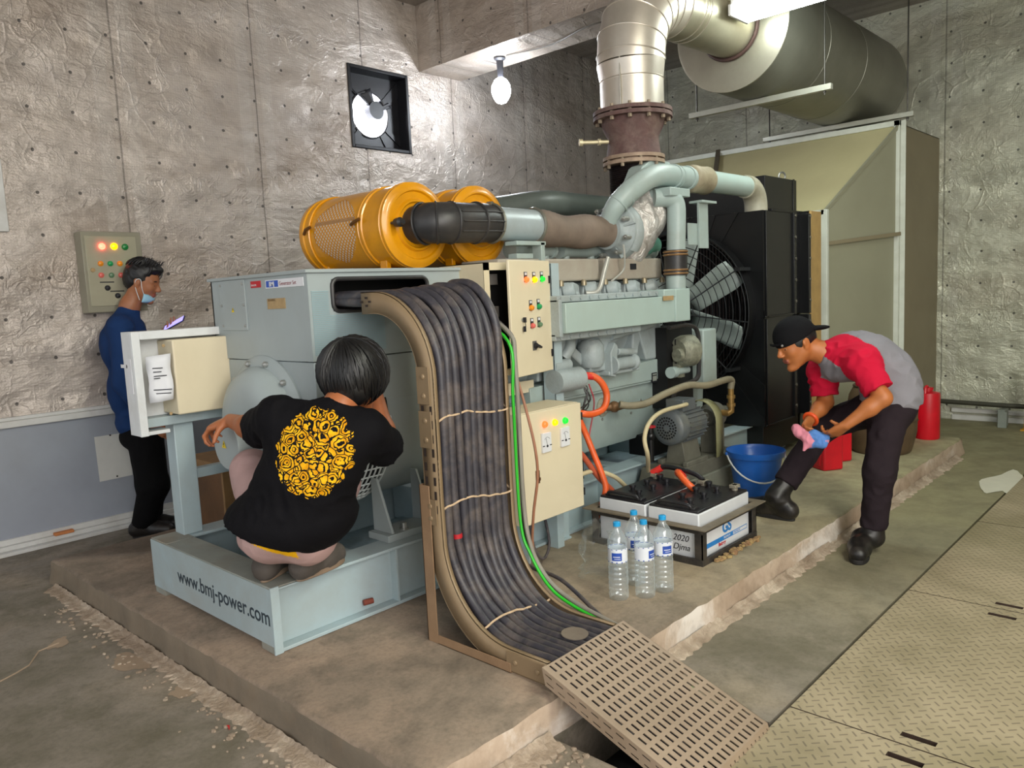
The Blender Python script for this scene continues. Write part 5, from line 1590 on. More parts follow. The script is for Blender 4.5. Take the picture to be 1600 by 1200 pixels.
side_cable('black_cable', [(2.62, 2.40, 0.25), (2.62, 2.38, 0.10), (2.66, 2.36, 0.03), (2.72, 2.37, 0.09), (2.72, 2.40, 0.25)], 0.007, M_cab, 'black cable loop hanging below the lower cream cabinet')
# rope ties across the bundle
M_rope = pmat('tie_rope', 'c9ae8e', 0.8, var=0.15, scale=60)
def tie(z_or_k, lab):
    O = off_path(LP, 0.052)
    if isinstance(z_or_k, float):
        y, z = min(O[16:], key=lambda q: abs(q[1]-z_or_k))
        y, z = 2.079, z_or_k
    else:
        y, z = O[z_or_k]
    m = MB()
    r_ = random.Random(int(z*100))
    pts = [V((LX0+0.012, y+0.02, z-0.02))]+[V((LX0+0.03+0.345*k/11, y+0.003*(k % 2), z+0.012*math.sin(k*0.5)+0.006*r_.random()-0.004)) for k in range(12)]+[V((LX1-0.01, y+0.03, z+0.008))]
    m.tube(catmull(pts, 3), 0.004, 6)
    tag(m.build('rope_tie', M_rope, loc=((LX0+LX1)/2, y, z)), lab, 'rope')
tie(0.845, 'upper pale rope tie across the vertical black cables')
tie(0.52, 'lower pale rope tie across the vertical black cables')
tie(29, 'pale rope tie across the cables in the bottom bend')
# round steel washer plate on the cables
c = V((2.02, 1.66, 0.0665+CR))
m = MB(); m.lathe(c, (0, -0.05, 1), [(0, 0.006), (0, 0.048), (0.003, 0.048), (0.003, 0.006)], 36)
tag(m.build('steel_disc', pmat('disc_steel', '8c8177', 0.4, 0.5), loc=c), 'round steel disc with a centre hole lying on the cables at the bottom bend', 'disc')

# ---- perforated cover --------------------------------------------------------------
cov = thing('perforated_cover', (1.98, 1.3, FZ), 'tan perforated steel cover sloping off the plinth over the cables at bottom centre', 'cable cover')
CX0, CX1 = 1.745, 2.195
yE, zE = 1.035, -0.10
def perf_sheet(m, P0, U, W, nu, nw, slotu, slotw, eu=0.006, stag=False):
    """sheet from P0 along U (columns) and W (rows) with rectangular slots; slotu/slotw are fractions"""
    for j in range(nw):
        for i in range(nu):
            a0, a1 = i/nu, (i+1)/nu
            b0, b1 = j/nw, (j+1)/nw
            ca, cb = (a0+a1)/2, (b0+b1)/2
            ha, hb = (a1-a0)*slotu/2, (b1-b0)*slotw/2
            sk = (b1-b0)*0.0
            Pf = lambda a, b: P0+U*a+W*b
            q = [Pf(a0, b0), Pf(a1, b0), Pf(a1, b1), Pf(a0, b1), Pf(ca-ha, cb-hb), Pf(ca+ha, cb-hb), Pf(ca+ha, cb+hb), Pf(ca-ha, cb+hb)]
            m.add(q, [(0, 1, 5, 4), (1, 2, 6, 5), (2, 3, 7, 6), (3, 0, 4, 7)])
def plainsheet(m, P0, U, W): m.quad(P0, P0+U, P0+U+W, P0+W)
m = MB()
P0 = V((CX0, 1.575, 0.095)); U = V((CX1-CX0, 0, 0)); W = V((0, yE-1.575, zE-0.095))
e = 0.03
plainsheet(m, P0, V((e*0.6, 0, 0)), W); plainsheet(m, P0+V((CX1-CX0-0.006, 0, 0)), V((0.006, 0, 0)), W)
perf_sheet(m, P0+V((e*0.6, 0, 0)), V((CX1-CX0-e*0.6-0.006, 0, 0)), W, 16, 13, 0.34, 0.68)
m.build('top_sheet', M_cov, cov, smooth=0, solid=0.0025)
# side flanges with slots
for x, nm in ((CX0, 0), (CX1, 1)):
    m = MB(); perf_sheet(m, V((x, 1.575, 0.095)), W, V((0, -0.012, -0.055)), 12, 2, 0.62, 0.2); 
    m.build('side_flange', M_cov, cov, smooth=0, solid=0.002)
m = MB(); P1 = P0+W; perf_sheet(m, P1, V((CX1-CX0, 0, 0)), V((0, -0.03, -0.10)), 17, 1, 0.24, 0.75); m.build('end_lip', M_cov, cov, smooth=0, solid=0.0025)

# ================================================================== CABINETS
def lampbutton(m_, parent, c, col, lit, r=0.013, nrm=(0, -1, 0)):
    m = MB(); m.lathe(c, nrm, [(0, r*1.15), (0.006, r*1.15), (0.006, r), (0.014, r*0.95), (0.018, r*0.6), (0.019, 0)], 18)
    return m.build('indicator_lamp', m_, parent)
E_r = emat('lamp_red', 'ff5a28', 1.4, 'd0401a'); E_a = emat('lamp_amber', 'ffb000', 1.5, 'e09010'); E_g = emat('lamp_green', '18d030', 0.9, '159030')
M_ra = pmat('button_red', 'd96a60', 0.35); M_am = pmat('button_orange', 'e8901e', 0.35, var=0.04); M_gb = pmat('button_green', '1f9a58', 0.35); M_gd = pmat('button_dgreen', '5f7f60', 0.35)
st = thing('control_cabinet', (2.75, 2.6, 0), 'taller cream control cabinet with its indicator door ajar, on a grey stand behind the cables', 'electrical cabinet')
m = MB()
bx0, bx1, by0, by1, bz0, bz1 = 2.50, 2.93, 2.50, 2.80, 0.90, 1.425
m.box((bx0, by0, bz0), (bx0+0.004, by1, bz1)); m.box((bx1-0.004, by0, bz0), (bx1, by1, bz1)); m.box((bx0, by0, bz1-0.004), (bx1, by1, bz1)); m.box((bx0, by0, bz0), (bx1, by1, bz0+0.004)); m.box((bx0, by1-0.004, bz0), (bx1, by1, bz1))
m.box((bx0, by0-0.002, bz0), (bx0+0.035, by0+0.002, bz1)); m.box((bx0, by0-0.002, bz1-0.035), (bx1, by0+0.002, bz1)); m.box((bx0, by0-0.002, bz0), (bx1, by0+0.002, bz0+0.03)); m.box((bx1-0.03, by0-0.002, bz0), (bx1, by0+0.002, bz1))
m.build('cabinet_body', M_creamd, st, smooth=0)
m = MB(); m.box((bx0+0.02, by0+0.10, bz0+0.02), (bx1-0.02, by0+0.11, bz1-0.02)); m.build('mounting_plate', M_blk2, st)
m = MB()
for k in range(6): m.box((bx0+0.05+0.05*(k % 2), by0+0.06, bz0+0.05+0.075*k), (bx0+0.10+0.05*(k % 2), by0+0.10, bz0+0.10+0.075*k))
m.build('terminal_block', pmat('block_grey', '6b6763', 0.5), st)
# post, rails and stand
m = MB(); m.box((2.985, 2.515, 0.0), (3.05, 2.52, 1.42)); m.box((2.985, 2.515, 0.0), (2.99, 2.59, 1.42)); m.build('stand_post', M_gblue, st, bevel=0.001)
m = MB(); m.box((2.50, 2.60, 0.0), (2.55, 2.65, 0.9)); m.box((2.50, 2.60, 0.30), (3.0, 2.62, 0.36)); m.box((2.90, 2.5, 0.0), (3.05, 2.6, 0.012)); m.build('stand_post', M_gblue, st, bevel=0.002)
m = MB(); m.box((2.55, 2.62, 0.78), (2.94, 2.625, 0.84)); m.build('cross_panel', M_cream, st)
m = MB()
for k in range(9): m.box((2.62+0.018*k, 2.70, 0.80), (2.626+0.018*k, 2.706, 0.92))
m.box((2.60, 2.698, 0.85), (2.80, 2.70, 0.856)); m.build('guard_bars', pmat('bar_dark', '4a4a48', 0.5), st, smooth=0)
# open door (hinged on the right)
hinge = V((2.955, 2.505, 0)); dd = (V((2.575, 2.425, 0))-hinge).normalized(); dw = 0.385; dn = V((dd.y, -dd.x, 0)) 
if dn.y > 0: dn = -dn
dz0, dz1 = 0.893, 1.432
m = MB(); m.obox(hinge+dd*dw/2+V((0, 0, (dz0+dz1)/2)), dd, V((0, 0, 1)), dn, dw/2, (dz1-dz0)/2, 0.008); door = m.build('door', M_cream, st, bevel=0.004)
dy = lambda px, py: None
def ondoor(px, py):
    """point of the door face seen at a survey pixel"""
    d = _ray(px, py); n = dn; p0 = hinge+dn*0.008
    t = (p0-CAM).dot(n)/d.dot(n); return CAM+d*t
def dbtn(px, py, mat, r, tagp=True):
    c = ondoor(px, py)
    if tagp:
        m = MB(); m.obox(c+V((0, 0, 0.012))+dn*0.001, dd, V((0, 0, 1)), dn, 0.0135, 0.024, 0.0012); pl = m.build('legend_plate', M_ink, door, smooth=0)
        m = MB(); m.obox(c+V((0, 0, 0.027))+dn*0.0025, dd, V((0, 0, 1)), dn, 0.0095, 0.006, 0.0005); m.build('legend_print', M_label, door, smooth=0)
    lampbutton(mat, door, c, 0, 0, r, dn)
dbtn(821, 437, E_r, 0.0125); dbtn(834, 437, E_a, 0.013); dbtn(846, 436, E_g, 0.0125)
dbtn(829, 481, M_am, 0.0125); dbtn(841, 479, M_gb, 0.0125); dbtn(831, 509, M_ra, 0.0115); dbtn(842, 507, M_gd, 0.0115)
m = MB(); c = ondoor(816, 500); m.lathe(c, dn, [(0, 0.009), (0.006, 0.009), (0.007, 0.0)], 14); m.build('key_switch', M_bolt, door)
m = MB(); m.obox(c+dn*0.014, dd, V((0, 0, 1)), dn, 0.003, 0.012, 0.008); m.tube([c+dn*0.016+V((0, 0, -0.01)), c+dn*0.018+V((0, 0, -0.03)), c+dn*0.016+V((0, 0, -0.055))], 0.002, 6); m.obox(c+dn*0.012+V((0, 0, -0.042)), dd, V((0, 0, 1)), dn, 0.009, 0.013, 0.003); m.build('key', M_ink, door, bevel=0.001)
c = ondoor(835, 540)
m = MB(); m.obox(c+dn*0.002, dd, V((0, 0, 1)), dn, 0.017, 0.022, 0.002); m.build('selector_plate', pmat('selector_grey', '5c5a58', 0.4), door)
m = MB(); m.lathe(c+dn*0.003, dn, [(0, 0.014), (0.012, 0.014), (0.014, 0.0)], 16); a_ = (dd*-0.8+V((0, 0, -0.3))).normalized(); m.obox(c+dn*0.02+a_*0.008, a_, dn, a_.cross(dn), 0.022, 0.009, 0.005); m.build('selector_switch', M_ink, door, bevel=0.002)
m = MB()
for z in (1.34, 0.98): m.obox(hinge+dd*0.010+V((0, 0, z))+dn*0.009, dd, V((0, 0, 1)), dn, 0.007, 0.018, 0.003)
m.build('door_hinge', M_ink, door)

lc = thing('lower_cabinet', (2.70, 2.4, 0.23), 'lower cream metal cabinet with three lamps and two gauges, beside the cable ladder', 'electrical cabinet')
q0x, q1x, qy, qz0, qz1 = 2.480, 2.912, 2.30, 0.236, 0.748
m = MB(); m.box((q0x, qy+0.018, qz0), (q1x, qy+0.21, qz1)); m.build('cabinet_body', M_creamd, lc, bevel=0.003)
m = MB(); m.box((q0x+0.004, qy, qz0+0.003), (q1x, qy+0.014, qz1-0.003)); ld = m.build('door', M_cream, lc, bevel=0.003)
for px, py, mt in ((850, 663, E_r), (866, 660, E_a), (882, 657, E_g)): lampbutton(mt, ld, AY(px, py, qy), 0, 0, 0.0135)
for px, py in ((852, 691), (881, 682)):
    c = AY(px, py, qy)
    m = MB(); m.box((c.x-0.031, qy-0.012, c.z-0.045), (c.x+0.031, qy, c.z+0.045)); g = m.build('gauge', M_label, ld, bevel=0.002)
    m = MB(); m.tube([V((c.x+0.02*math.cos(a), qy-0.0125, c.z+0.005+0.02*math.sin(a))) for a in [0.5+0.21*k for k in range(11)]], 0.0008, 4); m.bar((c.x, qy-0.0128, c.z-0.012), (c.x-0.008, qy-0.0128, c.z+0.02), 0.0015, 0.0008, (0, 1, 0)); m.lathe((c.x, qy-0.012, c.z-0.016), (0, -1, 0), [(0, 0.006), (0.002, 0.006)], 14)
    m.box((c.x-0.031, qy-0.0135, c.z-0.016), (c.x-0.018, qy-0.012, c.z-0.012)); m.box((c.x+0.018, qy-0.0135, c.z-0.016), (c.x+0.031, qy-0.012, c.z-0.012)); m.build('gauge_marks', M_ink, g, smooth=0)
c = V((2.5792, 2.3000, 0.4502))
m = MB(); m.box((c.x-0.014, qy-0.008, c.z-0.03), (c.x+0.008, qy, c.z+0.03)); m.tube([(c.x-0.003, qy-0.01, c.z-0.02), (c.x-0.003, qy-0.018, c.z-0.01), (c.x-0.003, qy-0.018, c.z+0.0)], 0.004, 8); m.build('door_latch', pmat('latch_brown', '6d5038', 0.5, 0.4), ld, bevel=0.002)
m = MB()
for z in (0.68, 0.31): m.box((q1x-0.002, qy-0.004, z-0.018), (q1x+0.006, qy+0.02, z+0.018))
m.build('hinge', M_ink, lc)
m = MB(); m.box((2.63, 2.42, 0.0), (2.64, 2.52, 0.236)); m.box((2.88, 2.45, 0), (2.93, 2.52, 0.236)); m.build('leg', M_gblue, lc, bevel=0.001)

# alarm panel on the left wall
ap = thing('alarm_panel', (1.93, 5.3, 1.3), 'khaki metal alarm panel with lit red and amber lamps on the insulated wall', 'electrical panel')
a0, a1 = V((1.7605, 5.2500, 1.7894)), V((2.1118, 5.2500, 1.2851))
m = MB(); m.box((a0.x, 5.25, a1.z), (a1.x+0.01, 5.37, a0.z)); m.build('panel_body', pmat('khaki_enamel', '8e8a78', 0.42, var=0.04), ap, bevel=0.005)
i0, i1 = V((1.7783, 5.2460, 1.7622)), V((2.0652, 5.2460, 1.3247))
m = MB(); m.box((i0.x, 5.244, i1.z), (i1.x+0.02, 5.252, i0.z)); pd = m.build('panel_door', pmat('khaki_enamel_light', 'a09c86', 0.42, var=0.04), ap, bevel=0.003)
def pbtn(px, py, mat, r=0.017):
    c = AY(px, py, 5.244); m = MB(); m.lathe(c, (0, -1, 0), [(0, r*1.2), (0.006, r*1.2), (0.006, r), (0.014, r*0.9), (0.019, 0)], 18); m.build('indicator_lamp', mat, pd)
pbtn(159, 385, emat('alarm_red', 'ff3a2a', 9.0, 'd02020')); pbtn(178, 385, emat('alarm_amber', 'ffa800', 3.5, 'e09010')); pbtn(195, 386, pmat('alarm_green', '1a7a3a', 0.35))
for px, py, mt in ((157, 412, M_am), (172, 412, M_gb), (187, 412, M_am), (202, 412, E_g), (158, 430, M_ra), (174, 430, M_gd), (189, 430, M_ra)): pbtn(px, py, mt, 0.014)
for px, py in ((168, 450), (184, 462)): pbtn(px, py, M_ink, 0.014)
m = MB()
for px, py in ((168, 441), (184, 455)): c = AY(px, py, 5.2435); m.box((c.x-0.045, 5.2432, c.z-0.003), (c.x+0.04, 5.244, c.z+0.004))
m.build('legend_print', M_ink, pd, smooth=0)
m = MB(); c = V((1.8076, 5.2440, 1.5502)); m.lathe(c, (0, -1, 0), [(0, 0.014), (0.008, 0.013), (0.01, 0)], 14); m.build('lock', M_tan, pd)

# ================================================================== BATTERIES
bf = thing('battery_tray', (3.33, 2.07, 0), 'black steel angle frame on the plinth holding the two batteries', 'battery frame')
FX0, FX1, FY0, FY1 = 3.06, 3.60, 1.745, 2.37
M_frm = pmat('frame_black', '2b2826', 0.6, var=0.3, scale=15, dirt='6f6354', dirt_amt=0.5)
M_frmt = pmat('frame_rusty', '6e6557', 0.6, var=0.25, scale=12, dirt='8b7a5c', dirt_amt=0.6)
for (x, y) in ((FX0, FY0), (FX1-0.04, FY0), (FX0, FY1-0.04), (FX1-0.04, FY1-0.04)):
    m = MB(); m.box((x, y, 0), (x+0.04, y+0.005, 0.18)) if y < 2 else m.box((x, y+0.035, 0), (x+0.04, y+0.04, 0.18))
    m.box((x, y, 0), (x+0.005, y+0.04, 0.18)) if x < 3.3 else m.box((x+0.035, y, 0), (x+0.04, y+0.04, 0.18)); m.build('frame_leg', M_frm, bf)
def ring4(z0, z1, out, mat, nm):
    m = MB(); a, b, c_, d_ = FX0-out, FX1+out, FY0-out, FY1+out
    m.box((a, c_, z0), (b, FY0+0.012, z1)); m.box((a, FY1-0.012, z0), (b, d_, z1)); m.box((a, FY0+0.012, z0), (FX0+0.012, FY1-0.012, z1)); m.box((FX1-0.012, FY0+0.012, z0), (b, FY1-0.012, z1)); return m.build(nm, mat, bf, bevel=0.001)
ring4(0.178, 0.184, 0.035, M_frmt, 'top_angle'); ring4(0.150, 0.178, 0.002, M_frm, 'upright_angle'); ring4(0.0, 0.03, 0.002, M_frm, 'bottom_angle')
M_bw = pmat('battery_white', 'd4d7db', 0.35, var=0.03); M_bb = pmat('battery_black', '1b1b20', 0.35, var=0.15, dirt='4a4744', dirt_amt=0.3)
M_gsb = pmat('logo_blue', '2a7fc8', 0.5)
def battery(y0, y1, lab, near):
    b = thing('battery', (3.33, (y0+y1)/2, 0.01), lab, 'battery', 'black-topped batteries in the steel frame')
    x0, x1 = 3.085, 3.58
    m = MB(); m.box((x0, y0, 0.012), (x1, y1, 0.235)); m.build('case', M_bw, b, bevel=0.006)
    m = MB(); m.box((x0+0.004, y0+0.004, 0.234), (x1-0.004, y1-0.004, 0.246)); m.build('lid', M_bb, b, bevel=0.004)
    m = MB()
    yc = (y0+y1)/2
    m.tube(catmull([(x0+0.02, y0+0.045, 0.245), (x0+0.01, y0+0.06, 0.268), (x0+0.005, yc, 0.272), (x0+0.01, y1-0.06, 0.268), (x0+0.02, y1-0.045, 0.245)], 6), 0.009, 8)
    m.box((x0+0.012, y0+0.03, 0.244), (x0+0.06, y1-0.03, 0.256)); m.build('handle', M_bb, b, bevel=0.003)
    m = MB()
    for k in range(6):
        m.lathe((x0+0.10+0.065*k, yc+(0.045 if k % 2 else -0.035), 0.245), (0, 0, 1), [(0, 0.022), (0.004, 0.022), (0.004, 0.012), (0.02, 0.012), (0.02, 0.018), (0.032, 0.017), (0.033, 0.0)], 16)
    m.build('vent_cap', M_bb, b)
    m = MB()
    for yy in (y0+0.05, y1-0.05): m.piece(); m.lathe((x1-0.05, yy, 0.245), (0, 0, 1), [(0, 0.016), (0.03, 0.014)], 14); m.box((x1-0.075, yy-0.018, 0.258), (x1-0.025, yy+0.018, 0.275)); m.cyl((x1-0.05, yy-0.03, 0.266), (x1-0.05, yy+0.03, 0.266), 0.005, None, 8)
    m.build('terminal', pmat('terminal_lead', 'a09a8a', 0.5, 0.5, var=0.2, scale=60), b, bevel=0.003)
    return b
b1 = battery(1.775, 2.05, 'nearer battery with black lid and large blue letters on its side', True)
b2 = battery(2.065, 2.34, 'farther battery with black lid, behind the one with blue letters', False)
# label on the near battery's long side
yl = 1.7735
m = MB(); m.box((3.12, yl-0.0005, 0.035), (3.56, yl+0.0015, 0.148)); m.build('side_label', M_label, b1, smooth=0)
text('lettering', 'GS', 0.075, (3.30, yl-0.001, 0.092), (1, 0, 0), (0, 0, 1), M_gsb, b1, 0.0004, bold=0.003)
m = MB(); m.add([(3.13, yl-0.0012, 0.055), (3.40, yl-0.0012, 0.055), (3.40, yl-0.0012, 0.078), (3.13, yl-0.0012, 0.078)], [(0, 1, 2, 3)]); m.add([(3.40, yl-0.0012, 0.055), (3.55, yl-0.0012, 0.055), (3.55, yl-0.0012, 0.078), (3.40, yl-0.0012, 0.078)], [(0, 1, 2, 3)]); m.build('blue_band', M_gsb, b1, smooth=0)
m = MB(); m.add([(3.405, yl-0.0016, 0.059), (3.546, yl-0.0016, 0.059), (3.546, yl-0.0016, 0.074), (3.405, yl-0.0016, 0.074)], [(0, 1, 2, 3)]); m.build('band_window', M_label, b1, smooth=0)
text('lettering', 'PREMIUM', 0.016, (3.41, yl-0.002, 0.061), (1, 0, 0), (0, 0, 1), M_gsb, b1, 0.0002)
text('lettering', 'PREMIUM', 0.016, (3.31, yl-0.002, 0.061), (1, 0, 0), (0, 0, 1), M_label, b1, 0.0002)
text('lettering', 'Battery', 0.024, (3.26, yl-0.001, 0.037), (1, 0, 0), (0, 0, 1), M_red, b1, 0.0003, bold=0.0008)
# handwriting on the end of the near battery
text('handwriting', '2020', 0.042, (3.0835, 1.915, 0.095), (0, -1, 0), (0, 0, 1), M_ink, b1, 0.0003, shear=0.3)
text('handwriting', 'Djma', 0.042, (3.0835, 1.915, 0.052), (0, -1, 0), (0, 0, 1), M_ink, b1, 0.0003, shear=0.3)
# spilled crust beside the frame
m = MB(); r = random.Random(8)
for k in range(60): m.ball((3.15+0.42*r.random(), 1.735-0.03*r.random(), 0.004+0.012*r.random()), 0.006+0.010*r.random(), 7, 1.2, 1, 0.7)
tag(m.build('corrosion_crumbs', pmat('corrosion', '8a6a4c', 0.9, var=0.4, scale=60, dirt='d8c27c', dirt_amt=0.8), smooth=0, loc=(3.35, 1.72, 0)), 'brown and yellow corrosion crumbs along the foot of the battery frame', 'debris', kind='stuff')

M_ora = pmat('orange_cable', 'e8622c', 0.4, var=0.08, dirt='9a5a3a', dirt_amt=0.3)
M_redc = pmat('red_boot', 'd8322c', 0.4)
def hose(name, pts, r, mat, lab, cat='cable', n=7):
    m = MB(); m.tube(catmull(pts, n), r, 10); return tag(m.build(name, mat, loc=V(pts[len(pts)//2])), lab, cat)
oc = hose('orange_cable', [V((3.1898, 2.5000, 0.8339)), V((3.2327, 2.4700, 0.8337)), V((3.2738, 2.4400, 0.7930)), V((3.3014, 2.4300, 0.7222)), V((3.2694, 2.4300, 0.6583)), V((3.1817, 2.4400, 0.6398)), V((3.1165, 2.4600, 0.6513)), V((3.1480, 2.5400, 0.6444))], 0.018, M_ora, 'orange cable looping from the starter motor behind the lower cream cabinet')
m = MB(); m.tube([V((3.1988, 2.4900, 0.8367)), V((3.2409, 2.4680, 0.8295))], 0.02, 12); m.build('red_boot', M_redc, oc)
hose('orange_cable', [V((3.1241, 2.4800, 0.6186)), V((3.1523, 2.4600, 0.5316)), V((3.1594, 2.4200, 0.4330)), V((3.1662, 2.3800, 0.3350)), V((3.1670, 2.3600, 0.2428)), (3.1, 2.38, 0.10)], 0.016, M_ora, 'orange cable running steeply down to the left end of the batteries')
hose('orange_cable', [V((3.0636, 2.4600, 0.4799)), V((3.1138, 2.4400, 0.4124)), V((3.1776, 2.4100, 0.3119)), V((3.2583, 2.3900, 0.2287)), V((3.2998, 2.3800, 0.1861))], 0.015, pmat('orange_brown_cable', 'b8573a', 0.45, var=0.1), 'dull orange-brown cable crossing to the back of the battery frame')
hose('pink_wire', [V((3.3196, 2.5600, 0.7756)), V((3.3336, 2.5400, 0.6876)), V((3.3171, 2.5400, 0.6023)), V((3.2828, 2.5400, 0.5026)), V((3.2315, 2.5000, 0.4283))], 0.004, pmat('pink_wire', 'c24a55', 0.5), 'thin pink wire hanging down the engine side beside the orange loop')
jb = hose('jumper_cable', [(3.53, 2.29, 0.275), (3.55, 2.25, 0.31), (3.53, 2.15, 0.315), (3.53, 2.05, 0.30), (3.53, 2.0, 0.275)], 0.013, M_bb, 'black jumper cable with red boots linking the two batteries')
m = MB(); m.tube([(3.53, 2.31, 0.272), (3.545, 2.26, 0.305)], 0.019, 12); m.build('red_boot', M_redc, jb)
ob = hose('orange_cable', [(3.53, 2.115, 0.27), (3.48, 2.12, 0.31), (3.43, 2.08, 0.315), (3.40, 2.02, 0.285), (3.41, 1.98, 0.25)], 0.017, M_ora, 'short orange cable with red boot arching over the middle of the batteries')
m = MB(); m.tube([(3.525, 2.115, 0.275), (3.485, 2.12, 0.307)], 0.021, 12); m.build('red_boot', M_redc, ob)
hose('cream_hose', [V((3.0687, 2.4500, 0.3394)), V((3.1652, 2.4200, 0.3438)), V((3.2768, 2.3800, 0.2951)), (3.42, 2.40, 0.20)], 0.012, pmat('cream_hose', 'c7ba95', 0.5, var=0.08), 'pale cream hose lying behind the battery frame beside the cabinet')

# ================================================================== PUMP
pump = thing('electric_pump', (4.2, 2.45, 0.0), 'dirty grey electric motor pump set on a steel base beside the engine', 'pump')
M_pg = pmat('pump_grey', '5e6467', 0.45, 0.1, var=0.12, scale=15, dirt='8b8262', dirt_amt=0.45)
M_pd = pmat('pump_dusty', '646358', 0.6, 0.05, var=0.15, scale=15, dirt='4d4a40', dirt_amt=0.5)
mc = V((3.8600, 2.4000, 0.4642))
m = MB(); m.prism([(mc.x-0.14, 0.155), (mc.x+0.70, 0.155), (mc.x+0.66, 0.235), (mc.x-0.10, 0.235)], 'y', 2.30, 2.53); m.build('base_plate', M_pd, pump, bevel=0.003)
m = MB(); m.box((mc.x-0.16, 2.28, 0.0), (mc.x+0.75, 2.53, 0.155)); m.build('base_block', pmat('base_greenish', '74766a', 0.6, var=0.1, dirt='5c5848', dirt_amt=0.5), pump, bevel=0.004)
R_ = 0.105
m = MB(); m.lathe((mc.x-0.03, 2.40, mc.z), (1, 0, 0), [(0.0, 0.0), (0.0, R_*0.72), (0.012, R_*0.95), (0.02, R_), (0.085, R_), (0.09, R_*0.9), (0.30, R_*0.9), (0.31, R_*0.8), (0.34, R_*0.4)], 40); m.build('motor', M_pg, pump)
m = MB()
for k in range(24):
    a = 2*PI*k/24
    d = V((0, math.cos(a), math.sin(a)))
    p = V((mc.x+0.065, 2.40, mc.z))+d*R_*0.93; m.bar(p, p+V((0.2, 0, 0)), 0.004, 0.022, d)
m.build('cooling_fins', M_pg, pump, smooth=0)
m = MB()
for rr_ in (0.25, 0.42, 0.58):
    for k in range(int(rr_*40)):
        a = 2*PI*k/int(rr_*40)
        p = V((mc.x-0.031, 2.40+R_*rr_*math.cos(a), mc.z+R_*rr_*math.sin(a))); m.box((p.x-0.001, p.y-0.005, p.z-0.005), (p.x, p.y+0.005, p.z+0.005))
m.build('fan_grille', M_blk2, pump, smooth=0)
m = MB(); m.box((mc.x+0.06, 2.34, mc.z+0.085), (mc.x+0.20, 2.46, mc.z+0.155)); m.build('junction_box', M_pg, pump, bevel=0.005)
m = MB(); m.box((mc.x+0.02, 2.30, 0.235), (mc.x+0.26, 2.33, 0.262)); m.box((mc.x+0.02, 2.47, 0.235), (mc.x+0.26, 2.50, 0.262)); m.prism([(2.33, 0.235), (2.47, 0.235), (2.44, mc.z-0.07), (2.36, mc.z-0.07)], 'x', mc.x+0.06, mc.x+0.24); m.build('motor_foot', M_pd, pump, bevel=0.003)
# coupling guard arch
m = MB(); gx0, gx1 = mc.x+0.34, mc.x+0.42
arc = [(2.40+0.115*math.cos(a), mc.z-0.01+0.125*math.sin(a)) for a in [PI*k/14 for k in range(15)]]
arc = [(2.515, 0.235)]+arc+[(2.285, 0.235)]
m.sheet([[V((gx0, *p)), V((gx1, *p))] for p in arc]); m.build('coupling_guard', pmat('guard_olive', '86845f', 0.5, var=0.1), pump, solid=0.004)
m = MB(); m.lathe((mc.x+0.3, 2.40, mc.z), (1, 0, 0), [(0, 0.03), (0.12, 0.03), (0.12, 0.05), (0.16, 0.075), (0.24, 0.08), (0.28, 0.05), (0.36, 0.04), (0.37, 0.03)], 24); m.box((mc.x+0.44, 2.35, 0.235), (mc.x+0.56, 2.45, mc.z-0.04)); m.build('pump_head', M_pd, pump, bevel=0.002)
m = MB(); pf = V((mc.x+0.50, 2.34, mc.z+0.02)); m.tube([pf, pf+V((0.0, -0.05, 0)), pf+V((0.02, -0.06, 0.01)), pf+V((0.02, -0.06, 0.05))], 0.020, 10); m.lathe(pf+V((0.02, -0.06, 0.04)), (0, 0, 1), [(0, 0.026), (0.02, 0.026), (0.02, 0.019), (0.05, 0.019), (0.05, 0.026), (0.07, 0.026), (0.07, 0.018), (0.11, 0.018)], 12); m.build('outlet_fitting', pmat('brass', '9a7a44', 0.4, 0.5, var=0.15), pump)
m = MB(); v_ = V((3.7512, 2.4600, 0.4765)); m.cyl(v_+V((0, 0, -0.20)), v_, 0.018, None, 12); m.ball(v_+V((0, 0, -0.05)), 0.028, 12); m.build('valve_stem', M_blk, pump)
m = MB(); m.ring(v_+V((0, 0, 0.005)), (0, 0, 1), 0.026, 0.006, 20, 6); m.bar(v_+V((-0.026, 0, 0.005)), v_+V((0.026, 0, 0.005)), 0.008, 0.006); m.build('valve_handle', M_red, pump)
tp = pf+V((0.02, -0.06, 0.15))
hose('oil_hose', [V((3.5126, 2.5000, 0.6410)), V((3.5592, 2.4600, 0.6299)), V((3.6583, 2.4200, 0.6332)), V((3.7961, 2.3800, 0.6723)), V((3.9587, 2.3300, 0.7030)), V((4.1268, 2.3000, 0.6844)), tp+V((-0.01, 0, 0.06)), tp], 0.0205, pmat('hose_dusty', '857d66', 0.6, var=0.12, scale=20, dirt='57513f', dirt_amt=0.5), 'thick dusty rubber hose arching from the engine drain to the pump', 'hose')
hose('cream_hose', [V((mc.x+0.08, 2.33, mc.z+0.13)), V((3.6314, 2.3000, 0.5981)), V((3.4567, 2.2700, 0.5669)), V((3.3741, 2.2500, 0.4965)), V((3.3843, 2.2400, 0.4038)), (3.52, 2.33, 0.285)], 0.012, pmat('cream_hose', 'c7ba95', 0.5, var=0.08), 'pale cream conduit curving from the pump motor down to the batteries', 'hose')

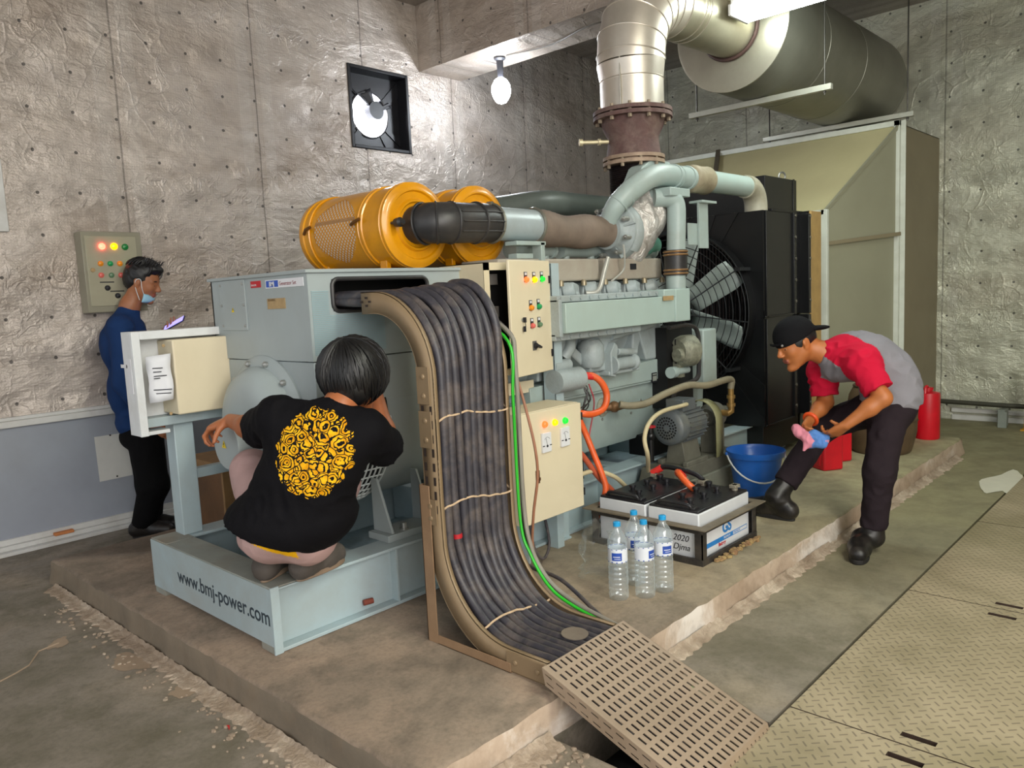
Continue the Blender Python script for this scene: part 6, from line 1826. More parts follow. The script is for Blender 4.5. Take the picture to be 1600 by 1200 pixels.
# ================================================================== LOOSE THINGS
def bucket():
    b = thing('bucket', (4.31, 2.09, 0), 'blue plastic bucket with a white wire handle on the plinth', 'bucket')
    c = V((4.31, 2.09, 0.0))
    m = MB(); m.lathe(c, (0, 0, 1), [(0.0, 0.0), (0.0, 0.118), (0.02, 0.12), (0.245, 0.152), (0.25, 0.166), (0.262, 0.170), (0.285, 0.172), (0.286, 0.165), (0.262, 0.160), (0.250, 0.148), (0.02, 0.112), (0.015, 0.0)], 48)
    m.build('bucket_shell', pmat('bucket_blue', '1d5cb0', 0.32, var=0.06, scale=6, dirt='17406f', dirt_amt=0.3), b)
    m = MB()
    pts = []
    for k in range(17):
        a = PI*k/16
        # bail hanging forward (towards the photographer)
        u = V((-0.69, 0.72, 0)).cross(V((0, 0, 1)))
        pts.append(c+V((0.69, -0.72, 0)).normalized()*0.172*math.cos(a)+V((-0.72, -0.69, 0)).normalized()*0.045*math.sin(a)+V((0, 0, 0.268-0.15*math.sin(a)))+V((-0.72, -0.69, 0)).normalized()*0.12*math.sin(a))
    m.tube(pts, 0.005, 8); m.build('bail_handle', pmat('handle_white', 'c9ccc8', 0.4), b)
    m = MB()
    for s in (-1, 1): p = c+V((0.69, -0.72, 0)).normalized()*0.172*s; m.ball(p+V((0, 0, 0.268)), 0.012, 10)
    m.build('handle_lug', pmat('bucket_blue', '1d5cb0', 0.32), b)
    return b
bucket()

def clearmat(name, tint, lo, hi, white):
    """thin clear plastic: mostly see-through, glossy towards the edges"""
    t = NT(name)
    lw = t.n('ShaderNodeLayerWeight'); lw.inputs[0].default_value = 0.5
    f = t.ramp(lw.outputs['Facing'], [(0.0, lo), (0.55, lo+0.05), (1.0, hi)])
    tr = t.n('ShaderNodeBsdfTransparent'); tr.inputs[0].default_value = (*tint, 1)
    gl = t.n('ShaderNodeBsdfGlossy'); gl.inputs['Roughness'].default_value = 0.08; gl.inputs[0].default_value = (0.95, 0.98, 1, 1)
    df = t.n('ShaderNodeBsdfDiffuse'); df.inputs[0].default_value = (0.85, 0.92, 0.96, 1)
    m1 = t.n('ShaderNodeMixShader'); m1.inputs[0].default_value = white; t.link(gl.outputs[0], m1.inputs[1]); t.link(df.outputs[0], m1.inputs[2])
    m2 = t.n('ShaderNodeMixShader'); t.link(f, m2.inputs[0]); t.link(tr.outputs[0], m2.inputs[1]); t.link(m1.outputs[0], m2.inputs[2])
    out = t.t.nodes['Material Output']; t.link(m2.outputs[0], out.inputs[0])
    return t.m
M_pet = clearmat('clear_plastic', (0.95, 0.98, 0.99), 0.20, 0.7, 0.5)
M_cap = pmat('cap_blue', '1f9bd8', 0.4)
M_blab = pmat('bottle_label', 'dfe3ea', 0.45, var=0.03); M_bblu = pmat('bottle_label_blue', '2a4ea8', 0.45)
def bottle(x, y, lab, rot):
    b = thing('water_bottle', (x, y, 0), lab, 'bottle', 'clear water bottles with blue caps')
    c = V((x, y, 0)); R = 0.041
    prof = [(0.0, 0.0), (0.0, R*0.85), (0.006, R*0.97)]
    for k in range(6): z = 0.02+k*0.022; prof += [(z, R), (z+0.008, R), (z+0.011, R*0.955), (z+0.018, R*0.955)]
    prof += [(0.155, R), (0.16, R*0.97), (0.222, R*0.97), (0.226, R), (0.25, R*0.97), (0.272, R*0.72), (0.290, R*0.42), (0.302, R*0.33), (0.304, R*0.40), (0.307, R*0.40), (0.308, R*0.32)]
    m = MB(); m.lathe(c, (0, 0, 1), prof+[(0.318, R*0.32), (0.318, 0.0)], 32); m.build('bottle_body', M_pet, b)
    m = MB(); m.lathe(c, (0, 0, 1), [(0.309, 0.0), (0.309, 0.0155), (0.325, 0.0155), (0.327, 0.013), (0.327, 0.0)], 24); m.build('cap', M_cap, b)
    m = MB(); m.lathe(c, (0, 0, 1), [(0.162, R*0.985), (0.220, R*0.985)], 32, False); m.build('label', M_blab, b)
    m = MB()
    def band(h0, h1, a0, a1, rr=1.0):
        rows = []
        for i in range(13):
            a = math.radians(a0+(a1-a0)*i/12); rows.append([c+V((R*rr*math.cos(a), R*rr*math.sin(a), h)) for h in (h0, h1)])
        m.sheet(rows)
    band(0.162, 0.166, 0, 360); band(0.216, 0.219, 0, 360); band(0.172, 0.205, rot-10, rot+50)
    m.build('label_print', M_bblu, b)
    m = MB(); band(0.187, 0.190, rot-2, rot+40, 1.006); band(0.179, 0.181, rot+5, rot+42, 1.006); m.build('label_lines', M_blab, b)
    return b
bottle(2.545, 1.845, 'front left one of the clear water bottles with blue caps on the plinth', 190)
bottle(2.628, 1.77, 'front middle one of the clear water bottles, right of the front left bottle', 250)
bottle(2.725, 1.74, 'rightmost of the clear water bottles with blue caps', 220)
bottle(2.72, 1.88, 'rear water bottle with blue cap, standing behind the other three', 200)
# thin plastic wrap next to the bottles
M_film = clearmat('plastic_film', (0.96, 0.98, 0.98), 0.08, 0.5, 0.3)
r = np.random.default_rng(12)
m = MB(); base = V((2.70, 2.02, 0.0)); rows = []
g = r.standard_normal((12, 10))*0.022
for i in range(12):
    row = []
    for j in range(10):
        u, w = i/11, j/9
        row.append(base+V((0.20*(u-0.5)*(1-0.4*w), 0.05*math.sin(u*9)+0.18*(0.5-u)*0.6, 0.004+0.24*w*(0.6+0.4*math.sin(3*u+0.5))))+V((g[i, j], g[j % 12, i % 10], abs(g[(i+3) % 12, j])*0.5)))
    rows.append(row)
m.sheet(rows)
tag(m.build('plastic_wrap', M_film, smooth=25, loc=base, fixn=False), 'crumpled clear plastic wrap behind the water bottles', 'plastic bag')

def jerry(loc, rz, w, d, h, mat, lab, grp=None):
    j = thing('jerrycan', loc, lab, 'jerrycan', grp)
    L = V(loc); R = Matrix.Rotation(rz, 3, 'Z')
    m = MB(); m.prism([(-w/2, 0), (w/2, 0), (w/2, h*0.80), (w*0.30, h*0.90), (-w*0.5, h*0.88)], 'y', -d/2, d/2)
    m.v = [R @ v+L for v in m.v]; m.build('can_body', mat, j, bevel=0.015, seg=3)
    m = MB()
    for s in (-1, 1): m.prism([(-w*0.35, h*0.08), (w*0.35, h*0.08), (w*0.3, h*0.14), (-w*0.3, h*0.7), (-w*0.4, h*0.7)], 'y', s*d/2-0.004, s*d/2+0.004)
    m.v = [R @ v+L for v in m.v]; m.build('pressed_panel', mat, j, bevel=0.003)
    m = MB(); m.tube(catmull([(-w*0.34, 0, h*0.86), (-w*0.25, 0, h*0.98), (w*0.10, 0, h*0.98), (w*0.16, 0, h*0.88)], 6), d*0.12, 10); m.v = [R @ v+L for v in m.v]; m.build('handle', mat, j)
    m = MB(); m.lathe((w*0.33, 0, h*0.84), (0, 0, 1), [(0, d*0.22), (h*0.08, d*0.22), (h*0.08, d*0.27), (h*0.15, d*0.27), (h*0.155, 0)], 18); m.v = [R @ v+L for v in m.v]; m.build('cap', mat, j)
    return j
M_jr = pmat('jerry_red', 'd01225', 0.4, var=0.08, scale=8, dirt='7e0f18', dirt_amt=0.35)
jerry((5.24, 2.06, 0), 1.0, 0.26, 0.15, 0.36, M_jr, 'nearer red plastic jerrycan on the plinth just behind the man with the cap', 'red jerrycans behind the man')
j2 = jerry((5.52, 2.10, 0), 1.0, 0.26, 0.15, 0.36, M_jr, 'red jerrycan right behind the nearer red jerrycan', 'red jerrycans behind the man')
# round red can at the far end + another one behind the drum
def can(c, R, h, mat, lab):
    j = thing('fuel_can', c, lab, 'can'); C0 = V(c)
    m = MB(); m.lathe(C0, (0, 0, 1), [(0, 0.0), (0, R*0.94), (0.01, R), (h*0.86, R), (h*0.90, R*0.95), (h*0.93, R*0.4), (h*0.93, 0)], 28); m.build('can_body', mat, j)
    m = MB(); m.lathe(C0+V((0, 0, h*0.92)), (0, 0, 1), [(0, R*0.38), (h*0.03, R*0.38), (h*0.03, R*0.45), (h*0.08, R*0.45), (h*0.085, 0)], 18); m.build('cap', mat, j)
    m = MB(); m.tube(catmull([C0+V((-R*0.8, 0, h*0.9)), C0+V((-R*0.6, 0, h*1.02)), C0+V((-R*0.1, 0, h*1.02)), C0+V((0, 0, h*0.95))], 5), R*0.12, 8); m.build('handle', mat, j)
can((6.58, 1.76, 0), 0.088, 0.40, M_jr, 'slim dark red fuel can at the far right end of the plinth')
can((6.45, 1.92, 0), 0.09, 0.41, pmat('can_orange_red', 'c23a22', 0.45, var=0.08), 'orange-red can half hidden between the brown drum and the slim red can')
dr = thing('drum', (5.95, 1.90, 0), 'rusty brown round drum standing on the plinth behind the bending man', 'drum')
m = MB(); m.lathe((5.95, 1.90, 0), (0, 0, 1), [(0, 0.0), (0, 0.19), (0.01, 0.20), (0.04, 0.21), (0.15, 0.235), (0.30, 0.24), (0.42, 0.22), (0.48, 0.19), (0.485, 0.185)], 40); m.build('drum_body', pmat('drum_brown', '55432f', 0.7, var=0.2, scale=5, dirt='7b6a4a', dirt_amt=0.5), dr)
m = MB(); m.ring((5.95, 1.90, 0.487), (0, 0, 1), 0.188, 0.008, 40, 8); m.ring((5.95, 1.90, 0.24), (0, 0, 1), 0.24, 0.004, 40, 6); m.lathe((5.95, 1.90, 0.475), (0, 0, 1), [(0, 0.18), (0.004, 0.0)], 32); m.build('rim', pmat('drum_rim', '4a3826', 0.6), dr)

# brown crate behind the skid at left
cr = thing('wooden_crate', (2.25, 4.35, 0), 'brown wooden crate in the shade behind the grey box legs', 'crate')
m = MB(); m.box((1.95, 4.05, 0.0), (2.75, 4.5, 0.42)); m.build('crate_body', pmat('crate_brown', '6b4a2c', 0.65, var=0.2, scale=5, dirt='3f2d1d', dirt_amt=0.5), cr, bevel=0.006)
m = MB(); m.box((1.94, 4.04, 0.38), (2.76, 4.51, 0.425)); m.box((1.94, 4.04, 0.0), (2.0, 4.06, 0.4)); m.build('batten', pmat('crate_batten', '8a6a44', 0.65, var=0.15), cr, bevel=0.003)

# pipe rail and post along the far wall
pl = thing('low_pipe', (8.15, 1.0, FZ), 'dark horizontal pipe on short grey posts in front of the far wall', 'pipe')
m = MB(); m.tube([(8.22, 2.12, 0.055), (8.15, 1.6, 0.055), (8.10, 0.6, 0.055), (8.1, -1.0, 0.055)], 0.022, 12); m.build('pipe', pmat('pipe_dark', '4b4a40', 0.5, 0.3), pl)
for y in (1.54, 0.3):
    m = MB(); m.box((8.02, y-0.03, FZ), (8.16, y+0.03, 0.03)); m.box((7.98, y-0.05, FZ), (8.0, y+0.02, 0.02)); m.build('post', pmat('post_grey', '868d86', 0.5), pl, bevel=0.003)
ys = thing('yellow_post', (7.95, 1.34, FZ), 'yellow safety post at the right picture edge before the far wall', 'post')
m = MB(); m.box((7.93, 1.29, FZ), (7.99, 1.352, 0.42)); m.build('post_body', pmat('safety_yellow', 'c08d1e', 0.5, var=0.08), ys, bevel=0.004)
m = MB(); m.box((7.90, 1.27, FZ), (8.02, 1.372, FZ+0.01)); m.build('base_plate', pmat('safety_yellow', 'c08d1e', 0.5), ys)
# ================================================================== FIELD MESHER (organic shapes)
class Field:
    def __init__(s, k=0.02):
        s.p = []; s.k = k
    def cone(s, a, b, ra, rb, mat=0, clip=None, k=None):
        a = np.array(a, float); b = np.array(b, float)
        lo = np.minimum(a-ra, b-rb); hi = np.maximum(a+ra, b+rb)
        def d(P):
            ab = b-a; L2 = ab@ab+1e-12
            pa = P-a
            t = np.clip((pa@ab)/L2, 0, 1)
            return np.sqrt(((pa-t[..., None]*ab)**2).sum(-1))-(ra+(rb-ra)*t)
        s.p.append((d, lo, hi, mat, clip, k)); return s
    def ell(s, c, axes, rad, mat=0, clip=None, k=None):
        c = np.array(c, float); A = np.array([np.array(V(x).normalized()) for x in axes]); rad = np.array(rad, float)
        m = rad.max()
        def d(P):
            q = (P-c)@A.T
            k0 = np.sqrt(((q/rad)**2).sum(-1)); k1 = np.sqrt(((q/rad**2)**2).sum(-1))+1e-9
            return k0*(k0-1)/k1
        s.p.append((d, c-m, c+m, mat, clip, k)); return s
    def chain(s, pts, rs, mat=0, clip=None, k=None):
        for i in range(len(pts)-1): s.cone(pts[i], pts[i+1], rs[i], rs[i+1], mat, clip, k)
        return s
    def build(s, name, mats, parent, vox=0.006, matfn=None, disp=None, loc=None, smooth_it=1):
        mg = s.k+vox*3
        lo = np.min([p[1] for p in s.p], 0)-mg; hi = np.max([p[2] for p in s.p], 0)+mg
        n = np.ceil((hi-lo)/vox).astype(int)+1
        F = np.full(n, 1.0, np.float32)
        for (d, a, b, mt, clip, k) in s.p:
            k = s.k if k is None else k
            i0 = np.maximum(((a-mg-lo)/vox).astype(int), 0); i1 = np.minimum(((b+mg-lo)/vox).astype(int)+2, n)
            ax = [lo[j]+vox*np.arange(i0[j], i1[j]) for j in range(3)]
            G = np.stack(np.meshgrid(*ax, indexing='ij'), -1)
            D = d(G)
            if clip:
                for (c0, nn) in clip:
                    D = np.maximum(D, (G-np.array(c0))@np.array(V(nn).normalized()))
            S = F[i0[0]:i1[0], i0[1]:i1[1], i0[2]:i1[2]]
            h = np.maximum(k-np.abs(S-D), 0)/k
            F[i0[0]:i1[0], i0[1]:i1[1], i0[2]:i1[2]] = np.minimum(S, D)-h*h*k*0.25
        # naive surface nets
        I = F < 0
        c8 = [(x, y, z) for x in (0, 1) for y in (0, 1) for z in (0, 1)]
        sh = tuple(n-1)
        cnt = np.zeros(sh, np.int8)
        for c in c8: cnt += I[c[0]:c[0]+sh[0], c[1]:c[1]+sh[1], c[2]:c[2]+sh[2]]
        act = np.argwhere((cnt > 0) & (cnt < 8))
        vals = {c: F[act[:, 0]+c[0], act[:, 1]+c[1], act[:, 2]+c[2]] for c in c8}
        pos = np.zeros((len(act), 3)); w = np.zeros(len(act))
        for c in c8:
            for axi in range(3):
                if c[axi]: continue
                e = list(c); e[axi] = 1; e = tuple(e)
                va, vb = vals[c], vals[e]
                m_ = (va < 0) != (vb < 0)
                t = np.where(m_, va/(va-vb+1e-12), 0)
                q = np.array(c, float)[None, :].repeat(len(act), 0); q[:, axi] = t
                pos += q*m_[:, None]; w += m_
        vert = lo+vox*(act+pos/w[:, None])
        idx = np.full(sh, -1, np.int32); idx[act[:, 0], act[:, 1], act[:, 2]] = np.arange(len(act))
        quads = []
        for axi in range(3):
            u, v_ = (axi+1) % 3, (axi+2) % 3
            sl0 = [slice(None)]*3; sl1 = [slice(None)]*3
            sl0[axi] = slice(0, -1); sl1[axi] = slice(1, None)
            E = I[tuple(sl0)] != I[tuple(sl1)]
            q = np.argwhere(E)
            q = q[(q[:, u] > 0) & (q[:, v_] > 0) & (q[:, u] < n[u]-1) & (q[:, v_] < n[v_]-1)]
            ins = I[q[:, 0], q[:, 1], q[:, 2]]
            def at(du, dv):
                r_ = q.copy(); r_[:, u] -= du; r_[:, v_] -= dv
                return idx[r_[:, 0], r_[:, 1], r_[:, 2]]
            Q = np.stack([at(1, 1), at(0, 1), at(0, 0), at(1, 0)], 1)
            Q[~ins] = Q[~ins][:, ::-1]
            quads.append(Q)
        Q = np.concatenate(quads); Q = Q[(Q >= 0).all(1)]
        # laplacian smoothing
        for _ in range(smooth_it):
            acc = np.zeros_like(vert); c_ = np.zeros(len(vert))
            for a, b in ((0, 1), (1, 2), (2, 3), (3, 0)):
                np.add.at(acc, Q[:, a], vert[Q[:, b]]); np.add.at(c_, Q[:, a], 1)
                np.add.at(acc, Q[:, b], vert[Q[:, a]]); np.add.at(c_, Q[:, b], 1)
            vert = vert*0.5+0.5*acc/c_[:, None]
        if disp is not None:
            nrm = np.zeros_like(vert)
            fn = np.cross(vert[Q[:, 2]]-vert[Q[:, 0]], vert[Q[:, 3]]-vert[Q[:, 1]])
            for k_ in range(4): np.add.at(nrm, Q[:, k_], fn)
            nrm /= np.linalg.norm(nrm, axis=1)[:, None]+1e-12
            vert = vert+nrm*disp(vert)[:, None]
        if matfn is not None:
            vm = matfn(vert)
        elif len(mats) > 1:
            best = np.full(len(vert), 1e9); vm = np.zeros(len(vert), int)
            for (d, a, b, mt, clip, k) in s.p:
                D = d(vert); m_ = D < best; best[m_] = D[m_]; vm[m_] = mt
        else: vm = np.zeros(len(vert), int)
        off = np.array(parent.get('_base', (0, 0, 0))) if parent is not None else np.array(loc if loc else (0, 0, 0))
        me = bpy.data.meshes.new(name)
        me.vertices.add(len(vert)); me.vertices.foreach_set('co', (vert-off).astype(np.float32).ravel())
        me.loops.add(len(Q)*4); me.loops.foreach_set('vertex_index', Q.astype(np.int32).ravel())
        me.polygons.add(len(Q)); me.polygons.foreach_set('loop_start', np.arange(0, len(Q)*4, 4, dtype=np.int32)); me.polygons.foreach_set('loop_total', np.full(len(Q), 4, np.int32))
        for m_ in mats: me.materials.append(m_)
        me.polygons.foreach_set('material_index', vm[Q[:, 0]].astype(np.int32))
        me.update(calc_edges=True); me.validate()
        me.polygons.foreach_set('use_smooth', [True]*len(me.polygons))
        o = bpy.data.objects.new(name, me); COL.objects.link(o)
        if parent is not None: o.parent = parent
        elif loc: o.location = loc
        o['_base'] = tuple(off)
        return o

def wrinkle(amp, freq, seed, aniso=(1, 1, 1)):
    r = np.random.default_rng(seed)
    W = [(r.standard_normal(3)*freq*np.array(aniso), r.random()*6.28) for _ in range(9)]
    def f(P):
        o = np.zeros(len(P))
        for w, ph in W: o += np.sin(P@w+ph)
        q = np.zeros(len(P))
        for w, ph in W[:4]: q += np.sin(P@(w*0.45)+ph*2)
        return amp*(np.abs(o/4)*-1+0.5)*(0.6+0.4*q/2)
    return f

F2 = V((_f.x, _f.y, 0)).normalized(); R2 = _r0.copy(); UP = V((0, 0, 1))

def add_hand(F, wrist, d, n, thumb, curl, s=1.0, mat=0, thumb_dir=None, spread=0.12):
    """d: pointing direction, n: direction the palm faces, thumb: +1/-1 side; curl: four bend angles (rad) of fingers"""
    wrist = V(wrist); d = V(d).normalized(); n = V(n); n = (n-d*n.dot(d)).normalized(); sd = d.cross(n)*thumb
    K = []
    for i, off in enumerate((0.030, 0.010, -0.011, -0.030)):
        k = wrist+d*(0.088-0.004*abs(i-1))*s+sd*off*s
        K.append(k)
        F.cone(wrist+sd*off*0.55*s+d*0.012*s, k, 0.014*s, 0.0115*s, mat, k=0.012)
    F.ell(wrist+d*0.045*s, (d, sd, n), (0.05*s, 0.038*s, 0.015*s), mat, k=0.012)
    lens = ((0.042, 0.026, 0.020), (0.047, 0.030, 0.022), (0.043, 0.028, 0.021), (0.033, 0.021, 0.018))
    for i in range(4):
        p = K[i]; a = 0; dirv = (d+sd*(spread*(1.5-i)*0.5)).normalized()
        rr = (0.0088, 0.0092, 0.0088, 0.0078)[i]*s
        for j, L in enumerate(lens[i]):
            a += curl[i]*(0.55, 0.9, 0.6)[j]
            dd_ = dirv*math.cos(a)+n*math.sin(a)
            q = p+dd_*L*s
            F.cone(p, q, rr*(1-0.06*j), rr*(0.94-0.08*j), mat, k=0.004); p = q
    td = V(thumb_dir).normalized() if thumb_dir is not None else (d*0.6+sd*0.75+n*0.35).normalized()
    b = wrist+d*0.022*s+sd*0.026*s
    F.cone(wrist+d*0.012*s+sd*0.016*s, b+td*0.022*s, 0.015*s, 0.0125*s, mat, k=0.010)
    F.cone(b+td*0.022*s, b+td*0.050*s, 0.0115*s, 0.0098*s, mat, k=0.005)
    F.cone(b+td*0.050*s, b+(td*0.075+n*0.008)*s, 0.0098*s, 0.0082*s, mat, k=0.005)

def add_head(F, C, fw, up, s=1.0, mat=0, lip=1):
    C = V(C); fw = V(fw).normalized(); up = V(up); up = (up-fw*up.dot(fw)).normalized(); sd = fw.cross(up)
    P = lambda f_, s_, u_: C+(fw*f_+sd*s_+up*u_)*s
    A = (fw, sd, up)
    F.ell(P(-0.008, 0, 0.028), A, (0.096*s, 0.076*s, 0.092*s), mat)
    F.ell(P(0.022, 0, -0.03), A, (0.068*s, 0.060*s, 0.085*s), mat)
    for q in (-1, 1):
        F.cone(P(0.0, 0.050*q, -0.045), P(0.055, 0.016*q, -0.100), 0.024*s, 0.018*s, mat, k=0.02)
        F.ell(P(0.055, 0.034*q, -0.022), A, (0.026*s, 0.022*s, 0.026*s), mat, k=0.015)
        F.ell(P(-0.008, 0.078*q, -0.008), ((fw+up*0.15), sd, up), (0.019*s, 0.008*s, 0.032*s), mat, k=0.005)
        F.ell(P(0.004, 0.083*q, -0.002), A, (0.010*s, 0.007*s, 0.018*s), mat, k=0.003)
        F.cone(P(0.076, 0.012*q, 0.020), P(0.066, 0.045*q, 0.020), 0.011*s, 0.009*s, mat, k=0.010)
        F.ell(P(0.098, 0.011*q, -0.030), A, (0.011*s, 0.009*s, 0.008*s), mat, k=0.004)
    F.cone(P(0.084, 0, 0.014), P(0.107, 0, -0.024), 0.0075*s, 0.0115*s, mat, k=0.008)
    F.ell(P(0.070, 0, -0.105), A, (0.022*s, 0.024*s, 0.018*s), mat, k=0.015)
    F.cone(P(0.0865, -0.018, -0.0585), P(0.0865, 0.018, -0.0585), 0.0065*s, 0.0065*s, lip, k=0.004)
    F.cone(P(0.084, -0.014, -0.0685), P(0.084, 0.014, -0.0685), 0.0070*s, 0.0070*s, lip, k=0.004)
    return P, A

def eyes(P, A, s, parent, closed=False):
    for q in (-1, 1):
        m = MB(); c = P(0.070, 0.031*q, 0.001); m.ball(c, 0.0125*s, 14)
        m.m = 1; m.ball(P(0.0795, 0.031*q, -0.001), 0.0055*s, 10)
        m.build('eye', [pmat('eye_white', 'cfc8c0', 0.3, var=0.02), pmat('eye_dark', '140d0a', 0.2)], parent)
        m = MB(); m.tube(catmull([P(0.083, 0.014*q, 0.022), P(0.084, 0.030*q, 0.027), P(0.070, 0.048*q, 0.022)], 4), 0.0035*s, 6); m.build('eyebrow', M_hair, parent)

def skinmat(name, col):
    t = NT(name)
    P = t.world()
    c = srgb(col); n = t.noise(P, 18, 4)
    cc = t.ramp(n, [(0.3, tuple(v*0.88 for v in c)), (0.7, tuple(min(1, v*1.1) for v in c))])
    t.set(Base_Color=cc, Roughness=0.48)
    t.b.inputs['Subsurface Weight'].default_value = 0.08
    t.b.inputs['Subsurface Radius'].default_value = (0.02, 0.008, 0.004)
    t.bump(t.noise(P, 260, 3), 0.08, 0.002)
    return t.m
M_skin = skinmat('skin_brown', 'a8653f'); M_skin2 = skinmat('skin_brown_warm', 'b06a3a'); M_skind = skinmat('skin_dark', 'a06847')
M_lip = skinmat('lip', '9c5646')
M_hair = pmat('hair_black', '09080a', 0.5, var=0.3, scale=60, spec=0.6)
def clothmat(name, col, var=0.1, bump=0.3, rough=0.85):
    t = NT(name); t.b.inputs['Specular IOR Level'].default_value = 0.15; P = t.world(); c = srgb(col)
    n = t.noise(P, 7, 5)
    cc = t.ramp(n, [(0.3, tuple(v*(1-var) for v in c)), (0.7, tuple(min(1, v*(1+var)) for v in c))])
    t.set(Base_Color=cc, Roughness=rough); t.b.inputs['Sheen Weight'].default_value = 0.0
    t.bump(t.math('ADD', t.noise(P, 300, 2), t.math('MULTIPLY', t.noise(P, 22, 4, 0.6, 1.0), 1.5)), bump, 0.006)
    return t.m

def strands(m, C, A, s, crown, n, seed, rad=1.13, length=1.5, r=0.0035, shape=(0.1, 0.084, 0.1), bias=None, lift=0.0, droop=0.0):
    """hair locks running over the skull from the crown"""
    rr = random.Random(seed)
    fw, sd, up = A
    for i in range(n):
        ang = 2*PI*i/n*7.0+rr.random()*0.6
        L = length*(0.75+0.4*rr.random()); st = rr.random()*0.9*(1 if i % 3 else 0.2)
        k = rad+0.05*rr.random()
        pts = []
        for j in range(7):
            th = st*0.9+L*j/6
            a2 = ang+0.25*math.sin(j*0.5+rr.random())*0.5
            # direction from crown axis
            d = crown*math.cos(th)+(sd*math.cos(a2)+crown.cross(sd)*math.sin(a2))*math.sin(th)
            q = C+(fw*(d.dot(fw)*shape[0])+sd*(d.dot(sd)*shape[1])+up*(d.dot(up)*shape[2]))*k*s*(1+lift*math.sin(j/6*PI))
            q -= UP*droop*(j/6)**2
            pts.append(q)
        m.tube(pts, [r*0.7, r, r*1.1, r, r*0.9, r*0.6, r*0.25], 5)

def boot(F, heel, toe, ankle, top, w=0.045, mat=0):
    F.k = 0.03
    heel = V(heel); toe = V(toe); ankle = V(ankle)
    d = (toe-heel).normalized()
    mid = heel.lerp(toe, 0.6)
    F.cone(heel+UP*0.040+d*0.02, mid+UP*0.040, 0.042, w, mat); F.cone(mid+UP*0.040, toe-d*0.035+UP*0.036, w, 0.043, mat)
    F.cone(heel+UP*0.055+d*0.035, ankle, 0.045, 0.048, mat); F.cone(mid+UP*0.05-d*0.02, ankle, 0.035, 0.042, mat)
    F.cone(ankle, top, 0.050, 0.054, mat, clip=[(top, V(top)-ankle)])
def sole(heel, toe, mat, parent, z, w=0.047, name='sole'):
    heel = V(heel); toe = V(toe); d = (toe-heel).normalized(); s = d.cross(UP); L = (toe-heel).length
    pts = []
    for k in range(28):
        a = 2*PI*k/28; x = math.cos(a); y = math.sin(a)
        ww = w*(0.82+0.18*math.sin((x+0.2)*1.5))
        p = heel.lerp(toe, 0.5)+d*x*L*0.52+s*math.copysign(abs(y)**0.75, y)*ww
        pts.append((p.x, p.y))
    m = MB(); m.prism(pts, 'z', z+0.001, z+0.024); m.build(name, mat, parent, bevel=0.004)

# ================================================================== CROUCHING WORKER
A_ = AD
pa = thing('person', (1.55, 2.45, 0.253), 'crouching worker in a black T-shirt with golden scroll print, squatting on the skid corner', 'person')
hip = V((1.4158, 2.4703, 0.4697)); lsp = V((1.4268, 2.4312, 0.5677)); chest = V((1.4780, 2.3632, 0.7467)); uch = V((1.5210, 2.3612, 0.8314)); nb = V((1.5790, 2.3418, 0.9072)); hC = V((1.6794, 2.3695, 1.0056))
shR, elR, wrR = V((1.6343, 2.2678, 0.8164)), V((1.7806, 2.3449, 0.7143)), V((1.8188, 2.4407, 0.9125))
shL, elL, wrL = V((1.4180, 2.4793, 0.8840)), V((1.4390, 2.6806, 0.8173)), V((1.4498, 2.9070, 0.8348))
hpL, knL, anL = V((1.3868, 2.5422, 0.4524)), V((1.4950, 2.8537, 0.6303)), V((1.44, 2.665, 0.36))
hpR, knR, anR = V((1.4732, 2.4483, 0.4394)), V((1.7470, 2.6313, 0.5488)), V((1.52, 2.535, 0.36))
Bd = Field(0.03)
Bd.chain([hip, lsp+F2*0.04, chest+F2*0.05, uch+F2*0.02], [0.09, 0.08, 0.08, 0.075]); Bd.cone(shL, shR, 0.045, 0.045); Bd.cone(uch, nb, 0.07, 0.055); Bd.cone(nb, hC, 0.056, 0.058)
for a, b, c in ((shL, elL, wrL), (shR, elR, wrR)): Bd.cone(a, b, 0.050, 0.040); Bd.cone(b, b.lerp(c, 0.35), 0.040, 0.041); Bd.cone(b.lerp(c, 0.35), c, 0.041, 0.027)
for a, b, c in ((hpL, knL, anL), (hpR, knR, anR)): Bd.cone(a, b, 0.08, 0.05); Bd.cone(b, b.lerp(c, 0.3), 0.05, 0.05); Bd.cone(b.lerp(c, 0.3), c, 0.05, 0.036)
fwA = (F2*0.88+R2*0.30-UP*0.30).normalized(); upA = (UP*0.95+F2*0.30).normalized()
PA, AA = add_head(Bd, hC, fwA, upA, 1.0)
add_hand(Bd, wrL, (F2*0.25-R2*0.85-UP*0.25), (F2*0.1-UP*0.95+R2*0.25), 1, (1.0, 1.05, 1.1, 1.1), 1.0, thumb_dir=(-F2*0.5-R2*0.35-UP*0.75))
add_hand(Bd, wrR, (UP*0.6+F2*0.7-R2*0.1), (-R2+F2*0.3), -1, (0.7, 0.8, 0.8, 0.8), 1.0)
Bd.build('body', [M_skin, M_lip], pa, 0.0055)
eyes(PA, AA, 1.0, pa)
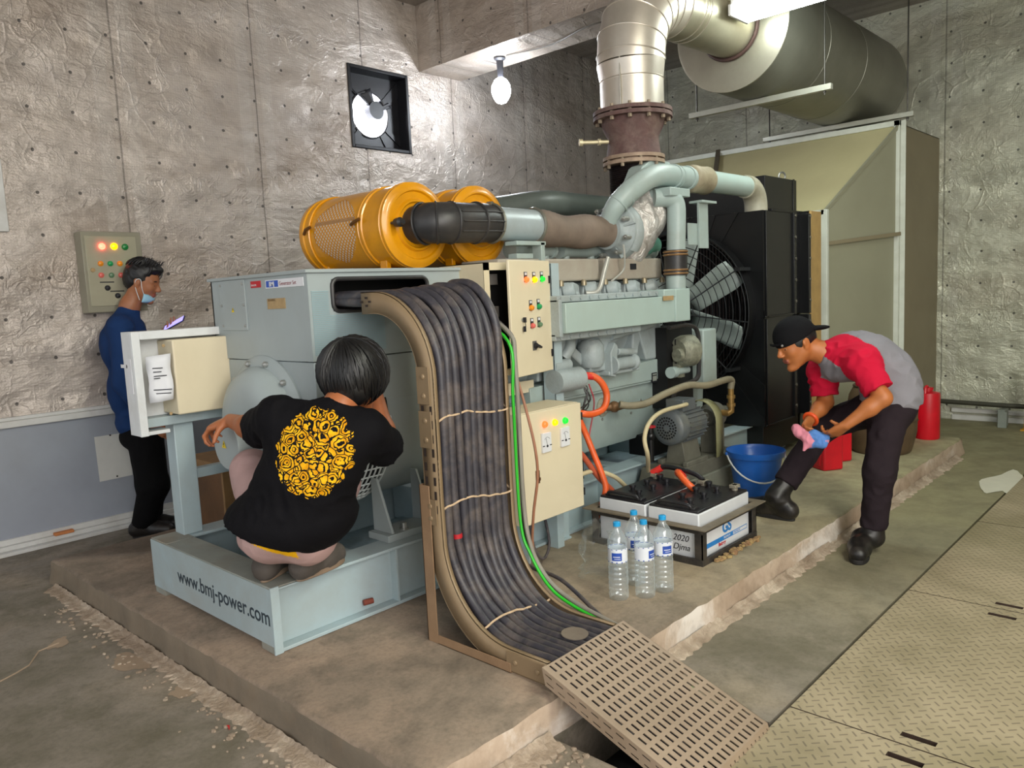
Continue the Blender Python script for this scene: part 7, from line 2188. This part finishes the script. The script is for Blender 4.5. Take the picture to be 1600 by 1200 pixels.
# T-shirt
M_tee = None
def tee_mat():
    t = NT('tee_black_gold'); t.b.inputs['Specular IOR Level'].default_value = 0.15; P = t.world()
    c0 = V((1.3954, 2.2504, 0.7765))
    u_ = (R2*0.93-UP*0.0+R2*0.0).normalized(); ax_u = (R2+UP*0.0).normalized()
    def dotp(vec, off):
        nd = t.n('ShaderNodeVectorMath', operation='DOT_PRODUCT'); sub = t.n('ShaderNodeVectorMath', operation='SUBTRACT')
        t.link(P, sub.inputs[0]); sub.inputs[1].default_value = tuple(off); t.link(sub.outputs[0], nd.inputs[0]); nd.inputs[1].default_value = tuple(vec); return nd.outputs['Value']
    uvec = (R2*0.97+UP*-0.22).normalized(); vvec = (UP*0.97+R2*0.22).normalized()
    u = dotp(uvec, c0); v = dotp(vvec, c0); dep = dotp(F2, c0)
    nz = t.noise(P, 22, 3)
    r = t.math('SQRT', t.math('ADD', t.math('MULTIPLY', t.math('MULTIPLY', u, 1.08), t.math('MULTIPLY', u, 1.08)), t.math('MULTIPLY', v, t.math('MULTIPLY', v, 0.86))))
    ang = t.math('ARCTAN2', v, u)
    lobes = t.math('ABSOLUTE', t.math('SINE', t.math('MULTIPLY', ang, 7.5)))
    lim = t.math('ADD', 0.128, t.math('ADD', t.math('MULTIPLY', lobes, 0.014), t.math('MULTIPLY', t.math('SUBTRACT', nz, 0.5), 0.05)))
    inside = t.math('MULTIPLY', t.math('LESS_THAN', r, lim), t.math('LESS_THAN', dep, 0.16))
    # scrolls: distorted rings around scattered centres
    cv = t.n('ShaderNodeCombineXYZ'); t.link(u, cv.inputs[0]); t.link(v, cv.inputs[1])
    vo = t.n('ShaderNodeTexVoronoi'); vo.inputs['Scale'].default_value = 25; t.link(cv.outputs[0], vo.inputs['Vector'])
    n2 = t.n('ShaderNodeTexNoise'); n2.inputs['Scale'].default_value = 30; t.link(cv.outputs[0], n2.inputs['Vector'])
    ringv = t.math('ADD', t.math('SINE', t.math('MULTIPLY', t.math('ADD', vo.outputs['Distance'], t.math('MULTIPLY', n2.outputs['Fac'], 0.9)), 26)), 0.75)
    line = t.ramp(ringv, [(0.0, 0.0), (0.32, 0.0), (0.42, 1.0)])
    vo2 = t.n('ShaderNodeTexVoronoi', feature='DISTANCE_TO_EDGE'); vo2.inputs['Scale'].default_value = 25; t.link(cv.outputs[0], vo2.inputs['Vector'])
    edge = t.math('GREATER_THAN', vo2.outputs['Distance'], 0.03)
    pat = t.math('MULTIPLY', t.math('MULTIPLY', line, edge), inside)
    c = srgb('0c0b0f'); base = t.ramp(t.noise(P, 7, 4), [(0.3, tuple(x*0.9 for x in c)), (0.7, tuple(x*1.15 for x in c))])
    gold = t.ramp(n2.outputs['Fac'], [(0.35, srgb('cf8c08')), (0.65, srgb('efba1e'))])
    t.set(Base_Color=t.mix(pat, base, gold), Roughness=0.8); t.b.inputs['Sheen Weight'].default_value = 0.0
    t.bump(t.math('ADD', t.noise(P, 300, 2), t.math('MULTIPLY', t.noise(P, 20, 4, 0.6, 1.2), 2.0)), 0.25, 0.006)
    return t.m
M_tee = tee_mat()
T_ = Field(0.05)
axT = (R2*0.985-F2*0.1, F2, UP)
hemn = (lsp-chest).normalized()*0.9-UP*0.25
hem = [(V((1.3398, 2.3383, 0.4274)), hemn)]
T_.ell(V((1.5070, 2.3694, 0.7915)), (R2, F2, UP), (0.195, 0.125, 0.125))
T_.ell(V((1.4614, 2.3971, 0.6697)), (R2*0.95-UP*0.3, F2, UP), (0.185, 0.15, 0.17))
T_.ell(V((1.4315, 2.4763, 0.5169)), (R2*0.97-UP*0.22, F2, UP), (0.235, 0.18, 0.15), clip=hem)
T_.cone(shL, shR, 0.068, 0.068); T_.cone(uch, nb, 0.085, 0.060, clip=[(nb+UP*0.0, nb-uch)])
T_.cone(shL, elL, 0.072, 0.080, clip=[(shL.lerp(elL, 0.86), elL-shL)]); T_.cone(shR, elR, 0.072, 0.080, clip=[(shR.lerp(elR, 0.88), elR-shR)])
T_.build('tshirt', [M_tee], pa, 0.007, disp=wrinkle(0.0065, 36, 3))
# trousers, yellow waistband
M_pink = clothmat('trousers_pink', 'b99a96'); M_band = clothmat('waistband_yellow', 'f0b414')
Tr = Field(0.04)
Tr.ell(V((1.4312, 2.4969, 0.4633)), (R2, F2, UP), (0.182, 0.15, 0.092)); 
for a, b, c in ((hpL, knL, anL), (hpR, knR, anR)): Tr.cone(a, b, 0.105, 0.078); Tr.cone(b, b.lerp(c, 0.85), 0.075, 0.062, clip=[(b.lerp(c, 0.86), c-b)])
bc_ = V((1.3125, 2.4143, 0.4451)); bn = np.array(((lsp-chest).normalized()*0.8-UP*0.3-R2*0.15).normalized())
def bandfn(P):
    q = (P-np.array(V((1.3288, 2.3807, 0.4357))))@bn
    lat = (P-np.array(V((1.2995, 2.4450, 0.4588))))@np.array(R2)
    return ((q < 0.022) & (np.abs(lat) < 0.11) & (((P-np.array(hip))@np.array(F2)) < 0)).astype(int)
Tr.build('trousers', [M_pink, M_band], pa, 0.005, matfn=bandfn, disp=wrinkle(0.006, 40, 5))
M_bootb = clothmat('boot_brown_grey', '57514c', 0.2, 0.3, 0.5); M_soleb = pmat('sole_tan', '85715e', 0.7, var=0.2)
Fb = Field(0.025); boot(Fb, V((1.375, 2.615, 0.262)), V((1.585, 2.76, 0.262)), anL, anL+UP*0.05); Fb.build('boot', [M_bootb], pa, 0.006, disp=wrinkle(0.003, 60, 1))
sole(V((1.375, 2.615, 0)), V((1.585, 2.76, 0)), M_soleb, pa, 0.255)
Fb = Field(0.025); boot(Fb, V((1.462, 2.515, 0.262)), V((1.70, 2.585, 0.262)), anR, anR+UP*0.05); Fb.build('boot', [M_bootb], pa, 0.006, disp=wrinkle(0.003, 60, 2))
sole(V((1.462, 2.515, 0)), V((1.70, 2.585, 0)), M_soleb, pa, 0.255)
# hair
H = Field(0.02); fw, sd, up = AA
H.ell(PA(-0.018, 0, 0.026), AA, (0.118, 0.110, 0.112), clip=[(PA(0.055, 0, 0.03), fw)])
H.ell(PA(-0.045, 0, -0.02), AA, (0.088, 0.102, 0.090)); H.ell(PA(-0.045, 0, -0.062), AA, (0.062, 0.084, 0.060))
H.build('hair', [M_hair], pa, 0.006, disp=wrinkle(0.003, 70, 6, (1, 1, 0.3)))
m = MB()
crown = (up*0.80-fw*0.55).normalized()
strands(m, PA(-0.018, 0, 0.012), AA, 1.0, crown, 420, 3, 1.05, 1.85, 0.0052, (0.118, 0.116, 0.120), lift=0.03)
m.build('hair_locks', M_hair, pa)

# ================================================================== BENDING WORKER
pcn = thing('person', (3.9, 1.55, FZ), 'bending worker in a red and grey T-shirt and backward black cap, holding a cloth', 'person')
hip = V((4.2433, 1.3277, 0.6005)); mid = V((4.2447, 1.3230, 0.7549)); chest = V((4.1381, 1.4564, 0.8752)); nb = V((4.0636, 1.5825, 0.8929)); hC = V((3.9870, 1.7030, 0.9515))
shN, elN, wrN = V((4.0043, 1.3751, 0.8569)), V((3.9737, 1.2614, 0.6868)), V((3.8954, 1.4100, 0.5539))
shF, elF, wrF = V((4.1853, 1.6404, 0.7841)), V((4.1777, 1.6205, 0.6187)), V((4.0067, 1.6415, 0.5382))
hpN, knN, anN = V((4.1690, 1.2980, 0.5665)), V((4.0526, 1.3022, 0.2953)), V((4.005, 1.34, 0.0))
hpF, knF, anF = V((4.2803, 1.4164, 0.5758)), V((4.1981, 1.6355, 0.4881)), V((3.93, 1.79, 0.125))
anN = V((4.0436, 1.3283, -0.0406))
Bd = Field(0.03)
Bd.chain([hip, mid, chest-UP*0.02, nb], [0.10, 0.09, 0.09, 0.055]); Bd.cone(shN, shF, 0.045, 0.045); Bd.cone(nb, hC, 0.058, 0.058)
for a, b, c in ((shN, elN, wrN), (shF, elF, wrF)): Bd.cone(a, b, 0.046, 0.038); Bd.cone(b, b.lerp(c, 0.35), 0.038, 0.038); Bd.cone(b.lerp(c, 0.35), c, 0.038, 0.026)
for a, b, c in ((hpN, knN, anN), (hpF, knF, anF)): Bd.cone(a, b, 0.08, 0.052); Bd.cone(b, c, 0.052, 0.038)
fwC = (-R2*0.93-F2*0.22-UP*0.36).normalized(); upC = (UP*0.9-R2*0.40).normalized()
PC, AC = add_head(Bd, hC, fwC, upC, 1.06)
handN = (V((3.9122, 1.5113, 0.4771))-wrN); handF = (V((3.8945, 1.6359, 0.4955))-wrF)
add_hand(Bd, wrN, handN, (-R2*0.3+F2*0.9+UP*0.15), 1, (0.75, 0.8, 0.85, 0.9), 1.0, thumb_dir=(-R2*0.75+UP*0.35+F2*0.25))
add_hand(Bd, wrF, handF, (R2*0.4-F2*0.75-UP*0.3), -1, (0.8, 0.85, 0.9, 0.9), 1.0, thumb_dir=(R2*0.4-UP*0.4-F2*0.5))
Bd.build('body', [M_skin2, M_lip], pcn, 0.0055)
eyes(PC, AC, 1.06, pcn)
M_rr = clothmat('shirt_red', 'c81a3a', 0.08); M_gg = clothmat('shirt_grey', '87858c', 0.08); M_coll = clothmat('collar_dark', '2c2a2e')
S = Field(0.045)
hemp = V((4.2304, 1.2645, 0.5798))
hem = [(hemp, (-UP*0.92+R2*0.42))]
S.ell(V((4.1552, 1.4527, 0.8737)), ((R2*0.95-UP*0.05), F2, UP), (0.175, 0.185, 0.130), 1)
S.ell(V((4.2455, 1.3424, 0.7875)), ((R2*0.7-UP*0.7), F2, (R2*0.7+UP*0.7)), (0.18, 0.17, 0.135), 1)
S.ell(V((4.2534, 1.3125, 0.6606)), (R2, F2, UP), (0.145, 0.165, 0.16), 1, clip=hem)
S.cone(shN, shF, 0.07, 0.07, 1); S.cone(V((4.0893, 1.5527, 0.8777)), nb, 0.085, 0.062, 0, clip=[(V((4.0545, 1.5923, 0.8936)), (-R2+UP*0.2))])
S.cone(shN, elN, 0.075, 0.072, 0, clip=[(shN.lerp(elN, 0.78), elN-shN)]); S.cone(shF, elF, 0.075, 0.072, 0, clip=[(shF.lerp(elF, 0.78), elF-shF)])
def seg_d(P, a, b):
    a = np.array(a); b = np.array(b); ab = b-a; t = np.clip(((P-a)@ab)/(ab@ab), 0, 1); return np.linalg.norm(P-a-t[:, None]*ab, axis=1)
def cfn(P):
    red = (seg_d(P, shN, elN) < 0.098) | (seg_d(P, shF, elF) < 0.098) | (seg_d(P, shN, V((4.0307, 1.5434, 0.9757))) < 0.085) | (seg_d(P, shF, V((4.1158, 1.6097, 0.8606))) < 0.085)
    logo = np.linalg.norm(P-np.array(V((3.9328, 1.4615, 0.7456))), axis=1) < 0.035
    o = np.where(red, 0, 1)
    o = np.where(logo & (o == 1), 0, o)
    return np.where(seg_d(P, nb, V((4.0541, 1.5921, 0.8902))) < 0.0, 2, o)
S.build('tshirt', [M_rr, M_gg, M_coll], pcn, 0.005, matfn=cfn, disp=wrinkle(0.008, 40, 9, (1, 1, 1.2)))
M_blkp = clothmat('trousers_charcoal', '282025', 0.15)
Tr = Field(0.04)
Tr.ell(V((4.2478, 1.3229, 0.6002)), (R2, F2, UP), (0.130, 0.165, 0.115))
for a, b, c, e_ in ((hpN, knN, anN, 0.86), (hpF, knF, anF, 0.82)): Tr.cone(a, b, 0.094, 0.072); Tr.cone(b, b.lerp(c, e_-0.02), 0.072, 0.064, clip=[(b.lerp(c, e_), c-b)])
Tr.build('trousers', [M_blkp], pcn, 0.007, disp=wrinkle(0.008, 42, 15, (0.8, 0.8, 1.6)))
M_bootk = pmat('boot_black', '151314', 0.42, var=0.2, scale=30, dirt='4c443c', dirt_amt=0.4); M_solek = pmat('sole_black', '1c1a19', 0.7)
h0, t0 = V((4.10, 1.40, FZ+0.01)), V((3.815, 1.325, FZ+0.01))
Fb = Field(0.025); boot(Fb, h0, t0, anN, anN+UP*0.13, 0.052); Fb.build('boot', [M_bootk], pcn, 0.006, disp=wrinkle(0.004, 50, 1)); sole(h0, t0, M_solek, pcn, FZ, 0.053)
h1, t1 = V((3.945, 1.70, 0.01)), V((3.985, 1.985, 0.01))
Fb = Field(0.025); boot(Fb, h1, t1, anF, anF+(knF-anF).normalized()*0.12, 0.05); Fb.build('boot', [M_bootk], pcn, 0.006, disp=wrinkle(0.004, 50, 2)); sole(h1, t1, M_solek, pcn, 0.0, 0.053)
# hair and cap
fw, sd, up = AC
H = Field(0.015); H.ell(PC(-0.014, 0, 0.018), AC, (0.106, 0.087, 0.098), clip=[(PC(0.045, 0, 0), fw), (PC(-0.02, 0, -0.055), -up)]); H.build('hair', [M_hair], pcn, 0.006)
M_capk = clothmat('cap_black', '131316', 0.1)
Cp = Field(0.012)
Cp.ell(PC(-0.008, 0, 0.040), AC, (0.114, 0.094, 0.100), clip=[(PC(0, 0, 0.020), (-up*1.0-fw*0.12))])
Cp.cone(PC(-0.10, -0.05, 0.034), PC(-0.10, 0.05, 0.034), 0.012, 0.012); 
Cp.ell(PC(-0.135, 0, 0.022), (fw+up*0.35, sd, up-fw*0.35), (0.066, 0.072, 0.014))
Cp.build('cap', [M_capk], pcn, 0.005)
m = MB(); m.tube(catmull([PC(0.098, -0.05, 0.035), PC(0.112, 0.0, 0.036), PC(0.098, 0.05, 0.035)], 5), 0.007, 8); m.build('cap_strap', M_capk, pcn)
m = MB(); m.ball(PC(0.100, 0.052 if (sd.dot(F2) < 0) else -0.052, 0.028), 0.007, 8); m.build('strap_button', pmat('button_chrome', 'd8d8d8', 0.2, 0.8), pcn)
cl = Field(0.02)
for (px, py, d, rx, mt) in ((1250, 678, 4.03, 0.026, 0), (1262, 683, 3.99, 0.030, 0), (1272, 692, 3.98, 0.022, 0), (1280, 680, 3.97, 0.020, 1), (1289, 683, 3.95, 0.022, 1), (1288, 690, 3.95, 0.018, 0), (1277, 694, 3.96, 0.022, 1), (1266, 696, 3.99, 0.018, 1)):
    cl.ell(A_(px, py, d), (R2, F2, UP), (rx, rx*0.9, rx*0.8), mt)
cl.cone(V((3.8981, 1.6643, 0.5127)), V((3.8861, 1.5793, 0.4553)), 0.026, 0.024, 0); cl.cone(V((3.8906, 1.5678, 0.5021)), V((3.8951, 1.5241, 0.4458)), 0.018, 0.022, 1); cl.cone(V((3.8727, 1.5937, 0.4562)), V((3.8540, 1.6060, 0.4117)), 0.018, 0.008, 0)
tag(cl.build('cloth', [clothmat('cloth_pink', 'd98a9c'), clothmat('cloth_blue', '5a86c8')], None, 0.004, disp=wrinkle(0.005, 90, 4), loc=tuple(V((3.8884, 1.5934, 0.4669)))), 'crumpled pink and blue cloth held in the bending worker\'s hands', 'cloth')
m = MB(); m.ring(wrF.lerp(elF, 0.10), (elF-wrF), 0.034, 0.010, 24, 8); m.build('wristband', pmat('band_orange', 'e0521c', 0.5), pcn)

# ================================================================== STANDING WORKER
A_ = lambda px, py, d: AD(px, py, d*0.982)
pb = thing('person', (1.9, 5.0, FZ), 'standing young man in a navy sweater and black trousers looking down at a phone', 'person')
hip = V((1.9244, 5.0388, 0.5367)); mid = V((1.9069, 5.1000, 0.7885)); chest = V((1.9128, 5.1381, 1.0508)); uch = V((1.9238, 5.1502, 1.1915)); nb = V((1.9637, 5.1293, 1.3180)); hC = V((2.0366, 5.0771, 1.4665))
shN, elN, wrN = V((1.8453, 5.0022, 1.1877)), V((1.7933, 4.9140, 0.8509)), V((1.8986, 4.7876, 0.5939))
shF, elF, wrF = V((2.0241, 5.2720, 1.1776)), V((2.0468, 5.1983, 0.8840)), V((2.0766, 5.0631, 1.1241))
hpN, knN, anN = V((1.9038, 4.9385, 0.4962)), V((1.8947, 4.8710, 0.2104)), V((1.8414, 4.9565, -0.0435))
hpF, knF, anF = V((1.9573, 5.1081, 0.4713)), V((1.9468, 5.0425, 0.1884)), V((1.9292, 5.0780, -0.0529))
Bd = Field(0.03)
Bd.chain([hip, mid, chest, uch], [0.11, 0.10, 0.115, 0.09]); Bd.cone(shN, shF, 0.052, 0.052); Bd.cone(uch, nb, 0.062, 0.056); Bd.cone(nb, hC, 0.056, 0.054)
for a, b, c in ((shN, elN, wrN), (shF, elF, wrF)): Bd.cone(a, b, 0.045, 0.037); Bd.cone(b, c, 0.038, 0.026)
for a, b, c in ((hpN, knN, anN), (hpF, knF, anF)): Bd.cone(a, b, 0.075, 0.05); Bd.cone(b, c, 0.05, 0.036)
fwB = (R2*0.92+F2*0.12-UP*0.35).normalized(); upB = (UP*0.93+R2*0.34).normalized()
PB, AB = add_head(Bd, hC, fwB, upB, 1.03)
add_hand(Bd, wrN, (R2*0.7-UP*0.6+F2*0.1), (F2*0.9+UP*0.2), 1, (0.4, 0.45, 0.5, 0.55), 0.97)
add_hand(Bd, wrF, (R2*0.85+UP*0.35), (UP*0.8-R2*0.3-F2*0.1), -1, (0.5, 0.55, 0.6, 0.65), 0.97)
Bd.build('body', [M_skind, M_lip], pb, 0.006)
eyes(PB, AB, 1.03, pb)
M_navy = clothmat('sweater_navy', '1c3560', 0.1)
S = Field(0.04)
S.ell(V((1.9151, 5.1390, 1.0708)), (R2, F2, UP), (0.135, 0.185, 0.20)); S.ell(V((1.9069, 5.1000, 0.7885)), (R2, F2, UP), (0.13, 0.165, 0.20)); S.ell(V((1.9135, 5.0586, 0.5860)), (R2, F2, UP), (0.125, 0.155, 0.10), clip=[(V((1.9050, 5.0554, 0.5138)), -UP)])
S.cone(shN, shF, 0.066, 0.066); S.cone(uch, nb, 0.085, 0.060, clip=[(nb-UP*0.005, nb-uch)])
for a, b, c in ((shN, elN, wrN), (shF, elF, wrF)): S.cone(a, b, 0.066, 0.055); S.cone(b, c, 0.055, 0.042, clip=[(b.lerp(c, 0.9), c-b)])
S.build('sweater', [M_navy], pb, 0.008, disp=wrinkle(0.006, 34, 31))
M_trk = clothmat('trousers_black', '08080a', 0.2)
Tr = Field(0.04); Tr.ell(V((1.9206, 5.0374, 0.5047)), (R2, F2, UP), (0.125, 0.155, 0.10))
for a, b, c in ((hpN, knN, anN), (hpF, knF, anF)): Tr.cone(a, b, 0.102, 0.088); Tr.cone(b, b.lerp(c, 0.98), 0.086, 0.070, clip=[(c, c-b)])
Tr.build('trousers', [M_trk], pb, 0.008, disp=wrinkle(0.005, 22, 35))
for an, sd_ in ((anN, 0), (anF, 1)):
    h_ = V((an.x-0.07*R2.x, an.y-0.07*R2.y, FZ+0.01)); t__ = h_+R2*0.26
    Fb = Field(0.025); boot(Fb, h_, t__, an, an+UP*0.04, 0.045); Fb.build('shoe', [M_bootk], pb, 0.007); sole(h_, t__, M_solek, pb, FZ, 0.048)
fw, sd, up = AB
H = Field(0.02); H.ell(PB(-0.020, 0, 0.040), AB, (0.100, 0.088, 0.094), clip=[(PB(0.07, 0, 0.02), fw), (PB(0, 0, -0.03), -up)]); H.ell(PB(0.04, 0, 0.095), AB, (0.06, 0.065, 0.035)); H.ell(PB(-0.05, 0, 0.0), AB, (0.062, 0.074, 0.075))
H.build('hair', [M_hair], pb, 0.006, disp=wrinkle(0.006, 70, 8))
m = MB(); strands(m, PB(-0.01, 0, 0.055), AB, 1.03, up, 90, 5, 0.95, 0.9, 0.005, (0.1, 0.085, 0.085), lift=0.10)
r_ = random.Random(3)
for k in range(60):
    a = r_.random()*6.28; q = r_.random()**0.5*0.07
    p = PB(0.01+q*math.cos(a), q*math.sin(a)*0.9, 0.105); m.tube([p, p+(up*0.02+fw*0.012*(r_.random()-0.3)), p+(up*(0.03+0.025*r_.random())+fw*0.03*(r_.random()-0.3)+sd*0.02*(r_.random()-0.5))], [0.006, 0.004, 0.001], 5)
m.build('hair_locks', M_hair, pb)
# face mask pulled under the chin, phone
nearq = 1 if sd.dot(F2) < 0 else -1
m = MB()
rows = [[PB(0.02+0.05*math.cos(b)*math.cos(a)+0.02, (0.066+0.004*math.cos(b))*math.sin(a), -0.088-0.030*b) for a in [-1.45+2.9*i/14 for i in range(15)]] for b in (-0.9, -0.45, 0, 0.45, 0.9)]
m.sheet(rows); mk = m.build('face_mask', pmat('mask_blue', '9ccbe0', 0.7, var=0.06), pb, solid=0.002)
m = MB()
for s_ in (-1, 1):
    m.tube(catmull([PB(0.045, 0.064*s_, -0.065), PB(0.03, 0.080*s_, -0.03), PB(0.012, 0.088*s_, 0.018), PB(-0.014, 0.086*s_, 0.005), PB(-0.006, 0.078*s_, -0.04), PB(0.03, 0.066*s_, -0.105)], 5), 0.0022, 6)
m.build('ear_loop', pmat('mask_white', 'd5dcdf', 0.7), pb)
ph = V((2.1532, 4.9502, 1.1919))
pdv = (R2*0.88+UP*0.42).normalized(); pnv = (UP*0.80-R2*0.40-F2*0.45); pnv = (pnv-pdv*pnv.dot(pdv)).normalized(); psv = pdv.cross(pnv)
phn = thing('phone', tuple(ph), 'smartphone with lit bluish screen in the standing man\'s hand', 'phone')
m = MB(); m.obox(ph, pdv, psv, pnv, 0.078, 0.038, 0.0045); m.build('phone_body', pmat('phone_dark', '2a2358', 0.3), phn, bevel=0.004)
m = MB(); m.obox(ph+pnv*0.0048, pdv, psv, pnv, 0.070, 0.034, 0.0004); m.build('screen', emat('phone_screen', '8f86e8', 1.1), phn)

# ================================================================== SILVER HEAT BLANKET on the exhaust manifold
hb = Field(0.05)
M_foil = NT('silver_foil')
P_ = M_foil.world(); n_ = M_foil.noise(P_, 14, 6, 0.6, 1.5)
M_foil.set(Base_Color=M_foil.ramp(n_, [(0.3, srgb('b5aca5')), (0.6, srgb('e6e2de'))]), Roughness=0.32, Metallic=0.6); M_foil.bump(n_, 0.9, 0.02); M_foil = M_foil.m
hb.chain([V((3.93, 2.70, 1.50)), V((3.98, 2.68, 1.60)), V((4.03, 2.70, 1.70)), V((4.05, 2.72, 1.82))], [0.10, 0.12, 0.125, 0.14])
hb.cone(V((3.90, 2.68, 1.50)), V((4.02, 2.78, 1.47)), 0.08, 0.08)
hb.ell(V((4.06, 2.62, 1.70)), ((1, 0, 0), (0, 1, 0), (0, 0, 1)), (0.10, 0.10, 0.12)); hb.ell(V((3.95, 2.66, 1.66)), ((1, 0, 0), (0, 1, 0), (0, 0, 1)), (0.10, 0.10, 0.14))
hb.build('heat_blanket', [M_foil], eng, 0.009, disp=wrinkle(0.016, 26, 44))
# sockets: remove helper properties
for o in bpy.data.objects:
    if '_base' in o: del o['_base']
